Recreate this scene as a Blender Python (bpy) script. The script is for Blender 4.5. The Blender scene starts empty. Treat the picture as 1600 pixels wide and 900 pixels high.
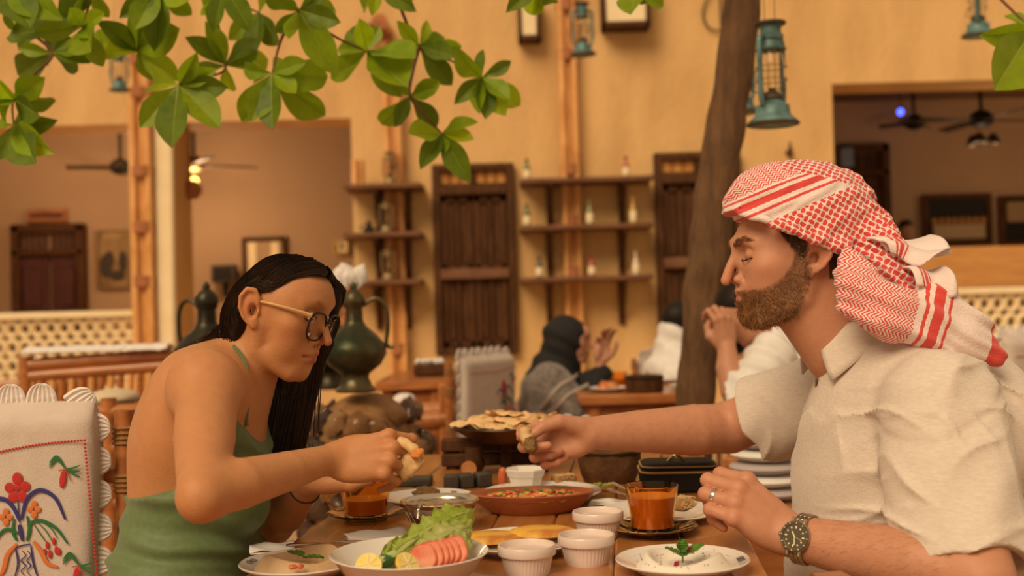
import bpy, bmesh, math, random
import numpy as np
from mathutils import Vector, Matrix, Euler, noise
PI = math.pi
rnd = random.Random(7)
sc = bpy.context.scene
col = sc.collection

# ---------------------------------------------------------------- camera
F = 1800.0
CAM = Vector((0, 0, 1.13))
RC = Matrix.Rotation(math.radians(90.95), 3, 'X') @ Matrix.Rotation(math.radians(-1.5), 3, 'Z')
cd = bpy.data.cameras.new('camera'); cam = bpy.data.objects.new('camera', cd); col.objects.link(cam)
cam.matrix_world = Matrix.Translation(CAM) @ RC.to_4x4()
cd.sensor_width = 36; cd.lens = 36 * F / 1600; cd.clip_start = .05; cd.clip_end = 200
cd.dof.use_dof = True; cd.dof.focus_distance = 1.74; cd.dof.aperture_fstop = 3.6
sc.camera = cam
# ---------------------------------------------------------------- light
w = bpy.data.worlds.new('world'); sc.world = w; w.use_nodes = True
bgn = w.node_tree.nodes['Background']
bgn.inputs[0].default_value = (1.0, .73, .46, 1); bgn.inputs[1].default_value = .46
sd = bpy.data.lights.new('sun', 'SUN'); so = bpy.data.objects.new('sun', sd); col.objects.link(so)
sd.energy = 2.75; sd.color = (1, .77, .5); sd.angle = math.radians(34)
so.rotation_euler = Euler((math.radians(40), math.radians(-30), 0))
sc.view_settings.view_transform = 'Standard'; sc.view_settings.look = 'None'
sc.view_settings.gamma = 1; sc.view_settings.use_curve_mapping = False
sc.view_settings.exposure = 0.0

# ---------------------------------------------------------------- helpers
def ray(px, py):
    return RC @ Vector(((px - 800) / F, (450 - py) / F, -1))
def W(px, py, d):
    r = ray(px, py); return CAM + r * (d / r.y)
def T(px, py, z=.75):
    r = ray(px, py); return CAM + r * ((z - CAM.z) / r.z)
def V(*a): return Vector(a)

def lin(c):
    return tuple(((x / 255) / 12.92 if x / 255 <= .04045 else ((x / 255 + .055) / 1.055) ** 2.4) for x in c)
MATS = {}
def mat(name, c, rough=.6, metal=0, c2=None, nscale=20, stretch=(1, 1, 1), bump=0, bscale=None, trans=0, ior=1.45,
        attr=None, emit=0, sss=0, spec=.5, contrast=(.35, .65), coords='Object', alpha=None, tl=0, coat=0, sheen=0):
    """Procedural principled material. c, c2: linear albedo. c2 mixes in by noise."""
    if name in MATS: return MATS[name]
    m = bpy.data.materials.new(name); m.use_nodes = True; MATS[name] = m
    nt = m.node_tree; N = nt.nodes; L = nt.links; b = N['Principled BSDF']
    b.inputs['Roughness'].default_value = rough; b.inputs['Metallic'].default_value = metal
    b.inputs['Specular IOR Level'].default_value = spec
    b.inputs['Base Color'].default_value = (*c, 1); b.inputs['IOR'].default_value = ior
    b.inputs['Transmission Weight'].default_value = trans
    if coat: b.inputs['Coat Weight'].default_value = coat
    if sheen: b.inputs['Sheen Weight'].default_value = sheen
    if sss:
        b.inputs['Subsurface Weight'].default_value = sss; b.inputs['Subsurface Radius'].default_value = (1, .35, .2)
        b.inputs['Subsurface Scale'].default_value = .006
    if emit:
        b.inputs['Emission Color'].default_value = (*c, 1); b.inputs['Emission Strength'].default_value = emit
    tc = N.new('ShaderNodeTexCoord'); mp = N.new('ShaderNodeMapping'); mp.inputs['Scale'].default_value = stretch
    L.new(tc.outputs[coords], mp.inputs[0])
    src = None
    if attr:
        a = N.new('ShaderNodeAttribute'); a.attribute_name = attr; src = a.outputs['Color']
        L.new(src, b.inputs['Base Color'])
    if c2 is not None:
        n = N.new('ShaderNodeTexNoise'); n.inputs['Scale'].default_value = nscale; n.inputs['Detail'].default_value = 5
        L.new(mp.outputs[0], n.inputs['Vector'])
        r = N.new('ShaderNodeValToRGB'); r.color_ramp.elements[0].position = contrast[0]; r.color_ramp.elements[1].position = contrast[1]
        L.new(n.outputs['Fac'], r.inputs[0])
        mx = N.new('ShaderNodeMix'); mx.data_type = 'RGBA'
        L.new(r.outputs[0], mx.inputs['Factor']); mx.inputs['A'].default_value = (*c, 1); mx.inputs['B'].default_value = (*c2, 1)
        if src is not None:
            mx.blend_type = 'MULTIPLY'; L.new(src, mx.inputs['A'])
        L.new(mx.outputs['Result'], b.inputs['Base Color'])
    if bump:
        n2 = N.new('ShaderNodeTexNoise'); n2.inputs['Scale'].default_value = bscale or nscale; n2.inputs['Detail'].default_value = 6
        L.new(mp.outputs[0], n2.inputs['Vector'])
        bp = N.new('ShaderNodeBump'); bp.inputs['Strength'].default_value = bump; bp.inputs['Distance'].default_value = .01
        L.new(n2.outputs['Fac'], bp.inputs['Height']); L.new(bp.outputs[0], b.inputs['Normal'])
    if tl:
        out = N['Material Output']; t = N.new('ShaderNodeBsdfTranslucent'); ms = N.new('ShaderNodeMixShader'); ms.inputs[0].default_value = tl
        t.inputs[0].default_value = (*(c2 or c), 1)
        L.new(b.outputs[0], ms.inputs[1]); L.new(t.outputs[0], ms.inputs[2]); L.new(ms.outputs[0], out.inputs[0])
    return m

class MB:
    def __init__(s): s.v = []; s.f = []; s.mi = []; s.cur = 0
    def add(s, vs, fs):
        o = len(s.v); s.v += [tuple(p) for p in vs]; s.f += [tuple(i + o for i in f) for f in fs]; s.mi += [s.cur] * len(fs); return s
    def box(s, c, d, R=None, bev=0.0):
        """c centre, d full size. bevelled (chamfered) when bev > 0"""
        hx, hy, hz = d[0] / 2, d[1] / 2, d[2] / 2
        if bev <= 0:
            vs = [V(x * hx, y * hy, z * hz) for x in (-1, 1) for y in (-1, 1) for z in (-1, 1)]
            fs = [(0, 1, 3, 2), (4, 6, 7, 5), (0, 4, 5, 1), (2, 3, 7, 6), (0, 2, 6, 4), (1, 5, 7, 3)]
        else:
            b = min(bev, hx * .9, hy * .9, hz * .9); vs = []; idx = {}
            for x in (-1, 1):
                for y in (-1, 1):
                    for z in (-1, 1):
                        for a in range(3):
                            p = [x * (hx - b), y * (hy - b), z * (hz - b)]; p[a] = (x, y, z)[a] * (hx, hy, hz)[a]
                            idx[(x, y, z, a)] = len(vs); vs.append(V(*p))
            fs = []
            for a in range(3):
                o1, o2 = [(1, 2), (2, 0), (0, 1)][a]
                for sg in (-1, 1):
                    q = []
                    for (i, j) in ((-1, -1), (1, -1), (1, 1), (-1, 1)):
                        k = [0, 0, 0]; k[a] = sg; k[o1] = i; k[o2] = j; q.append(idx[(*k, a)])
                    fs.append(tuple(q if sg > 0 else q[::-1]))
                for i in (-1, 1):
                    for j in (-1, 1):
                        k0 = [0, 0, 0]; k0[a] = -1; k0[o1] = i; k0[o2] = j; k1 = k0[:]; k1[a] = 1
                        fs.append((idx[(*k0, o1)], idx[(*k1, o1)], idx[(*k1, o2)], idx[(*k0, o2)]))
            for x in (-1, 1):
                for y in (-1, 1):
                    for z in (-1, 1): fs.append((idx[(x, y, z, 0)], idx[(x, y, z, 1)], idx[(x, y, z, 2)]))
        if R is not None: vs = [R @ p for p in vs]
        c = Vector(c); return s.add([p + c for p in vs], fs)
    def tube(s, pts, r, n=8, cap=True, flat=None):
        pts = [Vector(p) for p in pts]; m = len(pts)
        rs = r if isinstance(r, (list, tuple)) else [r] * m
        t0 = (pts[1] - pts[0]).normalized(); up = V(0, 0, 1) if abs(t0.z) < .9 else V(1, 0, 0)
        nn = t0.cross(up).normalized(); o = len(s.v); vs = []
        for i, p in enumerate(pts):
            t = (pts[min(i + 1, m - 1)] - pts[max(i - 1, 0)]).normalized()
            nn = (nn - t * nn.dot(t)); nn = nn.normalized() if nn.length > 1e-6 else t.orthogonal().normalized()
            bb = t.cross(nn)
            for k in range(n):
                a = 2 * PI * k / n; q = nn * math.cos(a) * rs[i] + bb * math.sin(a) * rs[i] * (flat or 1); vs.append(p + q)
        fs = [(i * n + k, i * n + (k + 1) % n, (i + 1) * n + (k + 1) % n, (i + 1) * n + k) for i in range(m - 1) for k in range(n)]
        if cap: fs += [tuple(range(n))[::-1], tuple((m - 1) * n + k for k in range(n))]
        return s.add(vs, fs)
    def lathe(s, prof, n=48, c=(0, 0, 0), sx=1, sy=1, R=None, closed=False, wob=None):
        vs = []
        for (r, z) in prof:
            for k in range(n):
                a = 2 * PI * k / n; rr = r * (wob(a, z) if wob else 1)
                p = V(rr * math.cos(a) * sx, rr * math.sin(a) * sy, z)
                if R is not None: p = R @ p
                vs.append(p + Vector(c))
        m = len(prof)
        fs = [(i * n + k, i * n + (k + 1) % n, (i + 1) * n + (k + 1) % n, (i + 1) * n + k) for i in range(m - 1) for k in range(n)]
        if closed: fs += [((m - 1) * n + k, (m - 1) * n + (k + 1) % n, (k + 1) % n, k) for k in range(n)]
        else:
            if prof[0][0] > 1e-6: fs.append(tuple(range(n))[::-1])
            if prof[-1][0] > 1e-6: fs.append(tuple((m - 1) * n + k for k in range(n)))
        return s.add(vs, fs)
    def ball(s, c, r, n=12, R=None, wob=0):
        rr = r if isinstance(r, (tuple, list)) else (r, r, r); vs = []; m = n // 2
        for i in range(m + 1):
            th = PI * i / m
            for k in range(n):
                a = 2 * PI * k / n
                q = V(math.sin(th) * math.cos(a), math.sin(th) * math.sin(a), math.cos(th))
                if wob: q = q * (1 + wob * noise.noise(q * 2.1 + Vector(c) * 31))
                q = V(q.x * rr[0], q.y * rr[1], q.z * rr[2])
                if R is not None: q = R @ q
                vs.append(q + Vector(c))
        fs = [(i * n + k, (i + 1) * n + k, (i + 1) * n + (k + 1) % n, i * n + (k + 1) % n) for i in range(m) for k in range(n)]
        return s.add(vs, fs)
    def grid(s, fn, nu, nv):
        vs = [fn(i / nu, j / nv) for i in range(nu + 1) for j in range(nv + 1)]
        fs = [(i * (nv + 1) + j, (i + 1) * (nv + 1) + j, (i + 1) * (nv + 1) + j + 1, i * (nv + 1) + j + 1) for i in range(nu) for j in range(nv)]
        return s.add(vs, fs)
    def poly(s, pts, th, axis=V(0, 1, 0)):
        """extruded outline"""
        n = len(pts); a = [Vector(p) for p in pts]; b = [p + axis * th for p in a]
        return s.add(a + b, [tuple(range(n)), tuple(range(2 * n - 1, n - 1, -1))] + [(i, i + n, (i + 1) % n + n, (i + 1) % n) for i in range(n)])
    def build(s, name, m, parent=None, smooth=True, world=False, solid=0, sub=0, angle=.7, **props):
        me = bpy.data.meshes.new(name)
        vs = s.v
        if world and parent is not None:
            inv = WM[parent.name].inverted(); vs = [tuple(inv @ Vector(p)) for p in vs]
        me.from_pydata(vs, [], s.f)
        ms = m if isinstance(m, (list, tuple)) else [m]
        for q in ms: me.materials.append(q)
        if len(ms) > 1: me.polygons.foreach_set('material_index', s.mi)
        bm = bmesh.new(); bm.from_mesh(me); bmesh.ops.remove_doubles(bm, verts=bm.verts, dist=1e-6)
        bmesh.ops.recalc_face_normals(bm, faces=bm.faces)
        if smooth:
            for f in bm.faces: f.smooth = True
            for e in bm.edges:
                if len(e.link_faces) == 2 and e.calc_face_angle(0) > angle: e.smooth = False
        bm.to_mesh(me); bm.free(); me.update()
        o = bpy.data.objects.new(name, me); col.objects.link(o)
        if parent is not None: o.parent = parent; WM[o.name] = WM[parent.name]
        else: WM[o.name] = Matrix()
        if solid:
            md = o.modifiers.new('solid', 'SOLIDIFY'); md.thickness = solid; md.offset = 0
        if sub:
            md = o.modifiers.new('sub', 'SUBSURF'); md.levels = sub; md.render_levels = sub
        for k, v_ in props.items(): o[k] = v_
        return o
WM = {}
def thing(name, label, cat, loc=(0, 0, 0), rz=0, group=None, M=None):
    o = bpy.data.objects.new(name, None); col.objects.link(o); o.empty_display_size = .05
    if M is None: M = Matrix.Translation(Vector(loc)) @ Matrix.Rotation(rz, 4, 'Z')
    o.matrix_world = M; WM[o.name] = M
    o['label'] = label; o['category'] = cat
    if group: o['group'] = group
    return o
def tag(o, label, cat, group=None):
    o['label'] = label; o['category'] = cat
    if group: o['group'] = group
    return o
def dup(root, loc, rz=0, label=None, group=None, s=1, M=None):
    r = root.copy(); col.objects.link(r)
    if M is None: M = Matrix.Translation(Vector(loc)) @ Matrix.Rotation(rz, 4, 'Z') @ Matrix.Scale(s, 4)
    r.matrix_world = M; WM[r.name] = M
    if label: r['label'] = label
    if group: r['group'] = group
    for ch in list(root.children):
        c = ch.copy(); col.objects.link(c); c.parent = r; WM[c.name] = M
        for g in list(ch.children):
            d = g.copy(); col.objects.link(d); d.parent = c; WM[d.name] = M
    return r
def struct(o): o['kind'] = 'structure'; return o
def put(src, parent, loc, R=None, s=1):
    """copy one part mesh under another parent"""
    c = src.copy(); col.objects.link(c); c.parent = parent
    c.matrix_local = Matrix.Translation(Vector(loc)) @ ((R or Matrix.Identity(3)).to_4x4()) @ (Matrix.Diagonal((*s, 1)) if isinstance(s, (tuple, list)) else Matrix.Scale(s, 4))
    WM[c.name] = WM[parent.name]; return c

def curve(pts, n=8):
    """Catmull-Rom through points"""
    pts = [Vector(p) for p in pts]; out = []
    P = [pts[0] * 2 - pts[1]] + pts + [pts[-1] * 2 - pts[-2]]
    for i in range(1, len(P) - 2):
        for k in range(n):
            t = k / n; a, b, c, d = P[i - 1], P[i], P[i + 1], P[i + 2]
            out.append(.5 * ((2 * b) + (c - a) * t + (2 * a - 5 * b + 4 * c - d) * t * t + (3 * b - a - 3 * c + d) * t ** 3))
    out.append(pts[-1]); return out

# ---------------------------------------------------------------- signed distance modelling
def npv(p): return np.array(tuple(p), dtype=np.float32)
def cap(P, a, b, r0, r1=None):
    a = npv(a); b = npv(b); r1 = r0 if r1 is None else r1
    ab = b - a; t = np.clip(((P - a) @ ab) / (ab @ ab), 0, 1)
    q = P - a - t[:, None] * ab
    return np.sqrt((q * q).sum(1)) - (r0 + (r1 - r0) * t)
def ell(P, c, r, R=None):
    q = P - npv(c)
    if R is not None: q = q @ np.array(R, dtype=np.float32)
    r = npv(r); a = q / r; b = a / r
    k0 = np.sqrt((a * a).sum(1)); k1 = np.sqrt((b * b).sum(1)) + 1e-9
    return k0 * (k0 - 1) / k1
def su(a, b, k):
    h = np.clip(.5 + .5 * (b - a) / k, 0, 1); return b * (1 - h) + a * h - k * h * (1 - h)
def ss(a, b, k):
    """smoothly subtract b from a"""
    h = np.clip(.5 - .5 * (a + b) / k, 0, 1); return a * (1 - h) - b * h + k * h * (1 - h)
def chain(P, pts, rs, k=0):
    d = None
    for i in range(len(pts) - 1):
        e = cap(P, pts[i], pts[i + 1], rs[i], rs[i + 1]); d = e if d is None else (np.minimum(d, e) if k == 0 else su(d, e, k))
    return d
def wave(P, d, lam, ph=0, warp=.0, wl=.1):
    """warped sine along direction d (for cloth folds)"""
    d = npv(Vector(d).normalized())
    q = P @ d
    if warp: q = q + warp * (np.sin(P[:, 0] * 6.28 / wl + ph) + np.sin(P[:, 1] * 6.28 / (wl * 1.3) + 2 * ph) + np.sin(P[:, 2] * 6.28 / (wl * .8) + 3 * ph))
    return np.sin(q * 6.2832 / lam + ph)
def surf(fn, lo, hi, h):
    lo = npv(lo); hi = npv(hi); B = 4
    nb = np.maximum(1, np.ceil((hi - lo) / (h * B)).astype(int)) + 1
    ax = [lo[i] + (np.arange(nb[i]) * B + (B - 1) / 2) * h for i in range(3)]
    G = np.stack(np.meshgrid(*ax, indexing='ij'), -1).reshape(-1, 3).astype(np.float32)
    dc = np.concatenate([fn(G[i:i + 400000]) for i in range(0, len(G), 400000)])
    act = np.abs(dc) < h * B * 1.75
    D = np.where(dc < 0, -1., 1.).astype(np.float32)[:, None, None, None] * np.ones((1, B, B, B), np.float32)
    off = np.stack(np.meshgrid(*[(np.arange(B) - (B - 1) / 2) * h] * 3, indexing='ij'), -1).reshape(1, -1, 3).astype(np.float32)
    ia = np.nonzero(act)[0]
    for s0 in range(0, len(ia), 6000):
        k = ia[s0:s0 + 6000]; Pt = (G[k][:, None, :] + off).reshape(-1, 3)
        D[k] = fn(Pt).reshape(-1, B, B, B)
    D = D.reshape(*nb, B, B, B).transpose(0, 3, 1, 4, 2, 5).reshape(nb[0] * B, nb[1] * B, nb[2] * B)
    S = D < 0
    c = S[:-1, :-1, :-1].astype(np.int8)
    tot = sum(S[i:S.shape[0] - 1 + i, j:S.shape[1] - 1 + j, k:S.shape[2] - 1 + k].astype(np.int8) for i in (0, 1) for j in (0, 1) for k in (0, 1))
    cells = np.argwhere((tot > 0) & (tot < 8))
    if len(cells) == 0: return np.zeros((0, 3)), np.zeros((0, 4), int)
    idx = -np.ones(tot.shape, np.int32); idx[tuple(cells.T)] = np.arange(len(cells))
    cor = {}
    for i in (0, 1):
        for j in (0, 1):
            for k in (0, 1): cor[(i, j, k)] = D[cells[:, 0] + i, cells[:, 1] + j, cells[:, 2] + k]
    acc = np.zeros((len(cells), 3)); cnt = np.zeros(len(cells))
    for a in cor:
        for x in range(3):
            if a[x] == 0:
                b = list(a); b[x] = 1; b = tuple(b); da, db = cor[a], cor[b]; cr = (da < 0) != (db < 0)
                t = np.where(cr, da / np.where(cr, da - db, 1), 0)
                p = np.tile(np.array(a, float), (len(cells), 1)); p[:, x] = t
                acc += p * cr[:, None]; cnt += cr
    vs = lo + (cells + acc / cnt[:, None]) * h
    faces = []
    for x in range(3):
        y, z = (x + 1) % 3, (x + 2) % 3
        sl0 = [slice(None)] * 3; sl1 = [slice(None)] * 3; sl0[x] = slice(0, -1); sl1[x] = slice(1, None)
        A = S[tuple(sl0)]; Bq = S[tuple(sl1)]
        e = np.argwhere(A != Bq); sg = A[tuple(e.T)]
        ok = (e[:, y] > 0) & (e[:, z] > 0) & (e[:, x] < tot.shape[x]) & (e[:, y] < tot.shape[y]) & (e[:, z] < tot.shape[z])
        e = e[ok]; sg = sg[ok]
        q = []
        for (dy, dz) in ((0, 0), (-1, 0), (-1, -1), (0, -1)):
            f = e.copy(); f[:, y] += dy; f[:, z] += dz; q.append(idx[tuple(f.T)])
        q = np.stack(q, 1); q[~sg] = q[~sg][:, ::-1]
        faces.append(q)
    return vs, np.concatenate(faces)
def sdf_obj(name, patches, m, parent, colorfn=None, attrs=None, smooth_iter=0):
    """patches: list of (fn, lo, hi, h) in world space"""
    VS, FS, o = [], [], 0
    for fn, lo, hi, h in patches:
        v, f = surf(fn, lo, hi, h); VS.append(v); FS.append(f + o); o += len(v)
    v = np.concatenate(VS); f = np.concatenate(FS); f = f[:, ::-1]
    f = f[(f >= 0).all(1)]
    inv = np.array(WM[parent.name].inverted()) if parent is not None else np.eye(4)
    vl = v @ inv[:3, :3].T + inv[:3, 3]
    me = bpy.data.meshes.new(name); me.vertices.add(len(v)); me.vertices.foreach_set('co', vl.astype(np.float32).ravel())
    me.loops.add(len(f) * 4); me.loops.foreach_set('vertex_index', f.astype(np.int32).ravel())
    me.polygons.add(len(f)); me.polygons.foreach_set('loop_start', np.arange(0, len(f) * 4, 4, dtype=np.int32))
    me.polygons.foreach_set('use_smooth', np.ones(len(f), bool))
    me.update(calc_edges=True); me.validate()
    for q in (m if isinstance(m, list) else [m]): me.materials.append(q)
    if colorfn is not None:
        c = colorfn(v); at = me.attributes.new('Col', 'FLOAT_COLOR', 'POINT')
        at.data.foreach_set('color', np.concatenate([c, np.ones((len(v), 1))], 1).astype(np.float32).ravel())
    for k, g in (attrs or {}).items():
        at = me.attributes.new(k, 'FLOAT_VECTOR', 'POINT'); at.data.foreach_set('vector', g(v).astype(np.float32).ravel())
    ob = bpy.data.objects.new(name, me); col.objects.link(ob)
    if parent is not None: ob.parent = parent; WM[ob.name] = WM[parent.name]
    if smooth_iter:
        md = ob.modifiers.new('s', 'SMOOTH'); md.iterations = smooth_iter; md.factor = .5
    return ob, v, f
# ================================================================ materials
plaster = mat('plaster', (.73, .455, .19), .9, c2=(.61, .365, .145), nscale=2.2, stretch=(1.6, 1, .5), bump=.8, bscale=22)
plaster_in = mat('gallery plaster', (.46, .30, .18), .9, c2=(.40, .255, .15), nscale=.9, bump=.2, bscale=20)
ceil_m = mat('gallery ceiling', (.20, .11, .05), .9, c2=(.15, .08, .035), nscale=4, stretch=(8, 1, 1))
cream = mat('cream paint', (.90, .74, .46), .8, c2=(.84, .67, .40), nscale=5)
darkwood = mat('dark stained wood', (.105, .042, .014), .7, c2=(.055, .021, .008), nscale=6, stretch=(8, 8, 1), bump=.2, spec=.2)
redwood = mat('red brown door wood', (.10, .022, .012), .5, c2=(.05, .012, .007), nscale=6, stretch=(8, 8, 1))
shelfwood = mat('shelf wood', (.20, .085, .035), .6, c2=(.13, .05, .02), nscale=6, stretch=(1, 6, 6))
slatm = mat('orange slat wood', (.66, .30, .07), .6, c2=(.5, .2, .04), nscale=9)
bamboo = mat('bamboo cane', (.80, .42, .15), .5, c2=(.62, .28, .08), nscale=5, stretch=(6, 6, 1))
bind = mat('cane binding', (.45, .17, .06), .7, c2=(.3, .1, .03), nscale=40)
orangewood = mat('orange varnished wood', (.47, .17, .045), .35, c2=(.30, .095, .025), nscale=7, stretch=(1, 5, 5), coat=.3)
boardm = mat('pale orange board', (.62, .30, .09), .5, c2=(.5, .22, .06), nscale=3, stretch=(1, 1, 8))
floor_m = mat('sandy floor', (.50, .33, .18), .85, c2=(.38, .25, .13), nscale=3, bump=.2, bscale=40)
white_c = mat('white cotton', (.80, .74, .70), .9, c2=(.70, .63, .58), nscale=60, bump=.25, bscale=120)
teal = mat('faded teal enamel', (.13, .25, .24), .5, c2=(.06, .11, .10), nscale=25, bump=.2, metal=.2)
rustm = mat('rusty rim', (.09, .06, .04), .6, metal=.4)
glass = mat('clear lamp glass', (.95, .95, .93), .05, trans=1, ior=1.2)
wickm = mat('brass burner', (.35, .24, .10), .4, metal=.8)
black = mat('black iron', (.014, .010, .007), .6, spec=.25)
bark = mat('tree bark', (.17, .085, .035), .9, c2=(.10, .05, .022), nscale=9, stretch=(4, 4, 1), bump=.8, bscale=22)
twigm = mat('twig bark', (.16, .06, .03), .8)
leafm = [mat('leaf green', (.22, .33, .008), .5, c2=(.30, .43, .010), nscale=8, tl=.5),
         mat('leaf dark green', (.11, .18, .008), .5, c2=(.16, .24, .008), nscale=8, tl=.4),
         mat('leaf yellow green', (.36, .50, .010), .5, c2=(.44, .60, .012), nscale=8, tl=.6)]
veinm = mat('leaf vein', (.30, .33, .06), .6)
bulbm = mat('lit bulb', (1, .62, .12), .4, emit=7)
ledm = mat('blue led', (.05, .08, 1), .4, emit=6)

# ================================================================ the setting
YW = 9.5; TH = .48
def WPt(px, py): return W(px, py, YW)
floor = MB(); floor.box((0, 7, -.05), (26, 20, .1)); struct(floor.build('floor', floor_m))
xA = WPt(203, 350).x; xB0 = WPt(275, 350).x; xB1 = WPt(552, 350).x; xC = WPt(1303, 250).x
zA = WPt(100, 196).z; zC = WPt(1450, 127).z
TOP = 4.6
wb = MB()
def slab(m, x0, x1, z0, z1, y0=YW, y1=YW + TH): m.box(((x0 + x1) / 2, (y0 + y1) / 2, (z0 + z1) / 2), (x1 - x0, y1 - y0, z1 - z0))
slab(wb, -7, xA, zA, TOP); slab(wb, xA, xB0, 0, TOP); slab(wb, xB0, xB1, zA, TOP)
slab(wb, xB1, xC, 0, TOP); slab(wb, xC, 7, zC, TOP)
slab(wb, -7, xA, 0, .45); slab(wb, xB0, xB1, 0, .45); slab(wb, xC, 7, 0, .45)
struct(wb.build('wall_back', plaster, smooth=False))
YG = 13.0
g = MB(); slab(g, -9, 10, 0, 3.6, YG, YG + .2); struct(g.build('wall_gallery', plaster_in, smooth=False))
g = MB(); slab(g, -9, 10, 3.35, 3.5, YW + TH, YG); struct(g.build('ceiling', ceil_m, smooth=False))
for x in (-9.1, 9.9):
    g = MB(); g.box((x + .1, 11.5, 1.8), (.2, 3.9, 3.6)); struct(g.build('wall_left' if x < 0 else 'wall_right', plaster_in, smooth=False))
# column face of pale paint left of the second opening
g = MB(); a = WPt(243, 350).x; g.box(((a + xB0) / 2, YW - .03, zA / 2), (xB0 - a - .01, .06, zA), bev=.02)
struct(g.build('trim_1', cream))

# balustrades of cream rings
ring = MB()
ring.lathe([(.054 + .021 * math.cos(a * PI / 4), .035 * math.sin(a * PI / 4)) for a in range(8)], 12, R=Matrix.Rotation(PI / 2, 3, 'X') @ Matrix.Diagonal((.86, 1.22, 1)), closed=True)
def balustrade(x0, x1, z0, z1, label):
    t = thing('balustrade', label, 'balustrade', ((x0 + x1) / 2, YW + .12, z0))
    for z in (z0 + .03, z1 - .03):
        b = MB(); b.box(((x0 + x1) / 2, YW + .12, z), (x1 - x0, .14, .06), bev=.012); b.build('rail', cream, t, world=True)
    n = int((x1 - x0) / .112); m = max(1, round((z1 - z0 - .12) / .145)); hz = (z1 - z0 - .12) / m
    b = MB()
    for i in range(n + 1):
        for j in range(m):
            x = x0 + .056 + i * (x1 - x0 - .112) / n; z = z0 + .06 + (j + .5) * hz
            if i == 0 and j == 0: base = ring.build('lattice_ring', cream, t); base.location = V(x, YW + .12, z) - t.location; base.scale = (1, 1, hz / .17)
            else:
                c = base.copy(); col.objects.link(c); c.location = V(x, YW + .12, z) - t.location; WM[c.name] = WM[t.name]
balustrade(-4.45, xA, .45, WPt(100, 487).z, 'cream lattice balustrade under the left opening by the bamboo pole')
balustrade(xC, 5.4, .45, WPt(1550, 449).z, 'cream lattice balustrade at the right behind the scarf wearer')
bd = MB(); bd.box((xC + 1.35, YW + TH + .08, WPt(1540, 415).z), (2.6, .1, .36), bev=.01)
tag(bd.build('board', boardm), 'long plain orange wooden board above the right balustrade', 'board')

# ---------------------------------------------------------------- gallery things
def panel_door(name, px0, py0, px1, d, wood, n):
    a = W(px0, py0, d); b = W(px1, py0, d); H = a.z; wd = b.x - a.x
    fr = MB()
    for x in (a.x + .04, b.x - .04): fr.box((x, d - .05, H / 2), (.09, .12, H), bev=.01)
    fr.box(((a.x + b.x) / 2, d - .05, H - .04), (wd, .12, .09), bev=.01); fr.box(((a.x + b.x) / 2, d - .05, H - .32), (wd, .12, .06), bev=.01)
    o = struct(fr.build(name, darkwood))
    for k in (0, 1):
        cx = a.x + wd * (.27 + .46 * k); lw = wd * .42; b_ = MB(); b_.box((cx, d - .02, (H - .35) / 2), (lw, .05, H - .36), bev=.006)
        for q in range(3):
            z = (q + .5) * (H - .4) / 3; b_.box((cx, d - .055, z), (lw * .6, .03, (H - .4) / 3 * .75), bev=.012)
        b_.build('door_leaf', wood, o)
        g_ = MB()
        for q in range(5): g_.box((cx - lw / 2 + (q + .5) * lw / 5, d - .04, H - .2), (.035, .03, .2))
        g_.build('grille', wood, o)
    kn = MB(); kn.ball(((a.x + b.x) / 2 + .04, d - .1, H * .42), .025); kn.build('door_knob', wickm, o)
    return o
panel_door('door_1', 22, 353, 135, YG - .01, redwood, 0)
panel_door('door_2', 1308, 228, 1385, YG - .01, darkwood, 0)
p = W(1323, 246, YG - .12); g = MB(); g.box(p, (.14, .05, .22), bev=.01); tag(g.build('notice', mat('pale blue sheet', (.20, .25, .36), .6)), 'small pale blue notice at top of dark doorway on the right', 'notice')
def framed(name, cat, label, px0, py0, px1, py1, d, fm, im, fw=.05, extra=None):
    a = W(px0, py0, d); b = W(px1, py1, d); cx, cz = (a.x + b.x) / 2, (a.z + b.z) / 2; wd, H = b.x - a.x, a.z - b.z
    t = thing(name, label, cat, (cx, d, cz))
    f = MB()
    for s in (-1, 1):
        f.box((s * (wd / 2 - fw / 2), 0, 0), (fw, .06, H), bev=.008); f.box((0, 0, s * (H / 2 - fw / 2)), (wd - 2 * fw, .06, fw), bev=.008)
    f.build('frame', fm, t); q = MB(); q.box((0, .012, 0), (wd - 2 * fw, .02, H - 2 * fw)); q.build('picture', im, t)
    if extra: extra(t, wd - 2 * fw, H - 2 * fw)
    return t
g = MB(); a = W(43, 328, YG - .04); b = W(105, 346, YG - .04)
g.box((a + b) / 2, (b.x - a.x, .06, a.z - b.z), bev=.012); sg = tag(g.build('sign_board', orangewood), 'narrow dark orange wooden board above the dark red door', 'sign')
g = MB(); g.box((a + b) / 2 + V(0, -.035, 0), (b.x - a.x - .08, .02, .05), bev=.005); g.build('raised_strip', redwood, sg)
def blots(t, wd, H):
    m = MB()
    for (x, z, r, s) in ((-.28, -.12, .07, 2.0), (-.17, .0, .06, 1.6), (.3, -.05, .05, 2.6), (.1, -.3, .09, .7)):
        m.ball((x * wd, -.004, z * H), (r, .006, r * s), 12)
    m.build('painted_figures', mat('dark paint', (.05, .035, .025), .7), t)
framed('painting', 'painting', 'unframed look painting of dark figures beside the dark red door', 152, 360, 205, 450, YG - .04, mat('ochre frame', (.34, .2, .09), .6), mat('ochre canvas', (.42, .27, .12), .8, c2=(.2, .12, .05), nscale=5), .02, blots)
def mirr(t, wd, H):
    for x in (-.34, .3):
        m = MB(); m.box((x * wd, -.006, 0), (wd * .22, .012, H * .96), bev=.004); m.build('curtain', cream, t)
framed('wall_window', 'window', 'dark framed little window with pale curtains in the middle opening', 378, 371, 449, 450, YG - .04, darkwood, plaster_in, .05, mirr)
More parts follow.
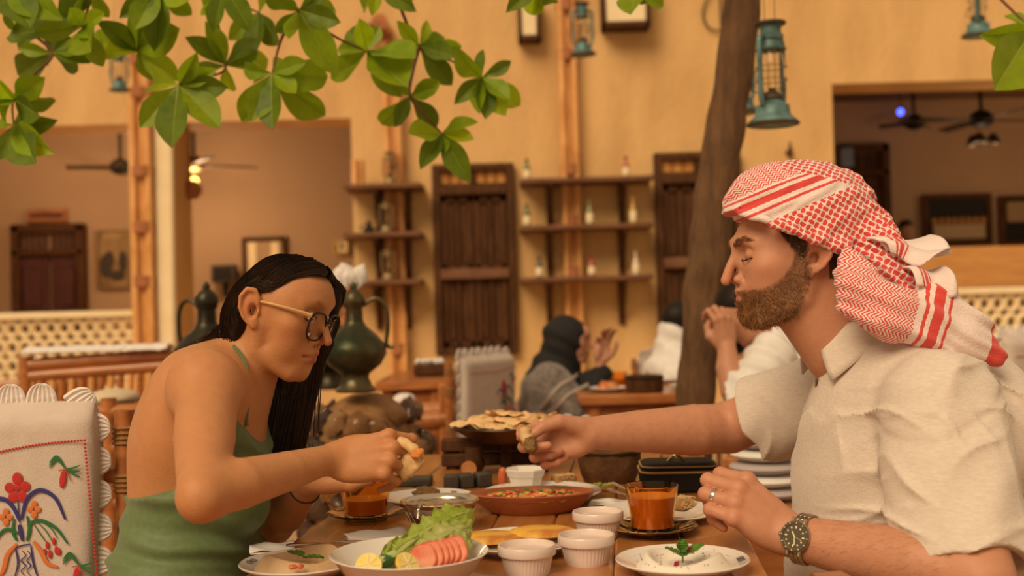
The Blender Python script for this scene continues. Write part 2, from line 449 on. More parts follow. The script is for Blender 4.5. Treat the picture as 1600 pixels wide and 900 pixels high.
def fig(t, wd, H):
    m = MB(); m.ball((0, -.004, .05 * H), (wd * .12, .006, H * .3), 10); m.build('painted_figure', mat('dark paint', (.05, .035, .025), .7), t)
framed('small_picture', 'picture', 'tiny yellow picture with a dark figure left of the wall shelves', 521, 373, 546, 398, YG - .04, mat('yellow frame', (.55, .38, .12), .6), cream, .025, fig)
# speaker box in the middle opening
p = W(351, 428, YG - .2); t = thing('speaker_box', 'dark box like speaker on the gallery wall beside the little window', 'speaker', p); g = MB(); g.box((0, .1, 0), (.06, .19, .06)); g.build('wall_arm', black, t)
g = MB(); g.box((0, 0, 0), (.26, .2, .2), bev=.015); g.build('housing', mat('dark grey box', (.07, .05, .035), .6), t)
g = MB(); g.box((0, -.105, 0), (.2, .02, .14), bev=.006); g.build('grille', black, t)
p = W(351, 452, YG - .2); t2 = MB(); t2.box((0, .03, -.17), (.05, .1, .16), bev=.01); t2.build('bracket', black, t)

def fan(px, py, d, label, lamp=0, n=4, rz=0, ctr=True, L=.55):
    p = W(px, py, d); t = thing('ceiling_fan', label, 'ceiling fan', p, rz)
    m = MB(); m.lathe([(.0, .1), (.05, .09), (.1, .05), (.11, 0), (.1, -.04), (.05, -.07), (0, -.08)][::-1], 20); m.build('motor', black if lamp != 1 else wickm, t)
    m = MB(); m.tube([(0, 0, .08), (0, 0, 3.35 - p.z)], .018, 8); m.build('rod', black, t)
    for k in range(n):
        a = k * 2 * PI / n + .3; m = MB(); R = Matrix.Rotation(a, 3, 'Z') @ Matrix.Rotation(.2, 3, 'X')
        m.box(R @ V(.09 + L / 2, 0, 0), (L, .11, .012), R=R, bev=.02); m.build('blade', mat('dark blade', (.04, .022, .012), .5), t)
    if lamp:
        for k in range(1 if lamp == 1 else 3):
            a = k * 2.1; c = V(0, 0, -.15) if lamp == 1 else V(.1 * math.cos(a), .1 * math.sin(a), -.17)
            m = MB(); m.lathe([(.015, .05), (.045, .02), (.065, -.05), (.06, -.052), (.04, .015), (.012, .045)], 16, c=c); s_ = m.build('lamp_shade', mat('smoked shade', (.03, .018, .01), .3) if lamp > 1 else glass, t)
            m = MB(); m.ball(c + V(0, 0, -.015), .045 if lamp == 1 else .02, 12); m.build('bulb', bulbm if lamp == 1 else wickm, s_)
fan(303, 258, 11.6, 'ceiling fan with one lit yellow bulb in the middle opening', 1, 4, .2)
fan(188, 262, 12.2, 'ceiling fan half hidden behind the bamboo pole in the left opening', 0, 4, .0, L=.45)
fan(1533, 188, 10.6, 'black ceiling fan with three lamp cups in the right opening', 3, 4, -.1)
fan(1428, 192, 12.4, 'farther dark ceiling fan beside the blue light in the right opening', 0, 4, .6, L=.3)
g = MB(); g.ball(W(1407, 175, 12.5), .035, 10); tag(g.build('indicator_light', ledm), 'small glowing blue light above the farther fan', 'light')
g = MB(); g.tube([W(1407, 175, 12.5), V(W(1407, 175, 12.5).x, 12.5, 3.36)], .006, 6); bpy.data.objects['indicator_light']; g.build('cord', black, bpy.data.objects['indicator_light'])
p = W(298, 297, YW + TH - .1); t = thing('woven_basket', 'round woven lamp basket hanging at the pale column', 'basket', p)
m = MB()
for k in range(7):
    z = .07 - k * .022; r = .07 * math.sin(.5 + k * .35) + .03; m.lathe([(r - .012, z - .011), (r, z - .006), (r, z + .006), (r - .012, z + .011)], 16, closed=True)
m.build('woven_shell', bind, t); m = MB(); m.tube([(0, 0, .08), (0, 0, zA - p.z)], .006, 6); m.build('cord', black, t)
# serving hatches at right
def hatch(t, wd, H):
    m = MB()
    for k in range(8): m.ball((-wd * .42 + k * wd * .12, -.03, -.02), (.035, .03, .05), 10)
    m.build('row_of_jars', mat('amber jars', (.45, .2, .05), .4), t); m = MB(); m.box((0, -.03, -H * .3), (wd * .9, .05, H * .36), bev=.01); m.build('counter_front', mat('pale counter', (.42, .30, .17), .6), t)
framed('serving_hatch', 'hatch', 'dark framed serving hatch with a row of amber jars above pale counter', 1441, 304, 1551, 382, YG - .06, darkwood, black, .06, hatch)
def hatch2(t, wd, H):
    m = MB(); m.box((0, -.03, H * .2), (wd * .9, .03, H * .5), bev=.01); m.build('pale_blind', mat('olive blind', (.30, .20, .09), .6), t)
framed('side_window', 'window', 'dark side window with an olive blind at the right edge', 1560, 306, 1640, 382, YG - .06, darkwood, black, .05, hatch2)

# ---------------------------------------------------------------- bamboo poles on the wall
def cane_pole(px0, py0, px1, py1, w_, label, n=3, d=YW - .075, ybind=()):
    a = W(px0, py0, d); b = W(px1, py1, d); cx = (a.x + b.x) / 2; z0, z1 = 0, a.z
    t = thing('bamboo_pole', label, 'pole', (cx, d, z0)); r = w_ / n / 1.8
    for k in range(n):
        x = cx + (k - (n - 1) / 2) * w_ / n; y = d + (.02 if k % 2 else -.02); m = MB(); pts = []; rs = []; z = z0
        while z < z1:
            zz = min(z + .32 + .05 * rnd.random(), z1); pts += [(x, y, z + .002), (x, y, z + .02), (x, y, (z + zz) / 2), (x, y, zz - .02)]; rs += [r * 1.08, r, r * .97, r]; z = zz
        m.tube(pts, rs, 10); m.build('cane', bamboo, t, world=True)
    for py in ybind:
        z = W((px0 + px1) / 2, py, d).z; m = MB()
        for q in range(4): m.lathe([(w_ * .54, -.012), (w_ * .57, 0), (w_ * .54, .012), (w_ * .5, 0)], 14, c=(cx, d, z + q * .022 - .033), sy=.7, closed=True)
        m.build('binding', bind, t, world=True)
cane_pole(219, 80, 226, 545, .18, 'tall bundled bamboo pole beside the pale column at left', 3, ybind=(92, 145, 268, 355, 440))
cane_pole(612, 60, 622, 588, .15, 'bundled bamboo pole behind the left wall shelves', 3, ybind=(250, 352, 428, 545))
cane_pole(886, -40, 895, 490, .15, 'bundled bamboo pole behind the bottle shelves', 3, ybind=(8, 85, 265, 345, 425))
# ---------------------------------------------------------------- shutters windows
def shutter_window(n, px0, py0, px1, py1, zrail):
    a = WPt(px0, py0); b = WPt(px1, py1); x0, x1, z1, z0 = a.x, b.x, a.z, b.z; y = YW - .03; w_ = x1 - x0
    f = MB()
    for x in (x0 + .03, x1 - .03): f.box((x, y, (z0 + z1) / 2), (.06, .12, z1 - z0), bev=.008)
    for z in (z0 + .03, z1 - .03): f.box(((x0 + x1) / 2, y, z), (w_ - .12, .12, .06), bev=.008)
    zt = z1 - .22
    f.box(((x0 + x1) / 2, y - .03, zt), (w_ - .12, .09, .075), bev=.01); f.box(((x0 + x1) / 2, y, (z1 + zt) / 2), (.04, .08, z1 - zt), bev=.006)
    o = struct(f.build('window_%d' % n, darkwood))
    bk = MB(); bk.box(((x0 + x1) / 2, y + .045, (z0 + z1) / 2), (w_ - .06, .01, z1 - z0 - .06)); bk.build('back_board', black, o)
    for k in (0, 1):
        for q in range(3):
            pw = (w_ - .16) / 2; cx = x0 + .06 + k * (pw + .04) + (q + .5) * pw / 3; s_ = MB(); s_.box((cx, y + .01, (z1 + zt) / 2), (pw / 3 - .012, .03, z1 - zt - .12), bev=.004)
            s_.build('slat', slatm, o)
        sw = (w_ - .13) / 2; cx = x0 + .063 + sw * (k + .5); zb = z0 + .06; H = zt - .04 - zb
        s_ = MB()
        for sx in (-1, 0, 1): s_.box((cx + sx * (sw / 2 - .03), y - .0, zb + H / 2), (.05 if sx else .035, .05, H), bev=.006)
        for zf in (0, .47, .53, 1): s_.box((cx, y - .002, zb + .03 + zf * (H - .06)), (sw, .046, .055), bev=.006)
        sh = s_.build('shutter', darkwood, o)
        for sx in (-1, 1):
            for zf in (.25, .75):
                p_ = MB(); p_.box((cx + sx * sw * .22, y + .008, zb + H * zf), (sw * .27, .03, H * .40), bev=.012); p_.build('panel', darkwood, sh)
    zr = zrail; m = MB(); m.box(((x0 + x1) / 2, y - .055, zr), (w_ - .1, .05, .09), bev=.012); m.build('middle_rail', shelfwood, o)
shutter_window(1, 675, 259, 810, 552, WPt(745, 428).z)
shutter_window(2, 1020, 241, 1163, 545, WPt(1040, 412).z)

# ---------------------------------------------------------------- wall shelves
def shelf(px0, px1, py, bxs, label, dp=.36):
    a = WPt(px0, py); b = WPt(px1, py); z = W((px0 + px1) / 2, py, YW - .12).z
    t = thing('wall_shelf', label, 'shelf', ((a.x + b.x) / 2, YW - dp / 2, z))
    m = MB(); m.box((0, 0, 0), (b.x - a.x, dp, .04), bev=.008); m.build('shelf_board', shelfwood, t)
    for bx in bxs:
        x = W(bx, py, YW - .1).x - (a.x + b.x) / 2; m = MB()
        m.box((x, dp / 2 - .02, -.2), (.05, .04, .36), bev=.006); m.tube([(x, dp / 2 - .03, -.32), (x, -dp / 2 + .05, -.03)], .02, 6); m.box((x, 0, -.03), (.05, dp - .04, .03), bev=.004)
        m.build('bracket', darkwood, t)
    return z + .02
n3 = ['top', 'middle', 'lowest']
ZL = [shelf(546, 664, py, (590, 636), f'{n} wooden wall shelf left of the first shuttered window, holding lanterns' if k < 3 else '') for k, (py, n) in enumerate(zip((295, 369, 442), n3))]
ZR = [shelf(812, 1013, py, (858, 972), f'{n} wooden wall shelf with bottles, right of the first shuttered window') for py, n in zip((285, 357, 436), n3)]
def bottle(px, z, label, gc, H=.17, white=True):
    x = W(px, 300, YW - .12).x; t = thing('bottle', label, 'bottle', (x, YW - .23, z), group=None)
    m = MB(); r = .028; m.lathe([(0, 0), (r, .003), (r, H * .5), (r * .8, H * .62), (.011, H * .76), (.010, H * .95), (.0105, H * .95)], 14)
    m.build('glass_body', mat('bottle ' + gc[0], gc[1], .15, coat=.5), t)
    m = MB(); m.lathe([(r + .001, H * .08), (r + .002, H * .1), (r + .002, H * .45), (r + .001, H * .47)], 14); m.build('paper_wrap', cream, t)
    m = MB(); m.lathe([(0, H), (.013, H), (.0135, H * .9), (.0125, H * .86)][::-1], 12); m.build('cap', mat('cap ' + gc[0], gc[1], .4), t)
green = ('green', (.03, .10, .03)); red = ('red', (.35, .02, .02)); yel = ('yellow', (.5, .28, .05)); drk = ('dark', (.02, .03, .04)); wht = ('white', (.6, .45, .3)); olv = ('olive', (.2, .2, .08))
bottle(824, ZR[0], 'green necked bottle on the top bottle shelf, left end', green); bottle(977, ZR[0], 'red capped bottle on the top bottle shelf, right end', red)
bottle(822, ZR[1], 'green necked bottle at left end of the middle bottle shelf', green, .18); bottle(919, ZR[1], 'olive bottle in the centre of the middle bottle shelf', olv, .2)
bottle(986, ZR[1], 'amber bottle at right end of the middle bottle shelf', yel, .22)
bottle(839, ZR[2], 'dark necked bottle at left end of the lowest bottle shelf', drk, .17); bottle(920, ZR[2], 'red necked bottle in the centre of the lowest bottle shelf', red, .16)
bottle(988, ZR[2], 'plain pale bottle at right end of the lowest bottle shelf', wht, .19)

# ---------------------------------------------------------------- hurricane lanterns
def lantern(name, label, cat='lantern', scale=1, metal=teal, group=None, M=None, wires=True, wl=2.0):
    t = thing(name, label, cat, M=M, group=group)
    m = MB(); m.lathe([(0, .002), (.062, 0), (.068, .004), (.066, .010), (.052, .022), (.046, .030), (.044, .052), (.030, .060), (.026, .066), (0, .066)], 32); tk = m.build('fuel_tank', metal, t)
    m = MB(); m.lathe([(.062, -.001), (.070, .001), (.070, .006), (.064, .009)], 32, closed=True); m.build('tank_rim', rustm, tk)
    m = MB(); m.lathe([(.024, .064), (.030, .07), (.030, .078), (.018, .088), (.010, .092), (.008, .10), (0, .10)], 24); m.build('burner', rustm, t)
    m = MB(); m.lathe([(.024, .08), (.034, .11), (.037, .14), (.034, .17), (.027, .20), (.0255, .20), (.0325, .17), (.0355, .14), (.0325, .11), (.0225, .08)], 28, closed=True); m.build('glass_chimney', glass, t)
    m = MB(); m.lathe([(.028, .198), (.040, .200), (.041, .204), (.032, .208), (.030, .225), (.034, .228), (.034, .24), (.028, .245), (.028, .262), (.036, .268), (.040, .272), (.037, .276), (0, .28)], 28); hd = m.build('chimney_hood', metal, t)
    m = MB(); m.lathe([(.036, .266), (.042, .270), (.042, .275), (.036, .276)], 28, closed=True); m.build('hood_rim', rustm, hd)
    for s in (-1, 1):
        m = MB(); m.tube(curve([(s * .030, 0, .235), (s * .046, 0, .232), (s * .053, 0, .215), (s * .053, 0, .15), (s * .052, 0, .08), (s * .043, 0, .05)], 4), .0075, 8); m.build('side_tube', metal, t)
    m = MB()
    for z in (.12, .155): m.lathe([(.039 - .001, z), (.041, z + .001), (.041, z - .001)], 20, closed=True)
    m.tube([(.028, .03, .09), (.028, .03, .2)], .0012, 5); m.tube([(-.028, -.03, .09), (-.028, -.03, .2)], .0012, 5); m.build('wire_guard', rustm, t)
    m = MB(); m.tube(curve([(-.055, 0, .15), (-.075, .01, .12), (-.05, .035, .10), (.0, .05, .095), (.05, .035, .10), (.075, .01, .12), (.055, 0, .15)], 4), .0014, 5); m.build('bail', rustm, t)
    if wires:
        m = MB(); m.tube([(-.026, 0, .27), (-.024, 0, .27 + wl)], .0012, 5); m.tube([(.022, 0, .27), (.012, .0, .27 + wl)], .0012, 5); m.build('hanging_wire', rustm, t)
    return t
def LM(px, py, d, s, rz, tilt=0): return Matrix.Translation(W(px, py, d)) @ Matrix.Rotation(rz, 4, 'Z') @ Matrix.Rotation(tilt, 4, 'Y') @ Matrix.Scale(s, 4)
L0 = lantern('hurricane_lantern', 'large teal hurricane lantern hanging right of the leaning tree trunk', M=LM(1208, 196, 3.55, 1.16, .75), wl=1.5)
dup(L0, None, label='teal hurricane lantern mostly hidden behind the leaning tree trunk', M=LM(1158, 177, 4.6, 1.1, .3))
dup(L0, None, label='pale teal lantern hanging in front of the middle bamboo pole', M=LM(911, 86, 7.0, 1.15, .1))
dup(L0, None, label='teal lantern hanging beside the bamboo pole at upper left', M=LM(187, 142, 8.0, 1.05, .1))
dup(L0, None, label='teal lantern hanging at the upper right corner', M=LM(1529, 57, 5.8, 1.2, 1.1))
brass = mat('dull brass', (.30, .20, .09), .45, metal=.5)
for k, (px, lb) in enumerate(((612, 'little old lantern on the top shelf of the left wall shelves'), (605, 'little lantern with pale base on the middle left wall shelf'), (606, 'little lantern with pale base on the lowest left wall shelf'))):
    x = W(px, 300, YW - .12).x; M = Matrix.Translation((x, YW - .24, ZL[k])) @ Matrix.Scale(.95, 4)
    if k == 0: LS = lantern('shelf_lantern', lb, metal=brass, M=M, wires=False)
    else: dup(LS, None, label=lb, M=M)
x = W(562, 300, YW - .12).x; t = thing('cane_canister', 'short bamboo canister at left end of the top left shelf', 'canister', (x, YW - .24, ZL[0]))
for k in range(3):
    a = k * 2.1; m = MB(); m.tube([(.03 * math.cos(a), .03 * math.sin(a), 0), (.03 * math.cos(a), .03 * math.sin(a), .2)], .03, 10); m.build('cane', bamboo, t)
x = W(578, 300, YW - .12).x; t = thing('coffee_pot', 'small dark coffee pot on the middle left wall shelf', 'pot', (x, YW - .25, ZL[1]))
m = MB(); m.lathe([(0, 0), (.04, 0), (.045, .02), (.03, .05), (.018, .07), (.024, .085), (0, .1)], 20); m.build('body', black, t)
m = MB(); m.tube(curve([(.035, 0, .02), (.07, 0, .04), (.085, 0, .07)], 4), [.009] * 4 + [.006] * 5, 8); m.build('spout', black, t)
m = MB(); m.tube(curve([(-.03, 0, .02), (-.075, 0, .045), (-.03, 0, .075)], 4), .005, 8); m.build('handle', black, t)
# wall lamps and box
def wallbox(px0, py0, px1, py1, name, cat, label, dp=.16, fm=darkwood, im=cream):
    a = WPt(px0, py0); b = WPt(px1, py1); cx, cz = (a.x + b.x) / 2, (a.z + b.z) / 2; wd, H = b.x - a.x, a.z - b.z
    t = thing(name, label, cat, (cx, YW - dp / 2, cz)); m = MB(); m.box((0, dp / 2 - .01, 0), (wd, .02, H), bev=.004)
    for s in (-1, 1): m.box((s * (wd / 2 - .015), 0, 0), (.03, dp, H), bev=.006); m.box((0, 0, s * (H / 2 - .02)), (wd, dp, .04), bev=.006)
    m.build('housing', fm, t); m = MB(); m.box((0, -.01, 0), (wd - .06, dp - .05, H - .08), bev=.01); m.build('lamp_panel', im, t)
wallbox(808, 5, 845, 69, 'wall_lamp', 'lamp', 'small dark framed wall lamp with a cream panel under the leaves')
wallbox(936, -34, 1012, 50, 'wall_cabinet', 'cabinet', 'wide dark wooden box fixed high on the wall beside the teal lantern', .22)
t = thing('roof_beam', 'end of round wooden roof beam sticking out of the wall behind leaves', 'beam', WPt(600, 50) + V(0, -.2, 0))
m = MB(); m.tube([(0, .22, 0), (0, -.15, 0)], [.07, .065], 16); m.build('log', orangewood, t)
m = MB(); m.box((-.1, .05, .0), (.16, .1, .05), bev=.01); m.build('wedge', darkwood, t)
g = MB(); g.tube(curve([W(1112, -20, YW - .03), W(1098, 20, YW - .03), W(1108, 44, YW - .03), W(1128, 48, YW - .03), W(1150, 44, YW - .03)], 6), .008, 6)
g.tube(curve([W(1125, -20, YW - .03), W(1126, 20, YW - .03), W(1127, 46, YW - .03)], 6), .008, 6); tag(g.build('cable', black), 'looping black cable on the wall left of the tree trunk', 'cable')
t = thing('wall_spike', 'small dark wooden peg on the wall under the large lantern', 'peg', W(1233, 237, YW - .06))
m = MB(); m.tube([(0, .06, 0), (0, -.06, .0)], .02, 8); m.tube([(0, -.04, .08), (0, -.04, -.05)], [.006, .028], 8); m.build('peg', darkwood, t)

def glow(p, e, c=(1, .66, .36), r=.12):
    l = bpy.data.lights.new('fan_lamp_and_fill', 'POINT'); l.energy = e; l.color = c; l.shadow_soft_size = r
    o = bpy.data.objects.new('gallery_lamp_and_fill', l); col.objects.link(o); o.location = p
glow(W(303, 283, 11.6) + V(0, -.05, -.1), 75); glow(W(1533, 205, 10.6) + V(0, 0, -.25), 10); glow(V(-5, 11.3, 2.9), 45); glow(V(5.5, 11.8, 2.6), 8)  # lamp light at the fans, plus added fill lights at the gallery ends
# ================================================================ tree
t = thing('courtyard_tree', 'leaning brown tree trunk with leafy overhanging branches above both diners', 'tree', W(1085, 640, 3.9) * 1 + V(0, 0, -.80))
TD = 3.9
pts = [W(1163, -60, TD), W(1158, 20, TD), W(1146, 120, TD), W(1128, 230, TD), W(1114, 330, TD), W(1102, 440, TD), W(1094, 540, TD), W(1086, 640, TD), W(1082, 760, TD), V(W(1078, 640, TD).x, TD, -.02)]
rr = [.062, .064, .066, .067, .069, .070, .066, .064, .07, .09]
cp = curve(pts, 10); m = MB(); n = 20; o = len(cp)
rs = np.interp(np.linspace(0, 1, o), np.linspace(0, 1, len(rr)), rr)
m.tube(cp, list(rs), n)
m.v = [tuple(Vector(p) + V(noise.noise(Vector(p) * 9), noise.noise(Vector(p) * 9 + V(5, 5, 5)), 0) * .010) for p in m.v]
trunk = m.build('trunk', bark, t, world=True)
m = MB(); c = curve([W(1095, 470, TD), W(1130, 478, TD + .05), W(1160, 488, TD + .1), W(1195, 492, TD + .15), W(1225, 470, TD + .15)], 6); m.tube(c, [.06] * 10 + [.05] * 8 + [.035] * (len(c) - 18), 14)
c = curve([W(1120, 480, TD), W(1138, 455, TD), W(1160, 438, TD), W(1176, 455, TD), W(1172, 480, TD), W(1150, 492, TD)], 6); m.tube(c, .028, 12)
m.v = [tuple(Vector(p) + V(noise.noise(Vector(p) * 14), noise.noise(Vector(p) * 14 + V(5, 5, 5)), noise.noise(Vector(p) * 14 + V(9, 5, 5))) * .015) for p in m.v]
m.build('gnarled_limb', bark, t, world=True)
def leafmesh(k, curl, fold, wd):
    m = MB(); prof = [.03, .20, .42, .66, .88, 1.0, 1.0, .88, .60, .04]
    def fn(u, v):
        i = u * 9; a = int(min(i, 8)); wv = prof[a] + (prof[a + 1] - prof[a]) * (i - a); s = (v - .5) * 2
        return V(u, s * wv * wd, curl * u * u + fold * abs(s) * wv + .015 * math.sin(u * 14 + k) * s)
    m.grid(fn, 12, 4); return m
protos = []
for k in range(3):
    for q, (cu, fo, wd) in enumerate(((-.12, .10, .235), (-.28, .16, .215), (.04, .12, .255))):
        o = leafmesh(q, cu, fo, wd).build('leaf', leafm[k], t)
        v = MB(); v.tube([V(u, 0, cu * u * u + .002) for u in (0, .25, .5, .75, .98)], [.009, .007, .005, .004, .002], 5); vo = v.build('leaf_midrib', veinm, o)
        protos.append([o, vo, False])
def leaf(b, tip, k):
    pr = protos[k]
    L = (tip - b).length; x = (tip - b).normalized()
    nrm = V(rnd.uniform(-.5, .5), -1, rnd.uniform(-.7, .5)); z = (nrm - x * nrm.dot(x)).normalized(); y = z.cross(x)
    M = Matrix.Translation(b - t.location) @ Matrix((x, y, z)).transposed().to_4x4() @ Matrix.Scale(L, 4)
    if pr[2]:
        c = pr[0].copy(); col.objects.link(c); c.matrix_local = M; d = pr[1].copy(); col.objects.link(d); d.parent = c
    else: pr[0].matrix_local = M; pr[2] = True
CL = [ # base, depth, tips
 ((22, 155), 2.7, [(90, 165), (66, 182), (-2, 138), (-16, 168), (50, 118)]),
 ((21, 195), 2.7, [(60, 258), (2, 250), (44, 172), (-22, 190)]),
 ((82, 83), 2.8, [(32, 117), (126, 112), (165, 72), (58, 98), (112, 58)]),
 ((128, 42), 2.6, [(108, 10), (160, 104), (54, 52), (2, 46), (165, 20), (140, 52)]),
 ((214, 80), 2.75, [(168, 38), (252, 12), (262, 78), (277, 122), (172, 75), (222, 8), (285, 45), (138, 62)]),
 ((279, 133), 2.6, [(264, 223), (221, 196), (341, 192), (350, 138), (216, 122), (304, 96)]),
 ((353, 102), 2.85, [(286, 127), (300, 58), (424, 92), (398, 58), (330, 40)]),
 ((425, 115), 2.7, [(420, 196), (508, 193), (483, 138), (518, 120), (384, 112), (372, 192), (452, 85), (392, 190)]),
 ((467, 16), 2.6, [(518, 104), (526, 34), (452, 62), (420, -8), (505, -12)]),
 ((573, 80), 2.75, [(520, 124), (626, 153), (636, 140), (658, 82), (522, 72), (592, 42), (650, 96)]),
 ((655, 72), 2.9, [(706, 133), (724, 78), (671, 33), (627, 40), (604, 82), (712, 60)]),
 ((753, 121), 2.8, [(749, 77), (799, 98), (762, 181), (815, 166), (716, 94), (788, 178)]),
 ((641, 150), 2.85, [(594, 200), (681, 200), (682, 136), (620, 190)]),
 ((691, 209), 2.8, [(661, 251), (726, 274), (738, 214), (694, 242)]),
 ((838, -22), 2.6, [(800, 8), (866, 12), (832, 22)]), ((992, -18), 2.6, [(986, 26), (1010, 8)]),
 ((1614, 46), 2.5, [(1553, 62), (1549, 144), (1572, 18), (1604, 8)]),
 ((250, -20), 2.65, [(196, 20), (240, 66), (300, 22), (210, 40)]), ((140, -22), 2.7, [(118, 46), (100, 22), (168, 30)]),
 ((352, -18), 2.75, [(328, 40), (386, 36), (300, 14)]), ((12, -10), 2.6, [(4, 46), (44, 30), (70, 10)]), ((590, -25), 2.8, [(560, 16), (640, 10), (655, 0)]),
 ((405, 20), 2.95, [(395, 74), (360, 60), (440, 70)]), ((70, 40), 2.9, [(110, 92), (30, 60), (60, 8)]),
]
def P(c): return W(c[0][0], c[0][1], c[1])
for ci, c in enumerate(CL):
    b = P(c)
    tips = list(c[2])
    for q_ in range(max(1, len(tips) // 2)): a_ = rnd.random() * 6.28; tips.append((c[0][0] + 55 * math.cos(a_), c[0][1] + 45 * math.sin(a_)))
    for k, tp in enumerate(tips):
        d = c[1] + rnd.uniform(-.12, .1); q = rnd.choice((0, 0, 1, 2, 2, 0)) if k > 1 else rnd.choice((1, 1, 0))
        leaf(b, W(tp[0], tp[1], d), q * 3 + rnd.randrange(3))
for pr in protos:
    if not pr[2]: bpy.data.objects.remove(pr[1]); bpy.data.objects.remove(pr[0])
def twig(seq, r0, r1):
    pts = curve(seq, 5); n = len(pts); m = MB(); m.tube(pts, [r0 + (r1 - r0) * i / (n - 1) for i in range(n)], 6); m.build('branch', twigm, t, world=True)
hub = W(420, -170, 2.9)
twig([W(1165, -75, TD), W(1000, -190, 3.4), hub], .05, .012)
for s in ([hub, W(600, -60, 2.85), W(625, 10, 2.85), P(CL[10]), W(705, 95, 2.85), P(CL[11])], [hub, W(420, -50, 2.75), P(CL[8]), W(525, 58, 2.7), P(CL[9])],
          [P(CL[10]), W(645, 110, 2.88), P(CL[12]), W(668, 185, 2.82), P(CL[13])], [hub, W(350, -60, 2.85), W(338, 20, 2.85), P(CL[6]), W(325, 120, 2.7), P(CL[5])],
          [P(CL[8]), W(440, 60, 2.7), P(CL[7])], [hub, W(240, -70, 2.8), W(200, 0, 2.8), P(CL[4])], [hub, W(80, -90, 2.75), W(20, -10, 2.75), W(45, 45, 2.78), P(CL[2]), W(55, 115, 2.75), P(CL[0]), P(CL[1])],
          [W(80, -90, 2.75), P(CL[18]), P(CL[3])], [hub, P(CL[17])], [hub, P(CL[19]), P(CL[22])], [W(1000, -190, 3.4), P(CL[14])], [W(1000, -190, 3.4), P(CL[15])], [W(1165, -75, TD), W(1450, -120, 3), W(1565, 0, 2.6), P(CL[16])], [W(20, -10, 2.75), P(CL[20])], [hub, P(CL[21])], [W(20, -10, 2.75), P(CL[23])]):
    twig(s, .006 if s[0] != W(20, -10, 2.75) else .004, .002)
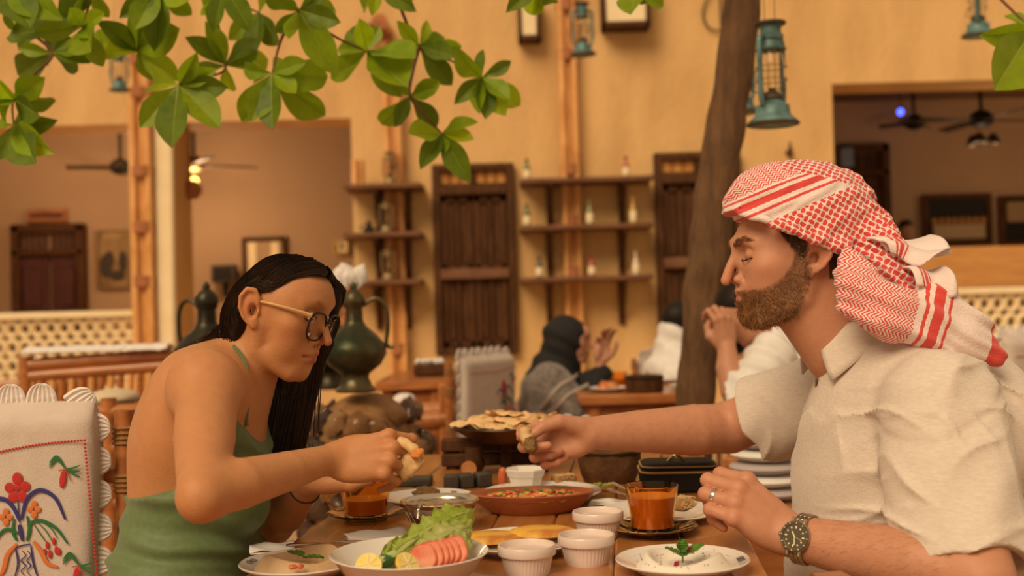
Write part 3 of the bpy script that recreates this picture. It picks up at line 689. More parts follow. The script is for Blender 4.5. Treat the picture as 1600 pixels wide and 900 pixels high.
# ================================================================ people: anatomy
def frame(f, up):
    f = Vector(f).normalized(); r = f.cross(Vector(up)).normalized(); u = r.cross(f); return Matrix((r, f, u)).transposed()
class Head:
    def __init__(s, c, f, up, sc_, male, ky=1.0):
        s.ky = ky
        s.c = Vector(c); s.R = frame(f, up); s.s = sc_; s.m = male
    def w(s, x, y, z): return s.c + s.R @ (V(x, y * s.ky, z) * s.s)
    def loc(s, P): return ((P - npv(s.c)) @ np.array(s.R, dtype=np.float32)) / (s.s * np.array([1, s.ky, 1], dtype=np.float32))
    def sdf(s, P):
        Q = s.loc(P); M = s.m
        A = Q.copy(); A[:, 0] = np.abs(A[:, 0])      # mirrored
        d = ell(Q, (0, -.008, .038), (.074, .097, .080)) if M else ell(Q, (0, .012, .026), (.073, .074, .066))
        if not M: d = su(d, ell(Q, (0, .046, .044), (.058, .056, .044)), .02)
        d = su(d, ell(Q, (0, .040, .022), (.064, .060, .062)), .02)
        d = su(d, ell(Q, (0, .048, -.025), (.058 if M else .055, .048, .058)), .02)
        d = su(d, chain(A, [(.056, .004, -.022), (.050, .012, -.058), (.022, .076, -.080)], [.015, .013, .014]), .030)      # jaw line
        d = su(d, ell(Q, (0, .082, -.074), (.020 if M else .017, .018, .016)), .018)      # chin
        d = su(d, ell(A, (.044, .062, -.004), (.020, .022, .016)), .025)   # cheekbone
        d = su(d, ell(A, (.036, .060, -.032), (.018, .026, .024)), .02)
        d = su(d, ell(Q, (0, .080, -.042), (.028, .024, .026)), .02)     # muzzle
        if M: d = su(d, chain(A, [(.006, .094, .036), (.026, .093, .040), (.044, .078, .036)], [.008, .008, .007]), .015)
        else: d = su(d, chain(A, [(.006, .092, .036), (.026, .090, .040), (.044, .074, .036)], [.006, .006, .005]), .015)
        d = ss(d, ell(A, (.032, .108, .020), (.019, .022, .014)), .014)     # orbit
        d = su(d, ell(A, (.031, .0775, .0175), (.0150, .0150, .0135)), .004)      # lids and globe
        d = ss(d, chain(A, [(.018, .0935, .0130), (.031, .0970, .0095), (.044, .0870, .0128)], [.0012, .0016, .0012]), .002)    # lid slit
        d = ss(d, chain(A, [(.018, .093, .026), (.031, .0955, .0285), (.045, .086, .025)], [.001, .0014, .001]), .004)   # upper fold
        # nose
        nt = (0, .1205, -.018) if M else (0, .1225, -.0145)
        d = su(d, chain(Q, [(0, .0945 if M else .0915, .028), (0, .110 if M else .1055, .006), nt], [.0065, .0070, .0085 if M else .0078]), .010)
        d = su(d, ell(A, (.0115, .0995, -.0185), (.0075, .0115, .0080)), .006)
        d = ss(d, ell(A, (.0065, .1035, -.0265), (.0042, .0075, .0045)), .003)
        d = ss(d, chain(A, [(.0185, .101, -.0125), (.0205, .094, -.020), (.030, .086, -.036)], [.0008, .0010, .0006]), .006)
        # lips
        d = su(d, chain(A, [(0, .1025, -.0385), (.010, .1010, -.0390), (.024, .0885, -.0455)], [.0052, .0052, .002]), .005)
        d = su(d, chain(A, [(0, .1005, -.0515), (.010, .0990, -.0510), (.023, .0875, -.0462)], [.0060, .0055, .002]), .006)
        d = ss(d, chain(A, [(0, .1090, -.0450), (.011, .1055, -.0448), (.026, .0930, -.0470)], [.0012, .0012, .0016]), .0035)
        d = ss(d, chain(A, [(0, .1065, -.0625), (.012, .102, -.0620)], [.004, .002]), .008)
        # ear
        E = A.copy(); t = .28; ca, sa = math.cos(t), math.sin(t)
        ox, oy, oz = .0785, -.008, .004
        x = E[:, 0] - ox; y = E[:, 1] - oy; z = E[:, 2] - oz
        E = np.stack([x * math.cos(.30) + y * math.sin(.30), -x * math.sin(.30) + y * math.cos(.30), z], 1); y, z = E[:, 1].copy(), E[:, 2].copy()
        E[:, 1] = y * ca + z * sa; E[:, 2] = -y * sa + z * ca
        near = (np.abs(E).max(1) < .05)
        e = np.full(len(P), .05, np.float32); G = E[near]
        if len(G):
            q = ell(G, (.001, .001, .004), (.0048, .0165, .026))
            q = su(q, ell(G, (.000, .007, -.024), (.0048, .0085, .0105)), .006)
            q = su(q, chain(G, [(.000, .013, .002), (.003, .015, .014), (.004, .008, .028), (.005, -.006, .031), (.005, -.017, .020), (.004, -.018, .003), (.003, -.011, -.014), (.001, -.001, -.025)], [.0034, .0040, .0043, .0043, .0043, .0040, .0036, .0032]), .002)
            q = ss(q, ell(G, (.008, .0045, -.004), (.0105, .0085, .0120)), .002)
            q = ss(q, chain(G, [(.0085, .008, .020), (.009, -.005, .022), (.009, -.012, .010), (.008, -.012, -.002)], [.0028, .0030, .003, .002]), .0025)
            q = su(q, ell(G, (.002, .0135, -.007), (.0042, .0038, .0055)), .002)
            e[near] = q
            dn = su(d[near], q, .004); dn = ss(dn, ell(G, (.010, .0050, -.004), (.0150, .0085, .0125)), .002); d[near] = dn
        return d * s.s * .97
def hand(P_, wrist, X, Z, right, flex, thumb, s=1.0, spread=(.10, .02, -.06, -.16), fat=1.0, curlz=None):
    """P_ unused placeholder; returns (fn, info). flex: 4 x (mcp, pip, dip) degrees; thumb: 4 local points"""
    X = Vector(X).normalized(); Z = Vector(Z); Z = (Z - X * Z.dot(X)).normalized(); Y = Z.cross(X) if right else X.cross(Z)
    wv = Vector(wrist)
    def L(p): return wv + (X * p[0] + Y * p[1] + Z * p[2]) * s
    K = [(.090, .027, .002), (.094, .006, .004), (.088, -.014, .002), (.078, -.031, -.003)]
    B = [(.012, .014, .0), (.012, .004, .002), (.012, -.006, .0), (.014, -.014, -.003)]
    Ln = [(.043, .026, .021), (.047, .030, .022), (.044, .028, .021), (.035, .021, .019)]
    Rr = [(.0095, .0088, .0080, .0068), (.0098, .0090, .0080, .0068), (.0093, .0086, .0077, .0065), (.0083, .0076, .0068, .0058)]
    fingers = []
    for k in range(4):
        p = Vector(K[k]); pts = [p.copy()]; a = 0
        for j in range(3):
            a += math.radians(flex[k][j]); sp = spread[k] * max(0, math.cos(a))
            dr = V(math.cos(a) * math.cos(sp), math.cos(a) * math.sin(sp), -math.sin(a))
            p = p + dr * Ln[k][j]; pts.append(p.copy())
        fingers.append([L(q) for q in pts])
    th = [L(q) for q in thumb]; wr = [L(q) for q in B]; kn = [L(q) for q in K]
    ctr = L((.07, 0, -.015)); RR = .135 * s
    pm = L((.045, .0, -.006)); Rm = Matrix((X, Y, Z)).transposed()
    thr = L((.035, .022, -.012)); hyp = L((.04, -.022, -.010))
    f = fat * s
    def fn(P):
        d = np.sqrt(((P - npv(ctr)) ** 2).sum(1)) - RR
        m = d < .02; Q = P[m]; d = np.maximum(d, .02)
        if len(Q) == 0: return d
        q = ell(Q, pm, (.050 * s, .034 * s, .0125 * f), Rm)
        for k in range(4): q = su(q, cap(Q, wr[k], kn[k], .0105 * f, .0100 * f), .010)
        q = su(q, ell(Q, hyp, (.034 * s, .014 * s, .015 * f), Rm), .012)
        tq = chain(Q, th, [.0150 * f, .0118 * f, .0100 * f, .0078 * f], 0.004)
        q = su(q, ell(Q, thr, (.028 * s, .013 * s, .014 * f), Rm), .012); q = su(q, tq, .007)
        fs = None
        for k in range(4):
            g_ = chain(Q, fingers[k], [r * f for r in Rr[k]], .003)
            j = fingers[k][1]; g_ = su(g_, np.sqrt(((Q - npv(j)) ** 2).sum(1)) - Rr[k][1] * f * 1.02, .004)
            j = fingers[k][0]; g_ = su(g_, np.sqrt(((Q - npv(j + Z * .0015)) ** 2).sum(1)) - Rr[k][0] * f * 1.08, .006)
            fs = g_ if fs is None else su(fs, g_, .0016)
        # web: blend near the knuckles only
        q = su(q, fs, .0045)
        d[m] = q; return d
    return fn, dict(fingers=fingers, thumb=th, L=L, X=X, Y=Y, Z=Z, kn=kn)
def blush(P, c, r): return np.exp(-((P - npv(c)) ** 2).sum(1) / (r * r))[:, None]
def mixc(c, t, w_): return c * (1 - w_) + np.array(t)[None, :] * w_
def seg(P, a, b, r, soft): return np.clip(.5 - (cap(P, a, b, r)) / soft, 0, 1)[:, None]
skinmat = mat('skin', (1, 1, 1), .48, attr='Col', c2=(.90, .82, .80), nscale=55, contrast=(.3, .9), bump=.12, bscale=420, sss=.12, spec=.4)
hairmat = mat('dark brown hair', (.011, .006, .004), .55, spec=.25)
lashm = mat('eyelash', (.02, .01, .008), .6)
eyew = mat('eye white', (.75, .70, .66), .2); irism = mat('iris', (.05, .03, .02), .2)

def headcolor(Q, c, male, base):
    """Q local head coordinates"""
    A = Q.copy(); A[:, 0] = np.abs(A[:, 0])
    red = np.array(base) * [1.05, .72, .68]
    c = mixc(c, red, .40 * blush(A, (.045, .065, -.012), .022)); c = mixc(c, red, .5 * blush(A, (0, .115, -.012), .013))
    c = mixc(c, red, .45 * blush(A, (.075, -.015, .01), .026))
    lip = np.array([.42, .13, .11]) if male else np.array([.40, .10, .075])
    w_ = np.maximum(seg(A, (0, .1055, -.0405), (.021, .0920, -.0462), .0042, .003), seg(A, (0, .1055, -.0515), (.020, .0925, -.0468), .0058, .003))
    c = mixc(c, lip, (.8 if male else .95) * w_)
    br = np.array([.10, .05, .025]) if male else np.array([.03, .015, .01])
    c = mixc(c, br, (.75 if male else .45) * np.maximum(seg(A, (.012, .100, .036), (.032, .096, .0425), .0042, .004), seg(A, (.032, .096, .0425), (.050, .078, .0375), .003, .004)))
    c = mixc(c, np.array(base) * .6, .5 * seg(A, (.018, .094, .013), (.044, .088, .013), .003, .005))
    return c

def strands(name, m, parent, seeds, w0, seg_fn, n=6):
    """ribbon hairs. seeds: list of paths (lists of Vectors)"""
    mb = MB()
    for path, wd in seeds:
        k = len(path); o = len(mb.v); cols = []
        for i, p in enumerate(path):
            t = (path[min(i + 1, k - 1)] - path[max(0, i - 1)]); v = t.cross(p - CAM); v = v.normalized() if v.length > 1e-9 else V(0, 0, 1)
            v = (v + V(.0, .25, 0)).normalized(); ww = wd * (1 - .85 * (i / (k - 1)) ** 3); mb.v += [tuple(p - v * ww), tuple(p + v * ww)]
        mb.f += [(o + 2 * i, o + 2 * i + 1, o + 2 * i + 3, o + 2 * i + 2) for i in range(k - 1)]
    me = bpy.data.meshes.new(name); inv = WM[parent.name].inverted(); me.from_pydata([tuple(inv @ Vector(p)) for p in mb.v], [], mb.f)
    me.materials.append(m); me.polygons.foreach_set('use_smooth', [True] * len(me.polygons)); me.update()
    o = bpy.data.objects.new(name, me); col.objects.link(o); o.parent = parent; WM[o.name] = WM[parent.name]; return o
def eyes(H, parent):
    for s_ in (-1, 1):
        m = MB(); m.ball(H.w(s_ * .031, .0790, .0165), .0128 * H.s, 20); m.cur = 1
        m.ball(H.w(s_ * .031, .0852, .0115), (.0062 * H.s, .0052 * H.s, .0062 * H.s), 14, R=H.R)
        m.build('eye', [eyew, irism], parent, world=True)
        m = MB(); m.tube(curve([H.w(s_ * .018, .0940, .0125), H.w(s_ * .026, .0975, .0105), H.w(s_ * .036, .0965, .0098), H.w(s_ * .047, .086, .0130)], 4), [.0006, .0009] + [.0011] * 10 + [.0006], 5)
        m.build('eyelash', lashm, parent, world=True)
# ================================================================ the woman
WO = thing('person', 'woman in green dress with glasses and long dark hair holding bread at the left', 'person', V(-.46, 1.75, .46))
wy, wp = math.radians(15), math.radians(-18)
HW = Head(W(430, 492, 1.80), (math.cos(wp) * math.cos(wy), -math.cos(wp) * math.sin(wy), math.sin(wp)), (math.sin(-wp), 0, 1), .95, False, .84)
def wfn():
    nb = W(372, 585, 1.80)                         # neck base
    Sn = W(325, 606, 1.645); Sf = W(385, 600, 1.97)   # shoulder joints
    En = W(316, 776, 1.435); Wn = W(514, 717, 1.625)
    Ef = W(425, 818, 1.88); Wf = W(482, 756, 1.77)
    chest = W(316, 655, 1.79); rib = W(310, 735, 1.80); waist = W(305, 820, 1.80); hip = W(292, 905, 1.80)
    lean = Matrix.Rotation(math.radians(24), 3, 'Y')
    hr, hi = hand(None, Wn, (1, .12, .06), (-.12, -1, .55), True, [(40, 40, 25), (46, 42, 25), (54, 50, 30), (62, 55, 30)],
                  [(.018, .016, -.014), (.042, .022, -.036), (.070, .014, -.052), (.090, .004, -.060)], .96, fat=.90)
    hl, hj = hand(None, Wf, (1, -.12, .16), (.2, .5, -1), False, [(4, 22, 15), (6, 24, 15), (8, 26, 15), (10, 26, 15)],
                  [(.018, .020, -.012), (.042, .042, -.02), (.070, .050, -.03), (.092, .048, -.036)], .95, fat=.90)
    def torso(P, e=0):
        d = ell(P, chest, (.092, .135, .125), lean)
        d = su(d, ell(P, rib, (.093, .120, .12)), .05)
        d = su(d, ell(P, waist, (.088, .118, .12)), .05)
        d = su(d, ell(P, hip, (.100, .155, .10)), .05)
        for y in (-.062, .062): d = su(d, ell(P, W(386, 765, 1.80) + V(0, y, 0), (.046, .048, .046)), .03)
        return d
    def fn(P):
        d = torso(P)
        d = su(d, chain(P, [Sn, W(352, 603, 1.76), W(368, 600, 1.86), Sf], [.040, .034, .032, .038]), .05)
        d = su(d, ell(P, W(318, 604, 1.64), (.050, .046, .052)), .03)
        d = su(d, ell(P, W(290, 660, 1.74), (.035, .07, .09)), .05)         # shoulder blade
        d = su(d, chain(P, [W(362, 606, 1.80), HW.w(0, -.018, -.030)], [.050, .046]), .028)  # neck
        d = su(d, chain(P, [W(375, 650, 1.80), HW.w(.01, -.002, -.055)], [.022, .032]), .03)
        d = su(d, cap(P, HW.w(.045, -.015, -.03), W(388, 640, 1.76), .011, .007), .018)
        arm = chain(P, [Sn, Sn.lerp(En, .5) + V(0, -.004, 0), En], [.043, .040, .030], .002)
        arm = su(arm, chain(P, [En, En.lerp(Wn, .28) + V(0, 0, .002), En.lerp(Wn, .65), Wn], [.029, .0325, .0265, .0200], .002), .014)
        arm = su(arm, ell(P, En + V(-.006, .006, -.014), (.015, .016, .014)), .012)
        d = su(d, arm, .022)
        far = chain(P, [Sf, Ef, Ef.lerp(Wf, .35), Wf], [.042, .034, .034, .022], .01)
        d = su(d, far, .02)
        d = su(d, hr(P), .014); d = su(d, hl(P), .014)
        H = np.sqrt(((P - npv(HW.w(0, .02, .01))) ** 2).sum(1)) - .16
        m = H < .02; h = np.maximum(H, .02); 
        if m.any(): h[m] = HW.sdf(P[m])
        return su(d, h, .012)
    return fn, torso, hi, hj, dict(Sn=Sn, Sf=Sf, En=En, Wn=Wn, chest=chest, lean=lean)
Wf_, Wt_, hi, hj, WJ = wfn()
wbase = np.array([.54, .245, .102])  # skin base darkened to carry the tree shade
def wcol(v):
    v = v.astype(np.float32); c = np.tile(wbase, (len(v), 1)); Q = HW.loc(v)
    c = headcolor(Q, c, False, wbase)
    red = wbase * [1.02, .75, .68]
    for h in (hi, hj):
        for f in h['fingers']:
            for q in f: c = mixc(c, red, .35 * blush(v, q, .012))
    c = mixc(c, red, .35 * blush(v, WJ['En'] + V(0, 0, -.03), .03))
    sc_ = np.clip((Q[:, 2] - .074 + np.maximum(0, -Q[:, 1] + .04) * .9) / .01, 0, 1)[:, None]
    return mixc(c, [.03, .015, .01], sc_ * .9 * (np.abs(Q[:, 0]) < .0725)[:, None])
sk, wv_, wf_ = sdf_obj('skin', [(Wf_, (-.68, 1.36, .66), (-.12, 2.06, 1.25), .0023)], skinmat, WO, wcol)
eyes(HW, WO)
# dress
lo_dress = W(208, 770, 1.8).z; 
TA, TB, TC = [W(px, py, 1.74) for px, py in ((377, 640), (360, 722), (410, 722))]
def tri2(P):
    d = None
    for a_, b_ in ((TA, TB), (TB, TC), (TC, TA)):
        ex, ez = b_.x - a_.x, b_.z - a_.z; L_ = math.hypot(ex, ez)
        q = ((P[:, 0] - a_.x) * ez - (P[:, 2] - a_.z) * ex) / L_
        q = q if ((TA.x + TB.x + TC.x) / 3 - a_.x) * ez - ((TA.z + TB.z + TC.z) / 3 - a_.z) * ex < 0 else -q
        d = q if d is None else np.maximum(d, q)
    return d
def dress(P):
    d = Wt_(P) - .007
    d = su(d, ell(P, W(288, 925, 1.80), (.112, .160, .12)), .03)
    d = su(d, chain(P, [W(300, 1040, 1.70), W(500, 1090, 1.66)], [.085, .07]), .04)
    d = su(d, chain(P, [W(300, 1020, 1.9), W(480, 1060, 1.95)], [.085, .07]), .04)
    g_ = wave(P, (.25, .1, 1), .055, 0, .004, .19) * .0035 + wave(P, (.1, .3, 1), .031, 1.3, .004, .13) * .0018
    d = d + g_ * np.clip((1.0 - P[:, 2]) / .12, 0, 1)
    x0 = W(205, 770, 1.8).x; x1 = W(440, 715, 1.8).x
    t = np.clip((P[:, 0] - x0) / (x1 - x0), 0, 1)
    top = lo_dress + t ** 1.2 * .060
    return np.maximum(d, np.minimum((P[:, 2] - top) * .8, tri2(P)))
dressm = mat('sage green satin jersey', (.125, .185, .072), .6, c2=(.105, .158, .06), nscale=120, sheen=.15)
sdf_obj('dress', [(dress, (-.72, 1.5, .62), (-.24, 2.12, 1.05), .0035)], dressm, WO)
for s_, ya in ((-1, 1.735), (1, 1.86)):
    m = MB(); pts = curve([W(379, 650, ya), W(375, 630, ya), W(368, 604, ya + .01), W(362, 592, ya + .03)], 6)
    out = []
    for p in pts:   # push on to the skin
        Pp = np.array([tuple(p)], np.float32); 
        for _ in range(6):
            d0 = Wf_(Pp)[0]; e = .002; gr = np.array([Wf_(Pp + np.eye(3, dtype=np.float32)[i][None] * e)[0] - d0 for i in range(3)]) / e
            gr /= (np.linalg.norm(gr) + 1e-9); gr[0] *= .2; Pp = Pp - (d0 - .003) * gr[None].astype(np.float32)
        out.append(V(*Pp[0]))
    m.tube(out, [.0045] + [.003] * (len(out) - 1), 6); m.build('dress_strap', dressm, WO, world=True)
# glasses
gm = mat('dark tortoise frame', (.022, .009, .006), .4, spec=.3); gold = mat('gold metal', (.92, .62, .28), .3, metal=.85)
lensm = mat('spectacle lens', (.97, .97, .97), .02, trans=1, ior=1.05)
gt = MB()
def lensring(cx):
    out = []
    for k in range(20):
        a = 2 * PI * k / 20; x = math.cos(a); z = math.sin(a); r = 1.0 / (abs(x) ** 3.0 + abs(z) ** 3.0) ** (1 / 3.0)
        out.append(HW.w(cx + x * r * .0275, .1055 - .10 * abs(cx + x * r * .0275) * .9 + .004, .006 + z * r * .0225 * (1.05 if z < 0 else .95)))
    return out
for cx in (-.0315, .0315):
    q = lensring(cx); q.append(q[0]); gt.tube(q + [q[1]], .0018, 6)
gt.tube(curve([HW.w(-.008, .114, .014), HW.w(0, .116, .018), HW.w(.008, .114, .014)], 4), .0016, 6)
GL = gt.build('eyeglasses', gm, WO, world=True)
for cx in (-.0315, .0315):
    q = lensring(cx); m = MB(); c0 = sum(q, V(0, 0, 0)) / 20; m.add(q + [c0 + HW.R @ V(0, .001, 0)], [(k, (k + 1) % 20, 20) for k in range(20)]); m.build('lens', lensm, GL, world=True, solid=.0006)
for s_ in (-1, 1):
    m = MB(); m.tube([HW.w(s_ * .0575, .1035, .021), HW.w(s_ * .066, .090, .022), HW.w(s_ * .075, .045, .021), HW.w(s_ * .077, .006, .019), HW.w(s_ * .078, -.012, .010)], [.0036, .0032, .0026, .0021, .0016], 6)
    m.build('temple', gold, GL, world=True)
# hair: mass plus strands
def hairvol(P):
    Q = HW.loc(P)
    d = ell(Q, (0, .010, .026), (.082, .080, .072))
    d = su(d, ell(Q, (0, .040, .046), (.066, .067, .056)), .01)
    d = su(d, ell(Q, (0, -.028, -.015), (.072, .042, .065)), .03)
    cut0 = ell(Q, (.085, -.008, .0), (.03, .030, .036))
    cut = np.maximum(-(Q[:, 1] + .030), Q[:, 2] - (.036 + .72 * np.maximum(0, Q[:, 1] - .005)))
    d = ss(d, np.minimum(cut, cut0), .006)
    d = su(d, chain(P, [HW.w(.02, -.030, -.01), W(386, 518, 1.81), W(356, 538, 1.81), W(322, 554, 1.83), W(288, 566, 1.87)], [.044, .036, .033, .026, .012]), .03)
    # curtain on the far side of the face
    k = chain(P, [HW.w(-.056, .072, .060), HW.w(-.076, .068, .005), W(488, 560, 1.90), W(462, 640, 1.905), W(450, 712, 1.90)], [.018, .018, .024, .030, .026])
    k = su(k, chain(P, [HW.w(-.074, .0, .0), W(440, 610, 1.90), W(425, 712, 1.90)], [.026, .036, .030]), .02)
    d = su(d, k, .02)
    return d
hairo, hv, hf = sdf_obj('hair', [(hairvol, (-.58, 1.60, .76), (-.20, 2.06, 1.27), .003)], hairmat, WO)
def grad(fn, p, e=.002):
    P = np.array([tuple(p)] + [tuple(Vector(p) + V(*[e if i == j else 0 for j in range(3)])) for i in range(3)], np.float32); q = fn(P); return q[0], V(*(q[1:] - q[0])).normalized()
guides = []
# crown parting to back
def surfpath(pts, off):
    out = []
    for p in curve(pts, 3):
        for _ in range(3):
            d0, g_ = grad(hairvol, p); p = p - g_ * (d0 - off)
        out.append(p)
    return out
seedlist = []
A0 = [(.004, .088, .094), (.030, .072, .088), (.056, .044, .070), (.072, .014, .048), (.080, -.022, .040), (.076, -.042, .000)]
A1 = [(.004, -.030, .090), (.035, -.050, .075), (.056, -.068, .035), (.058, -.072, .000), (.050, -.070, -.035), (.040, -.065, -.060)]
for i in range(34):
    a = i / 33
    g_ = [HW.w(*[p + (q - p) * a for p, q in zip(u, v)]) for u, v in zip(A0, A1)]
    g_ += [W(384 - 24 * a, 536 - 20 * a, 1.79), W(358 - 26 * a, 556 - 18 * a, 1.80), W(318 - 14 * a, 572 - 18 * a, 1.83), W(282 - 4 * a, 578 - 14 * a, 1.87)]
    guides.append(surfpath(g_, .0005))
for i in range(14):
    a = i / 13
    guides.append(surfpath([HW.w(-.010, .092 - .03 * a, .094), HW.w(-.050, .088 - .04 * a, .075), HW.w(-.072, .072 - .05 * a, .03), W(500 - 60 * a, 560, 1.885), W(492 - 60 * a, 620, 1.885), W(480 - 60 * a, 700, 1.88), W(474 - 62 * a, 722, 1.885)], .0005))
for gd in guides:
    for _ in range(22):
        o_ = V(rnd.gauss(0, .0020), rnd.gauss(0, .0020), rnd.gauss(0, .0020)); ph = rnd.random() * 6; e_ = V(rnd.gauss(0, .006), rnd.gauss(0, .006), rnd.gauss(0, .010))
        seedlist.append(([p + o_ + e_ * (k / len(gd)) ** 2 + V(0, 0, .0012 * math.sin(k * .7 + ph)) for k, p in enumerate(gd)], rnd.uniform(.0004, .0011)))
for _ in range(26):   # loose ends by the cheek
    x = rnd.uniform(452, 500); a = W(x + 6, 565, 1.86); b = W(x, 640, 1.88); c = W(x - 4 + rnd.uniform(-6, 6), 700 + rnd.uniform(0, 25), 1.88)
    seedlist.append((curve([HW.w(-.07, .08, .01), a, b, c], 5), rnd.uniform(.0004, .0009)))
strands('hair_strands', mat('hair strand', (.012, .007, .005), .38, c2=(.034, .016, .009), nscale=25, spec=.35), hairo, seedlist, 0, None)
# ring and bracelet
f = hi['fingers'][2]; p = f[0].lerp(f[1], .78); ax = (f[1] - f[0]).normalized(); Rz = ax.to_track_quat('Z', 'Y').to_matrix()
m = MB(); m.lathe([(.0086, -.0015), (.0096, -.0015), (.0096, .0015), (.0086, .0015)], 20, R=Rz, c=p, closed=True)
rg = m.build('ring', gold, WO, world=True); m = MB()
for q in range(4): m.ball(p + hi['Z'] * .0105 + ax * .003 * (q - 1.5), .002, 8)
m.build('ring_stones', mat('sparkling stone', (.8, .7, .6), .1, metal=.5), rg, world=True)
bp_, bq_ = W(482, 756, 1.77), W(425, 818, 1.88); ax = (bp_ - bq_).normalized(); Rz = ax.to_track_quat('Z', 'Y').to_matrix()
m = MB(); m.lathe([(.0255 + .0012 * math.cos(a * PI / 3), .0012 * math.sin(a * PI / 3)) for a in range(6)], 28, R=Rz, c=bq_.lerp(bp_, .9), closed=True); m.build('bracelet', mat('dark cord', (.05, .03, .02), .6), WO, world=True)
# ================================================================ the man
MA = thing('person', 'bearded man in white shirt and red checked headscarf holding out food at right', 'person', V(.60, 1.78, .46))
mp_ = math.radians(-5)
HM = Head(W(1247, 408, 1.80), (-math.cos(mp_), -.05, math.sin(mp_)), (math.sin(mp_), 0, 1), .97, True)
nbM = W(1350, 560, 1.82)
SnM = W(1478, 632, 1.60); SfM = W(1318, 588, 2.02)
EnM = W(1530, 905, 1.46); WnM = W(1238, 838, 1.615)
EfM = W(1140, 668, 2.14); WfM = W(922, 677, 2.03)
hnr, hn = hand(None, WnM, (-.78, .10, .62), (.10, -.80, .60), False, [(46, 85, 40), (40, 92, 45), (36, 98, 50), (30, 98, 50)],
               [(.018, .020, -.012), (.045, .034, -.030), (.072, .020, -.048), (.090, .002, -.052)], 1.04, spread=(.06, .02, -.02, -.05), fat=1.08)
hfr, hf_ = hand(None, WfM, (-1, .0, -.16), (.10, 1, .12), True, [(42, 50, 30), (58, 74, 40), (70, 96, 48), (74, 100, 50)],
                [(.020, .020, -.014), (.050, .036, -.026), (.080, .034, -.036), (.106, .022, -.042)], 1.0, spread=(.10, .02, -.05, -.10), fat=1.04)
def Mfn(P):
    d = ell(P, W(1415, 690, 1.80), (.10, .14, .16))
    d = su(d, chain(P, [SnM, W(1410, 600, 1.75), W(1370, 590, 1.88), SfM], [.040, .035, .035, .04]), .03)
    d = su(d, chain(P, [nbM + V(-.01, 0, -.02), HM.w(0, -.020, -.030)], [.060, .060]), .02)
    d = su(d, chain(P, [W(1300, 545, 1.80), HM.w(0, .015, -.055)], [.042, .044]), .03)
    d = su(d, cap(P, HM.w(0, .064, -.028), HM.w(0, .072, -.030), .014, .014), .01)
    arm = chain(P, [SnM, SnM.lerp(EnM, .5), EnM], [.050, .046, .042], .002)
    arm = su(arm, chain(P, [EnM, EnM.lerp(WnM, .30) + V(0, 0, .004), EnM.lerp(WnM, .68), WnM], [.042, .046, .037, .0295], .002), .014)
    d = su(d, arm, .02)
    far = chain(P, [SfM, SfM.lerp(EfM, .6), EfM], [.052, .050, .045], .002)
    far = su(far, chain(P, [EfM, EfM.lerp(WfM, .26) + V(0, 0, -.002), EfM.lerp(WfM, .66), WfM], [.044, .047, .037, .0285], .002), .014)
    d = su(d, far, .02)
    d = su(d, hnr(P), .014); d = su(d, hfr(P), .014)
    H = np.sqrt(((P - npv(HM.w(0, .02, .01))) ** 2).sum(1)) - .17
    m = H < .02; h = np.maximum(H, .02)
    if m.any(): h[m] = HM.sdf(P[m])
    return su(d, h, .012)
mbase = np.array([.55, .265, .155])  # tree shade is put into this skin colour, darker overall
def beardmask(Q):
    A = np.abs(Q[:, 0]); y, z = Q[:, 1], Q[:, 2]
    # upper beard line: sideburn in front of the ear sweeping down to the mouth corner
    line = np.interp(y, [.006, .018, .030, .045, .062, .080, .094], [.045, .034, .0, -.018, -.029, -.034, -.0335])
    back = .004 + .0 * z + np.clip((-z - .03) * .5, 0, .03)
    low = np.interp(y, [.0, .03, .06, .09], [-.062, -.078, -.094, -.104])
    m = np.clip((line - z) / .010, 0, 1) * np.clip((y - back) / .006, 0, 1) * np.clip((z - low + .006) / .01, 0, 1)
    # moustache and lip gap
    lipd = np.maximum(0, 1 - (((z + .0455) / .0105) ** 2 + ((A) / .021) ** 2))
    return m * (1 - np.clip(lipd * 3, 0, 1) * (y > .085))
def mcol(v):
    v = v.astype(np.float32); c = np.tile(mbase, (len(v), 1)); Q = HM.loc(v); c = headcolor(Q, c, True, mbase)
    red = mbase * [1.04, .70, .68]
    for h in (hn, hf_):
        for k, f in enumerate(h['fingers']):
            for q in f[:3]: c = mixc(c, red, .5 * blush(v, q, .011))
            c = mixc(c, red, .45 * blush(v, f[3], .012))
    b = beardmask(Q)[:, None]; c = mixc(c, [.15, .065, .03], b * .75)
    yf = np.interp(Q[:, 2], [0, .02, .05, .08], [.012, .027, .045, .042])
    hl = (Q[:, 1] < yf) & (Q[:, 2] > .004) & ((Q[:, 1] > .010) | (Q[:, 2] > .036)); c = mixc(c, [.05, .026, .014], .85 * hl[:, None].astype(float))
    nape = ((Q[:, 1] < -.028) & (Q[:, 2] > -.035)).astype(float)[:, None]; c = mixc(c, [.035, .018, .010], .9 * nape)
    for (x, y, z, r) in ((.06, .065, .060, .0022), (.05, -.035, -.06, .0022), (.05, .0, -.035, .003)): c = mixc(c, [.2, .07, .04], .8 * blush(Q, (x, y, z), r))
    return c
skm, mv, mf = sdf_obj('skin', [(Mfn, (.0, 1.34, .72), (.84, 2.26, 1.36), .0025)], skinmat, MA, mcol)
eyes(HM, MA)
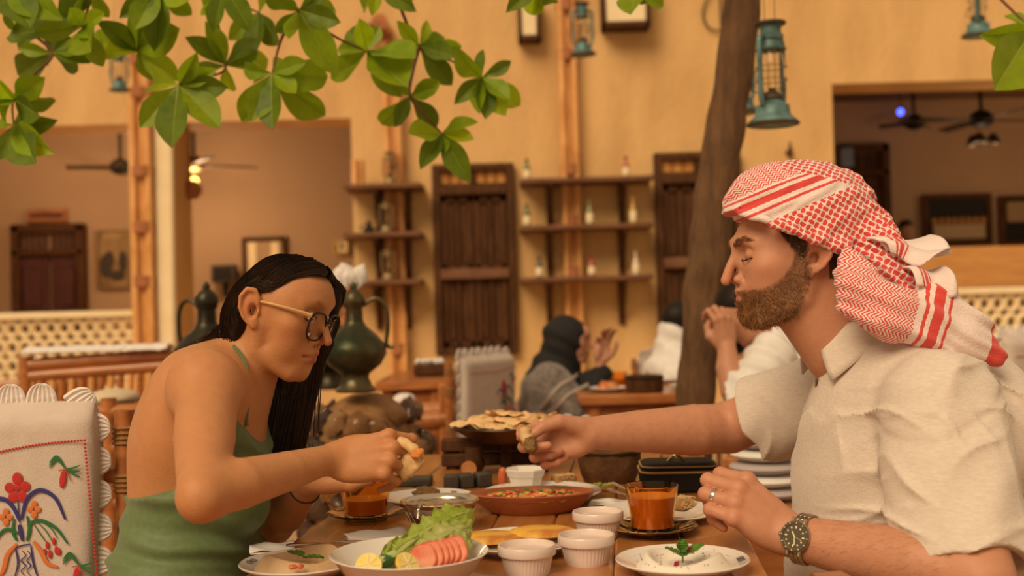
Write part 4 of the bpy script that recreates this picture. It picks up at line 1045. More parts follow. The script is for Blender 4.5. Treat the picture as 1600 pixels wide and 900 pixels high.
# beard fibres
Q = HM.loc(mv.astype(np.float32)); bmk = beardmask(Q); hairline = (Q[:, 1] < np.interp(Q[:, 2], [0, .02, .05, .08], [.012, .027, .045, .042])) & (Q[:, 2] > .004) & ((Q[:, 1] > .010) | (Q[:, 2] > .036)) & (Q[:, 2] < .08) & (Q[:, 1] > -.03)
nap = (Q[:, 1] < -.030) & (Q[:, 1] > -.075) & (Q[:, 2] > -.030) & (Q[:, 2] < .02)
cand = np.nonzero((bmk > .25) & (Q[:, 0] < 99))[0]; rs_ = np.random.RandomState(3)
def normals(idx):
    P = mv[idx].astype(np.float32); e = .0015; g_ = np.stack([Mfn(P + np.eye(3, dtype=np.float32)[i] * e) - Mfn(P - np.eye(3, dtype=np.float32)[i] * e) for i in range(3)], 1); return g_ / (np.linalg.norm(g_, axis=1, keepdims=True) + 1e-9)
def fibres(name, idx, n, m, length, dirf, w_, lay):
    idx = rs_.choice(idx, n); N_ = normals(idx); Ps = mv[idx]; Qs = Q[idx]; seeds = []
    for p, nn, q in zip(Ps, N_, Qs):
        p = V(*p) + V(*rs_.normal(0, .0008, 3)); nn = V(*nn); dw = (HM.R @ Vector(dirf(q))).normalized(); dw = (dw - nn * dw.dot(nn)).normalized() + V(*rs_.normal(0, .18, 3))
        L = length(q) * rs_.uniform(.6, 1.15); seeds.append(([p - nn * .0005, p + (dw * .45 + nn * lay * .6) * L, p + (dw * .95 + nn * lay * .55) * L], w_ * rs_.uniform(.7, 1.2)))
    return strands(name, m, MA, seeds, 0, None)
beardm = mat('brown beard', (.17, .072, .028), .5, c2=(.34, .155, .06), nscale=110, contrast=(.4, .7), spec=.3)
fibres('beard', cand, 9000, beardm, lambda q: .005 + .008 * min(1, max(0, (-q[2] - .03) / .05)), lambda q: (0, -.10 + (.5 if q[1] > .085 else -.25), -1), .00035, .55)
fibres('hair', np.nonzero(hairline)[0], 2200, mat('short dark hair', (.03, .015, .008), .5, c2=(.08, .035, .015), nscale=90), lambda q: .012, lambda q: (0, -.35, -1), .0004, .2)
fibres('hair', np.nonzero(nap)[0], 1200, MATS['short dark hair'], lambda q: .010, lambda q: (0, -.35, -1), .0004, .2)
ebi = np.nonzero((seg(np.stack([np.abs(Q[:, 0]), Q[:, 1], Q[:, 2]], 1), (.012, .100, .037), (.034, .096, .0430), .0045, .002)[:, 0] > .4) | (seg(np.stack([np.abs(Q[:, 0]), Q[:, 1], Q[:, 2]], 1), (.034, .096, .0430), (.050, .080, .0380), .003, .002)[:, 0] > .4))[0]
if len(ebi): fibres('eyebrow', ebi, 700, MATS['brown beard'], lambda q: .008, lambda q: (1 if q[0] > 0 else -1, -.6, .25), .0003, .25)

fa = np.nonzero((cap(mv.astype(np.float32), EnM.lerp(WnM, .2), EnM.lerp(WnM, .86), .05, .036) < .004))[0]
fb = np.nonzero((cap(mv.astype(np.float32), EfM.lerp(WfM, .1), EfM.lerp(WfM, .85), .05, .036) < .004))[0]
armhair = mat('fine arm hair', (.12, .055, .025), .5)
def alongarm(dv): u = HM.R.transposed() @ dv; return lambda q: (u.x, u.y, u.z)
fibres('arm_hair', fa, 1500, armhair, lambda q: .011, alongarm((WnM - EnM).normalized() + V(0, 0, -.5)), .00008, .12)
fibres('arm_hair', fb, 900, armhair, lambda q: .011, alongarm((WfM - EfM).normalized() + V(0, 0, -.5)), .00007, .12)
# ---------------------------------------------------------------- shirt
ShN = W(1470, 640, 1.60); HemN = W(1504, 880, 1.52); ShF = W(1325, 600, 2.0); HemF = W(1188, 655, 2.10)
def shirt(P):
    d = ell(P, W(1412, 690, 1.80), (.150, .205, .19))
    d = su(d, ell(P, W(1400, 830, 1.80), (.150, .19, .21)), .06)
    d = su(d, ell(P, W(1395, 960, 1.80), (.165, .19, .16)), .06)
    d = su(d, chain(P, [W(1462, 622, 1.66), W(1405, 562, 1.74), W(1372, 556, 1.88), W(1325, 590, 1.98)], [.070, .048, .045, .060]), .05)
    d = su(d, cap(P, W(1366, 556, 1.82), W(1336, 532, 1.82), .088, .078), .03)
    d = su(d, ell(P, W(1545, 660, 1.78), (.06, .12, .11)), .06)
    ax = (HemN - ShN).normalized()
    sl = cap(P, ShN, HemN + ax * .05, .080, .098)
    sl = np.maximum(sl, (P - npv(HemN)) @ npv(ax) - .008 * np.sin(P[:, 0] * 40))
    ax2 = (HemF - ShF).normalized(); sl2 = cap(P, ShF, HemF + ax2 * .06, .072, .082); sl2 = np.maximum(sl2, (P - npv(HemF)) @ npv(ax2))
    d = su(d, sl, .018); d = su(d, sl2, .02)
    # neck opening
    d = ss(d, chain(P, [W(1330, 490, 1.82), nbM + V(-.01, 0, -.03)], [.082, .064]), .006)
    # folds
    y = P[:, 1]; near_ = np.clip((1.74 - y) / .1, 0, 1)
    def ridge(dv, lam, ph, warp, wl, mdir, ml, mp, sharp=3):
        r = (1 - np.abs(wave(P, dv, lam * 2, ph, warp, wl))) ** sharp; mk = (.5 + .5 * wave(P, mdir, ml, mp, .03, .3)) ** 1.5; return r * mk
    f = wave(P, (.9, .0, -.42), .110, .6, .010, .21) * .0030
    f = f - .0075 * ridge((1, .1, -.20), .075, .2, .008, .23, (.2, .3, 1), .34, .4) * (1 - near_ * .6)
    f = f - .0080 * near_ * ridge((.35, .1, .94), .062, 1.1, .012, .19, (1, .1, .3), .22, 1.9)
    f = f - .0065 * near_ * ridge((-.55, .1, .83), .080, 2.1, .010, .17, (.9, 0, -.5), .26, .2)
    f = f - .0040 * ridge((.8, .3, .55), .048, 3.1, .008, .13, (.1, .2, 1), .19, 2.2)
    d = d + f
    # inside of the sleeves
    d = np.maximum(d, -cap(P, HemN - ax * .05, HemN + ax * .2, .070, .091)); d = np.maximum(d, -cap(P, HemF - ax2 * .03, HemF + ax2 * .2, .060, .074))
    # sleeve head seam and placket
    sm = np.abs((P - npv(ShN + ax * -.012)) @ npv(Vector((.35, .25, -.9)).normalized()) - .0) 
    d = d + .0022 * np.exp(-(sm / .006) ** 2) * near_
    return d
shirtm = mat('white linen', (.72, .62, .53), .85, c2=(.65, .555, .47), nscale=90, stretch=(1, 1, 4), bump=.25, bscale=260, sheen=.2)  # linen colour lowered to stand in for shade under the tree
sh, _, _ = sdf_obj('shirt', [(shirt, (.30, 1.36, .62), (.94, 2.22, 1.16), .0033)], shirtm, MA)
# collar: folded band and leaf
def ring_pt(a, r, zz, lean_=.33):
    c = W(1342, 522, 1.82); return c + V(-math.cos(a) * r * 1.05, math.sin(a) * r, zz + math.cos(a) * r * -.36)
m = MB()
def band(u, v):
    a = -2.75 + 5.5 * u; return ring_pt(a, .074 + .004 * v, .004 + .026 * v)
m.grid(band, 40, 4); m.build('collar_stand', shirtm, sh, world=True, solid=.003)
for s_ in (-1, 1):
    m = MB()
    def leafc(u, v, s_=s_):
        a = s_ * (-.50 - 2.30 * u); wd = .040 + .030 * max(0, 1 - u / .30)
        top_ = ring_pt(a, .079, .031); low = ring_pt(a - s_ * .42 * (1 - u), .079 + .020 + .010 * (1 - u), .031 - wd) + V(0, 0, -.004)
        mid = (top_ + low) / 2 + (top_ - W(1342, 522, 1.82)).normalized() * .010
        return top_ * (1 - v) ** 2 + mid * 2 * v * (1 - v) + low * v * v
    m.grid(leafc, 30, 6); m.build('collar', shirtm, sh, world=True, solid=.0035)
# ring on the near hand
f = hn['fingers'][2]; p = f[0].lerp(f[1], .70); ax = (f[1] - f[0]).normalized(); Rz = ax.to_track_quat('Z', 'Y').to_matrix()
silver = mat('silver', (.62, .56, .48), .22, metal=1.0)
m = MB(); m.lathe([(.0098, -.0032), (.0110, -.0030), (.0114, 0), (.0110, .0030), (.0098, .0032)], 28, R=Rz, c=p, closed=True); m.build('ring', silver, MA, world=True)
# wrist watch
ax = (WnM - EnM).normalized(); wc = EnM.lerp(WnM, .925); nz = (V(-.35, -1, .25) - ax * V(-.35, -1, .25).dot(ax)).normalized(); ny = nz.cross(ax)
RW = Matrix((ax, ny, nz)).transposed()
WA = thing('wrist_watch', 'steel diver wrist watch with dark dial on the wrist of the bearded man', 'watch', M=Matrix.Translation(wc + nz * .0335) @ RW.to_4x4())
steel = mat('brushed steel', (.50, .43, .33), .3, metal=1.0); dialm = mat('brown grey dial', (.17, .14, .10), .35); lume = mat('cream lume', (.85, .72, .42), .5)
m = MB(); m.lathe([(0, -.004), (.0195, -.004), (.0215, -.001), (.0215, .003), (.0200, .0045), (.0165, .0045), (.0165, .0035), (0, .0035)], 40)
for sx in (-1, 1):
    for sy in (-1, 1): m.box((sx * .0085, sy * .0205, -.0015), (.0045, .012, .005), bev=.0012)
m.box((.0228, 0, 0), (.005, .005, .004), bev=.001); cs = m.build('case', steel, WA)
m = MB(); m.lathe([(.0165, .004), (.0168, .0058), (.0200, .0058), (.0206, .0042)], 40); bz = m.build('bezel', mat('dark bezel', (.16, .13, .09), .25, metal=.7), WA)
m = MB()
for k in range(12):
    a = k * PI / 6; m.box((.0184 * math.cos(a), .0184 * math.sin(a), .0060), (.0022, .0009, .0004), R=Matrix.Rotation(a, 3, 'Z'))
m.build('bezel_marks', lume, bz)
m = MB(); m.lathe([(0, .0040), (.0163, .0040)], 40); dl = m.build('dial', dialm, WA)
m = MB()
for k in range(12):
    a = k * PI / 6; L_ = .0034 if k % 3 == 0 else .0022; m.box((.0125 * math.cos(a), .0125 * math.sin(a), .0043), (L_, .0019, .0004), R=Matrix.Rotation(a, 3, 'Z'))
for a, L_, w2 in ((-.95, .0075, .0017), (1.75, .0115, .0013), (2.8, .012, .0004)): m.box((L_ / 2 * math.cos(a), L_ / 2 * math.sin(a), .0049), (L_, w2, .0004), R=Matrix.Rotation(a, 3, 'Z'))
m.build('hour_marks_and_hands', lume, dl)
for k in range(22):
    a = math.radians(36 + k * 288 / 21 ) ; rr_ = .0345; rz_ = .033
    y_ = math.sin(a) * rr_; z_ = -.0335 + math.cos(a) * rz_; m = MB()
    for q in (-1, 0, 1): m.box((q * .0062, 0, 0), (.0058, .0088, .0026), bev=.0006)
    o = m.build('bracelet_link', steel, WA) if k == 0 else None
    if k == 0: lk = o
    else: o = lk.copy(); col.objects.link(o); o.parent = WA
    o.matrix_local = Matrix.Translation((0, y_, z_)) @ Matrix.Rotation(-a, 4, 'X'); WM[o.name] = WM[WA.name]

# ---------------------------------------------------------------- headscarf
class NX:
    """tiny expression builder for shader math"""
    def __init__(s, nt, v): s.nt = nt; s.v = v
    def op(s, o, b=None, c=None):
        n = s.nt.nodes.new('ShaderNodeMath'); n.operation = o
        for i, q in enumerate((s, b, c)):
            if q is None: continue
            if isinstance(q, NX): s.nt.links.new(q.v, n.inputs[i])
            else: n.inputs[i].default_value = q
        return NX(s.nt, n.outputs[0])
    def __add__(s, b): return s.op('ADD', b)
    def __sub__(s, b): return s.op('SUBTRACT', b)
    def __mul__(s, b): return s.op('MULTIPLY', b)
    def __truediv__(s, b): return s.op('DIVIDE', b)
    def lt(s, b): return s.op('LESS_THAN', b)
    def gt(s, b): return s.op('GREATER_THAN', b)
    def mx(s, b): return s.op('MAXIMUM', b)
    def band(s, c, w): return (s - c).op('ABSOLUTE').lt(w / 2)
def scarfmat(name, kind):
    m = mat(name, (.8, .7, .68), .85, bump=.25, bscale=300, sheen=.3, coords='Object'); nt = m.node_tree
    at = nt.nodes.new('ShaderNodeAttribute'); at.attribute_name = 'cloth'; sp = nt.nodes.new('ShaderNodeSeparateXYZ'); nt.links.new(at.outputs['Vector'], sp.inputs[0])
    nz = nt.nodes.new('ShaderNodeTexNoise'); nz.inputs['Scale'].default_value = .35; nt.links.new(at.outputs['Vector'], nz.inputs['Vector'])
    j = (NX(nt, nz.outputs['Fac']) - .5) * 3.0
    u = NX(nt, sp.outputs[0]) + j; v = NX(nt, sp.outputs[1]) + j; w_ = NX(nt, sp.outputs[2])
    def hound(u, v):
        p = 9.5; a = (u * .80 + v * .60) / p; b = (v * .80 - u * .60) / p
        par = (a.op('FLOOR') + b.op('FLOOR')).op('MODULO', 2.0).op('ABSOLUTE').gt(.5)
        fx = a.op('FRACT') - .5; fy = b.op('FRACT') - .5; fx2 = fx * fx; fy2 = fy * fy
        e1 = (fx2 * 3.2 + fy2 * 8.5).lt(1.0); e2 = (fx2 * 8.5 + fy2 * 3.2).lt(1.0)
        return e1 * par + e2 * (par * -1.0 + 1.0)
    def zig(u, v, p=6.5, t=5.6, amp=1.0): return ((v + u.op('PINGPONG', p) * amp) / t).op('FRACT').lt(.5)
    if kind == 'wrap':
        st = v.band(0, 4.5).mx(v.band(15, 11)).mx(v.band(29, 4.5)); zz = zig(u, v) * v.gt(35)
        isH = v.lt(-19).mx(w_.gt(0)); r = isH * hound(u, v) + (isH * -1.0 + 1.0) * (st.mx(zz))
    elif kind == 'tail':
        st = u.band(156, 6).mx(u.band(175, 17)).mx(u.band(194, 5)).mx(u.gt(272)); zz = zig(v, u, 8.0, 6.0, 1.1) * u.gt(8) * u.lt(142)
        r = st.mx(zz)
    else: r = u.band(22, 5).mx(u.band(34, 10)).mx(u.band(46, 4))
    mx = nt.nodes.new('ShaderNodeMix'); mx.data_type = 'RGBA'; nt.links.new(r.v, mx.inputs['Factor'])
    mx.inputs['A'].default_value = (.80, .66, .62, 1); mx.inputs['B'].default_value = (.66, .060, .050, 1); nt.links.new(mx.outputs['Result'], nt.nodes['Principled BSDF'].inputs['Base Color']); return m
K0 = W(1247, 408, 1.76)
def pxy(v):   # cloth coordinates in millimetre like units measured on the side of the head
    return 1247 + (v[:, 0] - K0.x) * 1023, 408 - (v[:, 2] - K0.z) * 1023
def wrapuv(v):
    x, y = pxy(v); Q = HM.loc(v.astype(np.float32))
    y = y - np.clip(Q[:, 2] - .10, 0, .1) * 500 * np.clip(1 - np.abs(Q[:, 0]) / .09, 0, 1)
    dx, dy = x - 1171, -(y - 337); u = dx * .928 + dy * .373; vv = -dx * .373 + dy * .928
    cr = (x - 1236) * (283.6 - 259) - (y - 259) * (1307 - 1236)
    w_ = np.where((cr > 0) & (x > 1225), 1.0, -1.0); return np.stack([u, vv, w_], 1)
e0, e1 = W(1144, 333, 1.76), W(1312, 389, 1.76)
pn = Vector((e1.z - e0.z, 0, -(e1.x - e0.x))).normalized(); pn = pn if pn.z < 0 else -pn
TW = [W(1350, 372, 1.78), W(1372, 398, 1.75), W(1392, 424, 1.72), W(1425, 440, 1.70)]
def scarf(P):
    Q = HM.loc(P)
    d = ell(Q, (0, -.015, .056), (.090, .124, .106)); d = su(d, ell(Q, (0, .044, .086), (.070, .064, .072)), .03)
    d = np.maximum(d, (P - npv(e0)) @ npv(pn) - .004 * np.sin(P[:, 0] * 30))
    near_ = chain(P, [W(1150, 330, 1.745), W(1200, 345, 1.71), W(1260, 368, 1.705), W(1320, 388, 1.72)], [.005, .007, .008, .012]); d = su(d, near_, .010)
    f = wave(P, (.40, 0, -.92), .030, .4, .004, .12) * .0013 + wave(P, (.55, .2, -.8), .017, 1.9, .003, .09) * .0007
    x, z = P[:, 0], P[:, 2]
    back = np.clip((-Q[:, 1] - .06) / .05, 0, 1); f = f + back * .0028 * wave(P, (.75, 0, .66), .020, .3, .003, .1)
    t_ = chain(P, TW, [.050, .040, .034, .026], .01) + .0035 * wave(P, (.72, .1, .70), .016, .3, .002, .08)
    return su(d + f, t_, .012)
hs, _, _ = sdf_obj('headscarf', [(scarf, (.26, 1.62, 1.08), (.68, 1.96, 1.36), .0022)], scarfmat('red checked scarf', 'wrap'), MA, attrs={'cloth': wrapuv})
TLp = [W(1326, 412, 1.70), W(1345, 455, 1.665), W(1395, 490, 1.65), W(1450, 500, 1.65), W(1505, 522, 1.65), W(1552, 556, 1.65)]
def tail(P):
    c = npv(W(1430, 490, 1.65)); Pp = P.copy(); Pp[:, 1] = (Pp[:, 1] - 1.66) * 1.5 + 1.66
    T_ = [V(p.x, (p.y - 1.66) * 1.5 + 1.66, p.z) for p in TLp]
    d = chain(Pp, T_, [.020, .036, .042, .040, .034, .016], .012) * .8
    d = su(d, cap(Pp, V(W(1470, 470, 1.65).x, 1.66, W(1470, 470, 1.65).z), V(W(1530, 530, 1.65).x, 1.66, W(1530, 530, 1.65).z), .030, .024) * .8, .02)
    n = wave(P, (.50, .1, .86), .042, .9, .005, .16)
    return d + .0030 * n + .0012 * wave(P, (.5, .1, .86), .018, 2.1, .003, .11)
def tailuv(v):
    x = 1247 + (v[:, 0] - K0.x) * 1060; y = 408 - (v[:, 2] - K0.z) * 1060
    x = 800 + v[:, 0] / 1.62 * 1800; y = 462 - (v[:, 2] - 1.13) / 1.62 * 1800 
    dx, dy = x - 1310, -(y - 400); return np.stack([dx * .96 - dy * .28, dx * .28 + dy * .96, dx * 0], 1)
sdf_obj('scarf_tail', [(tail, (.40, 1.56, .98), (.76, 1.76, 1.22), .0022)], scarfmat('striped scarf tail', 'tail'), hs, attrs={'cloth': tailuv})
def flap(name, c4, bul):
    a, b, c, d_ = [W(*q) for q in c4]; m = MB(); NU, NV = 22, 12
    def fn(u, v):
        p = a.lerp(b, u).lerp(d_.lerp(c, u), v); return p + V(0, -.012 * math.sin(u * 7 + v * 2) * u - .01 * math.sin(v * 3.1), bul * math.sin(v * PI) * .3 + .006 * math.sin(u * 5 + 1))
    m.grid(fn, NU, NV); o = m.build(name, scarfmat('pale scarf end', 'end'), hs, world=True, solid=.0025)
    at = o.data.attributes.new('cloth', 'FLOAT_VECTOR', 'POINT'); n = len(o.data.vertices)
    if n == (NU + 1) * (NV + 1): at.data.foreach_set('vector', np.array([(i / NU * 110, j / NV * 40, 0) for i in range(NU + 1) for j in range(NV + 1)], np.float32).ravel())
flap('scarf_end', [(1372, 382, 1.70), (1482, 386, 1.68), (1440, 412, 1.66), (1392, 402, 1.68)], .02)
flap('scarf_end', [(1352, 378, 1.72), (1450, 366, 1.74), (1484, 394, 1.68), (1385, 398, 1.70)], .02)
flap('scarf_end', [(1410, 424, 1.68), (1470, 414, 1.68), (1494, 460, 1.64), (1432, 452, 1.64)], .03)
# ================================================================ the dining table
TZ = .775
def at(px, py, h=0): p = T(px, py, TZ + h); return V(p.x, p.y, TZ)
def pw(px, loc): return px * loc.y / F       # pixel width to metres at that distance
tabm = mat('warm table wood', (.50, .205, .058), .28, c2=(.36, .135, .035), nscale=3.5, stretch=(9, 1, 9), bump=.08, bscale=30, coat=.4)
A_ = T(1200, 900, TZ); B_ = T(1162, 839, TZ); ta = math.atan2(B_.x - A_.x, B_.y - A_.y); L_ = T(376, 898, TZ)
tw = (A_.x - L_.x); tc = V((A_.x + L_.x) / 2, A_.y, 0); ta = math.radians(5.5)
tdir = V(math.sin(ta), math.cos(ta), 0); tc = tc + tdir * .45
tb = thing('dining_table', 'long orange brown wooden dining table laid with breakfast between the two diners', 'table', (tc.x, tc.y, 0), -ta)
npk = 7; pwid = tw / npk
for k in range(npk):
    m = MB(); m.box((-tw / 2 + (k + .5) * pwid, .0, TZ - .0175), (pwid - .0012, 1.72, .035), bev=.003)
    if k == 0: pk = m.build('plank', tabm, tb)
    else:
        c = pk.copy(); col.objects.link(c); c.parent = tb; c.location = (k * pwid, 0, 0); WM[c.name] = WM[tb.name]
m = MB()
for s_ in (-1, 1): m.box((s_ * (tw / 2 - .07), 0, TZ - .075), (.03, 1.5, .08), bev=.004); m.box((0, s_ * .75, TZ - .075), (tw - .17, .03, .08), bev=.004)
m.build('apron', tabm, tb)
for sx in (-1, 1):
    for sy in (-1, 1): m = MB(); m.box((sx * (tw / 2 - .07), sy * .75, (TZ - .035) / 2), (.07, .07, TZ - .035), bev=.006); m.build('leg', tabm, tb)
porc = mat('white porcelain', (.74, .68, .62), .18, coat=.5); emb = mat('dark emblem print', (.05, .035, .03), .5); pinkp = mat('pink flower print', (.45, .12, .14), .5); greenp = mat('green print', (.12, .2, .06), .5)  # porcelain colour darkened in place of tree shade
def emblem(t, R, z, ang, tilt=.25, s=1.0, parent=None):
    """small printed double leaf mark on the rim"""
    c = V(R * math.cos(ang), R * math.sin(ang), z); ex = V(-math.sin(ang), math.cos(ang), 0); ey = V(math.cos(ang), math.sin(ang), tilt).normalized(); m = MB()
    for o in (-.006, .006):
        pts = [c + ex * (o * s + x * s) + ey * (y * s) for x, y in ((-.004, -.004), (.003, -.005), (.005, .003), (-.002, .005), (-.004, -.004))]
        m.tube(pts, .0006 * s, 4)
    m.build('rim_emblem', emb, t)
def floral(t, R, z, angs):
    for a in angs:
        m = MB(); m.cur = 0
        for k in range(5): m.ball((R * math.cos(a) + .003 * math.cos(k * 1.26), R * math.sin(a) + .003 * math.sin(k * 1.26), z), (.0022, .0022, .0004), 8)
        m.cur = 1
        for k in (-1, 1): m.ball((R * math.cos(a + k * .07), R * math.sin(a + k * .07), z - .0002), (.004, .0018, .0004), 8, R=Matrix.Rotation(a + k, 3, 'Z'))
        m.build('rim_flower', [pinkp, greenp], t)
def plate(name, label, cat, loc, R, h=.018, deep=.35, flowers=(), emblems=(), rz=0):
    t = thing(name, label, cat, loc, rz); w_ = .0028
    pr = [(0, 0), (R * .58, 0), (R * .60, .003), (R * .66, .004), (R * .80, h * .55), (R * .99, h - .001), (R, h + .0005), (R * .985, h + .0018), (R * .80, h * .55 + w_), (R * .64, .0045 + w_), (R * .55, .004 + w_ * .6), (0, .004 + w_ * .5)]
    m = MB(); m.lathe(pr, 64); m.build('dish', porc, t)
    if flowers: floral(t, R * .86, h * .72 + w_ + .0004, flowers)
    for a in emblems: emblem(t, R * .87, h * .74 + w_ + .0006, a)
    return t
def leafy(m, p, L_, wd, ang, tilt=.3, cup=.15):
    R = Matrix.Rotation(ang, 3, 'Z') @ Matrix.Rotation(-tilt, 3, 'Y')
    def fn(u, v):
        s = (v - .5) * 2; wv = math.sin(PI * min(1, u * .92 + .08)) ** .75 * wd * (1 + .10 * math.sin(u * 30))
        return Vector(p) + R @ V(u * L_, s * wv, cup * L_ * (abs(s) * .6 + u * (1 - u)) + .0008 * math.sin(u * 25 + abs(s) * 3))
    m.grid(fn, 10, 6)
mint = mat('mint leaf', (.10, .22, .02), .45, c2=(.06, .15, .015), nscale=120, bump=.4, bscale=200)

# --- hummus plate (front left)
loc = at(470, 877, .018); R1 = pw(95, loc)
t = plate('plate', 'small white plate of hummus with tomato pieces and mint at front left', 'plate', loc, R1, emblems=(PI * .93,))
humm = mat('hummus', (.68, .47, .26), .5, c2=(.60, .40, .21), nscale=40, bump=.2); tomm = mat('tomato red', (.62, .075, .03), .25, c2=(.75, .2, .10), nscale=70, coat=.4)
def swirl(name, mt, label, cat, base, R, h, ph=0, depth=.5):
    t2 = thing(name, label, cat, base)
    m = MB()
    def fn(u, v):
        a = v * 2 * PI; r = u * R * (1 + .04 * math.sin(3 * a + ph)); ridge = math.exp(-((u - .72) / .17) ** 2) * (1 + .25 * math.sin(2 * a + ph * 2))
        z = h * (ridge + depth * .35 * (1 - u) + .25 * math.exp(-((u - .30 - .05 * math.sin(a)) / .10) ** 2)) if u < .98 else 0
        return V(r * math.cos(a), r * math.sin(a), z + .0008)
    m.grid(fn, 22, 48); m.build('swirled_paste', mt, t2); return t2
hb = swirl('hummus', humm, 'ring of smooth beige hummus on the front left plate', 'hummus', loc + V(0, 0, .006), R1 * .80, .020)
t2 = thing('mint_sprig', 'mint leaves lying on the beige hummus', 'mint', loc + V(.005, -.01, .026)); m = MB(); leafy(m, (0, 0, 0), .030, .0105, 2.5, .1); m.build('mint_leaf', mint, t2); m = MB(); leafy(m, (0, 0, -.002), .030, .009, -.2, .0); m.build('mint_leaf', mint, t2)
for k, (px, py) in enumerate(((458, 886), (470, 885), (503, 857), (512, 855))):
    p = T(px, py, TZ + .026); m = MB(); m.box(p, (.011, .007, .005), R=Matrix.Rotation(.5 + k, 3, 'Z') @ Matrix.Rotation(.3, 3, 'X'), bev=.0015)
    tag(m.build('tomato_piece', tomm), ('left' if k % 2 == 0 else 'right') + ' tomato piece of the pair ' + ('at the front of the hummus' if k < 2 else 'at the back of the hummus'), 'tomato')
# --- salad bowl
loc = at(640, 872, .040); R2 = pw(124, loc); t = thing('salad_bowl', 'large shallow white bowl of salad at the front of the table', 'bowl', loc)
hb_ = .048; pr = [(0, 0), (R2 * .42, 0), (R2 * .44, .004), (R2 * .52, .006), (R2 * .78, .020), (R2 * .97, hb_ - .002), (R2, hb_), (R2 * .985, hb_ + .001), (R2 * .95, hb_ - .003), (R2 * .76, .0235), (R2 * .5, .0100), (0, .008)]
m = MB(); m.lathe(pr, 72); m.build('dish', porc, t); emblem(t, R2 * .88, .0375, -.15, .8, 1.35); floral(t, R2 * .80, .030, (PI * .97, PI * 1.02))
lett = mat('romaine lettuce', (.30, .42, .04), .4, c2=(.55, .60, .16), nscale=16, stretch=(1, 1, 1), bump=.5, bscale=60, tl=.35); lett2 = mat('pale lettuce rib', (.62, .62, .25), .4, c2=(.38, .46, .08), nscale=14, tl=.35)
def lettuce(label, a, b, wd, m1, ph, bend=.02, up=V(0, -.75, .65)):
    a = Vector(a); b = Vector(b); x = (b - a); L_ = x.length; x.normalize(); z = (up - x * up.dot(x)).normalized(); y = z.cross(x); t2 = thing('lettuce_leaf', label, 'lettuce', a)
    def fn(u, v):
        s = (v - .5) * 2; wv = wd * (.30 + .70 * math.sin(min(1, u * .95 + .05) * PI * .62) ** 1.5) * (1 - .75 * max(0, u - .82) / .18)
        fr = .0085 * abs(s) ** 2 * math.sin(u * 46 + ph + s * 2) * (.3 + u) + .003 * math.sin(u * 21 + ph * 2 + s * 5)
        return x * (u * L_) + y * (s * wv * (1 + .08 * math.sin(u * 37 + ph))) + z * (bend * math.sin(PI * u) - .42 * wd * s * s + fr + .0040 * abs(math.sin(u * 24 + abs(s) * 7)))
    m = MB(); m.grid(fn, 44, 14); m.build('blade', m1, t2)
    m = MB(); pts = [x * (u * L_) + z * (bend * math.sin(PI * u) + .0015) for u in (0, .2, .4, .6, .8, .95)]; m.tube(pts, [.0045, .004, .003, .002, .0013, .0006], 8); m.build('midrib', lett2, t2)
dsal = loc.y
lettuce('largest romaine leaf rising from the salad bowl toward the metal bowl', W(603, 884, dsal), W(738, 798, dsal + .07), .026, lett, 0)
lettuce('front romaine leaf ending beside the tomato slices in the salad bowl', W(628, 890, dsal - .03), W(733, 824, dsal + .03), .026, lett2, 2, .015)
lettuce('short ruffled romaine leaf at the left of the salad', W(640, 880, dsal + .02), W(606, 848, dsal + .03), .030, lett, 4, .01)
tomc = mat('tomato flesh', (.62, .12, .06), .25, c2=(.78, .36, .22), nscale=26, coat=.5)
for k in range(6):
    p = W(660 + k * 9.5, 874 - k * 2.2, dsal - .035 + k * .003); r_ = .0200 + .0012 * math.sin(k * 1.4); t2 = thing('tomato_slice', ('leftmost' if k == 0 else 'rightmost' if k == 5 else 'second' if k == 1 else 'third' if k == 2 else 'fourth' if k == 3 else 'fifth') + ' of the six leaning tomato slices in the salad bowl', 'tomato', p, group='tomato slices in the salad bowl')
    R = Matrix.Rotation(-.75, 3, 'Z') @ Matrix.Rotation(1.15, 3, 'X') @ Matrix.Rotation(.25, 3, 'Y'); m = MB(); m.lathe([(0, -.002), (r_ * .93, -.002), (r_ * .93, .002), (0, .002)], 28, R=R, wob=lambda a, z: 1 + .04 * math.cos(5 * a)); m.build('flesh', tomc, t2)
    m = MB(); m.lathe([(r_ * .93, -.0024), (r_, -.0015), (r_, .0015), (r_ * .93, .0024)], 28, R=R, closed=True, wob=lambda a, z: 1 + .04 * math.cos(5 * a)); m.build('peel', tomm, t2)
cucm = mat('cucumber peel', (.03, .10, .015), .3, c2=(.05, .16, .03), nscale=30, coat=.4); cucf = mat('cucumber flesh', (.45, .55, .22), .4)
a = W(588, 886, dsal - .03); b = W(616, 872, dsal); t2 = thing('cucumber_spear', 'dark green cucumber spear behind the lemon slices in the salad bowl', 'cucumber', a); m = MB(); m.tube([V(0, 0, 0), (b - a) * .5, b - a], [.009, .0105, .008], 14); m.build('peel', cucm, t2)
m = MB(); m.tube([V(0, 0, .0015), (b - a) + V(0, 0, .0015)], .0088, 10); m.build('flesh', cucf, t2)
lemf = mat('lemon flesh', (.85, .62, .10), .3, c2=(.90, .74, .30), nscale=60, coat=.4); lemp = mat('lemon peel', (.80, .50, .03), .45, bump=.2, bscale=150)
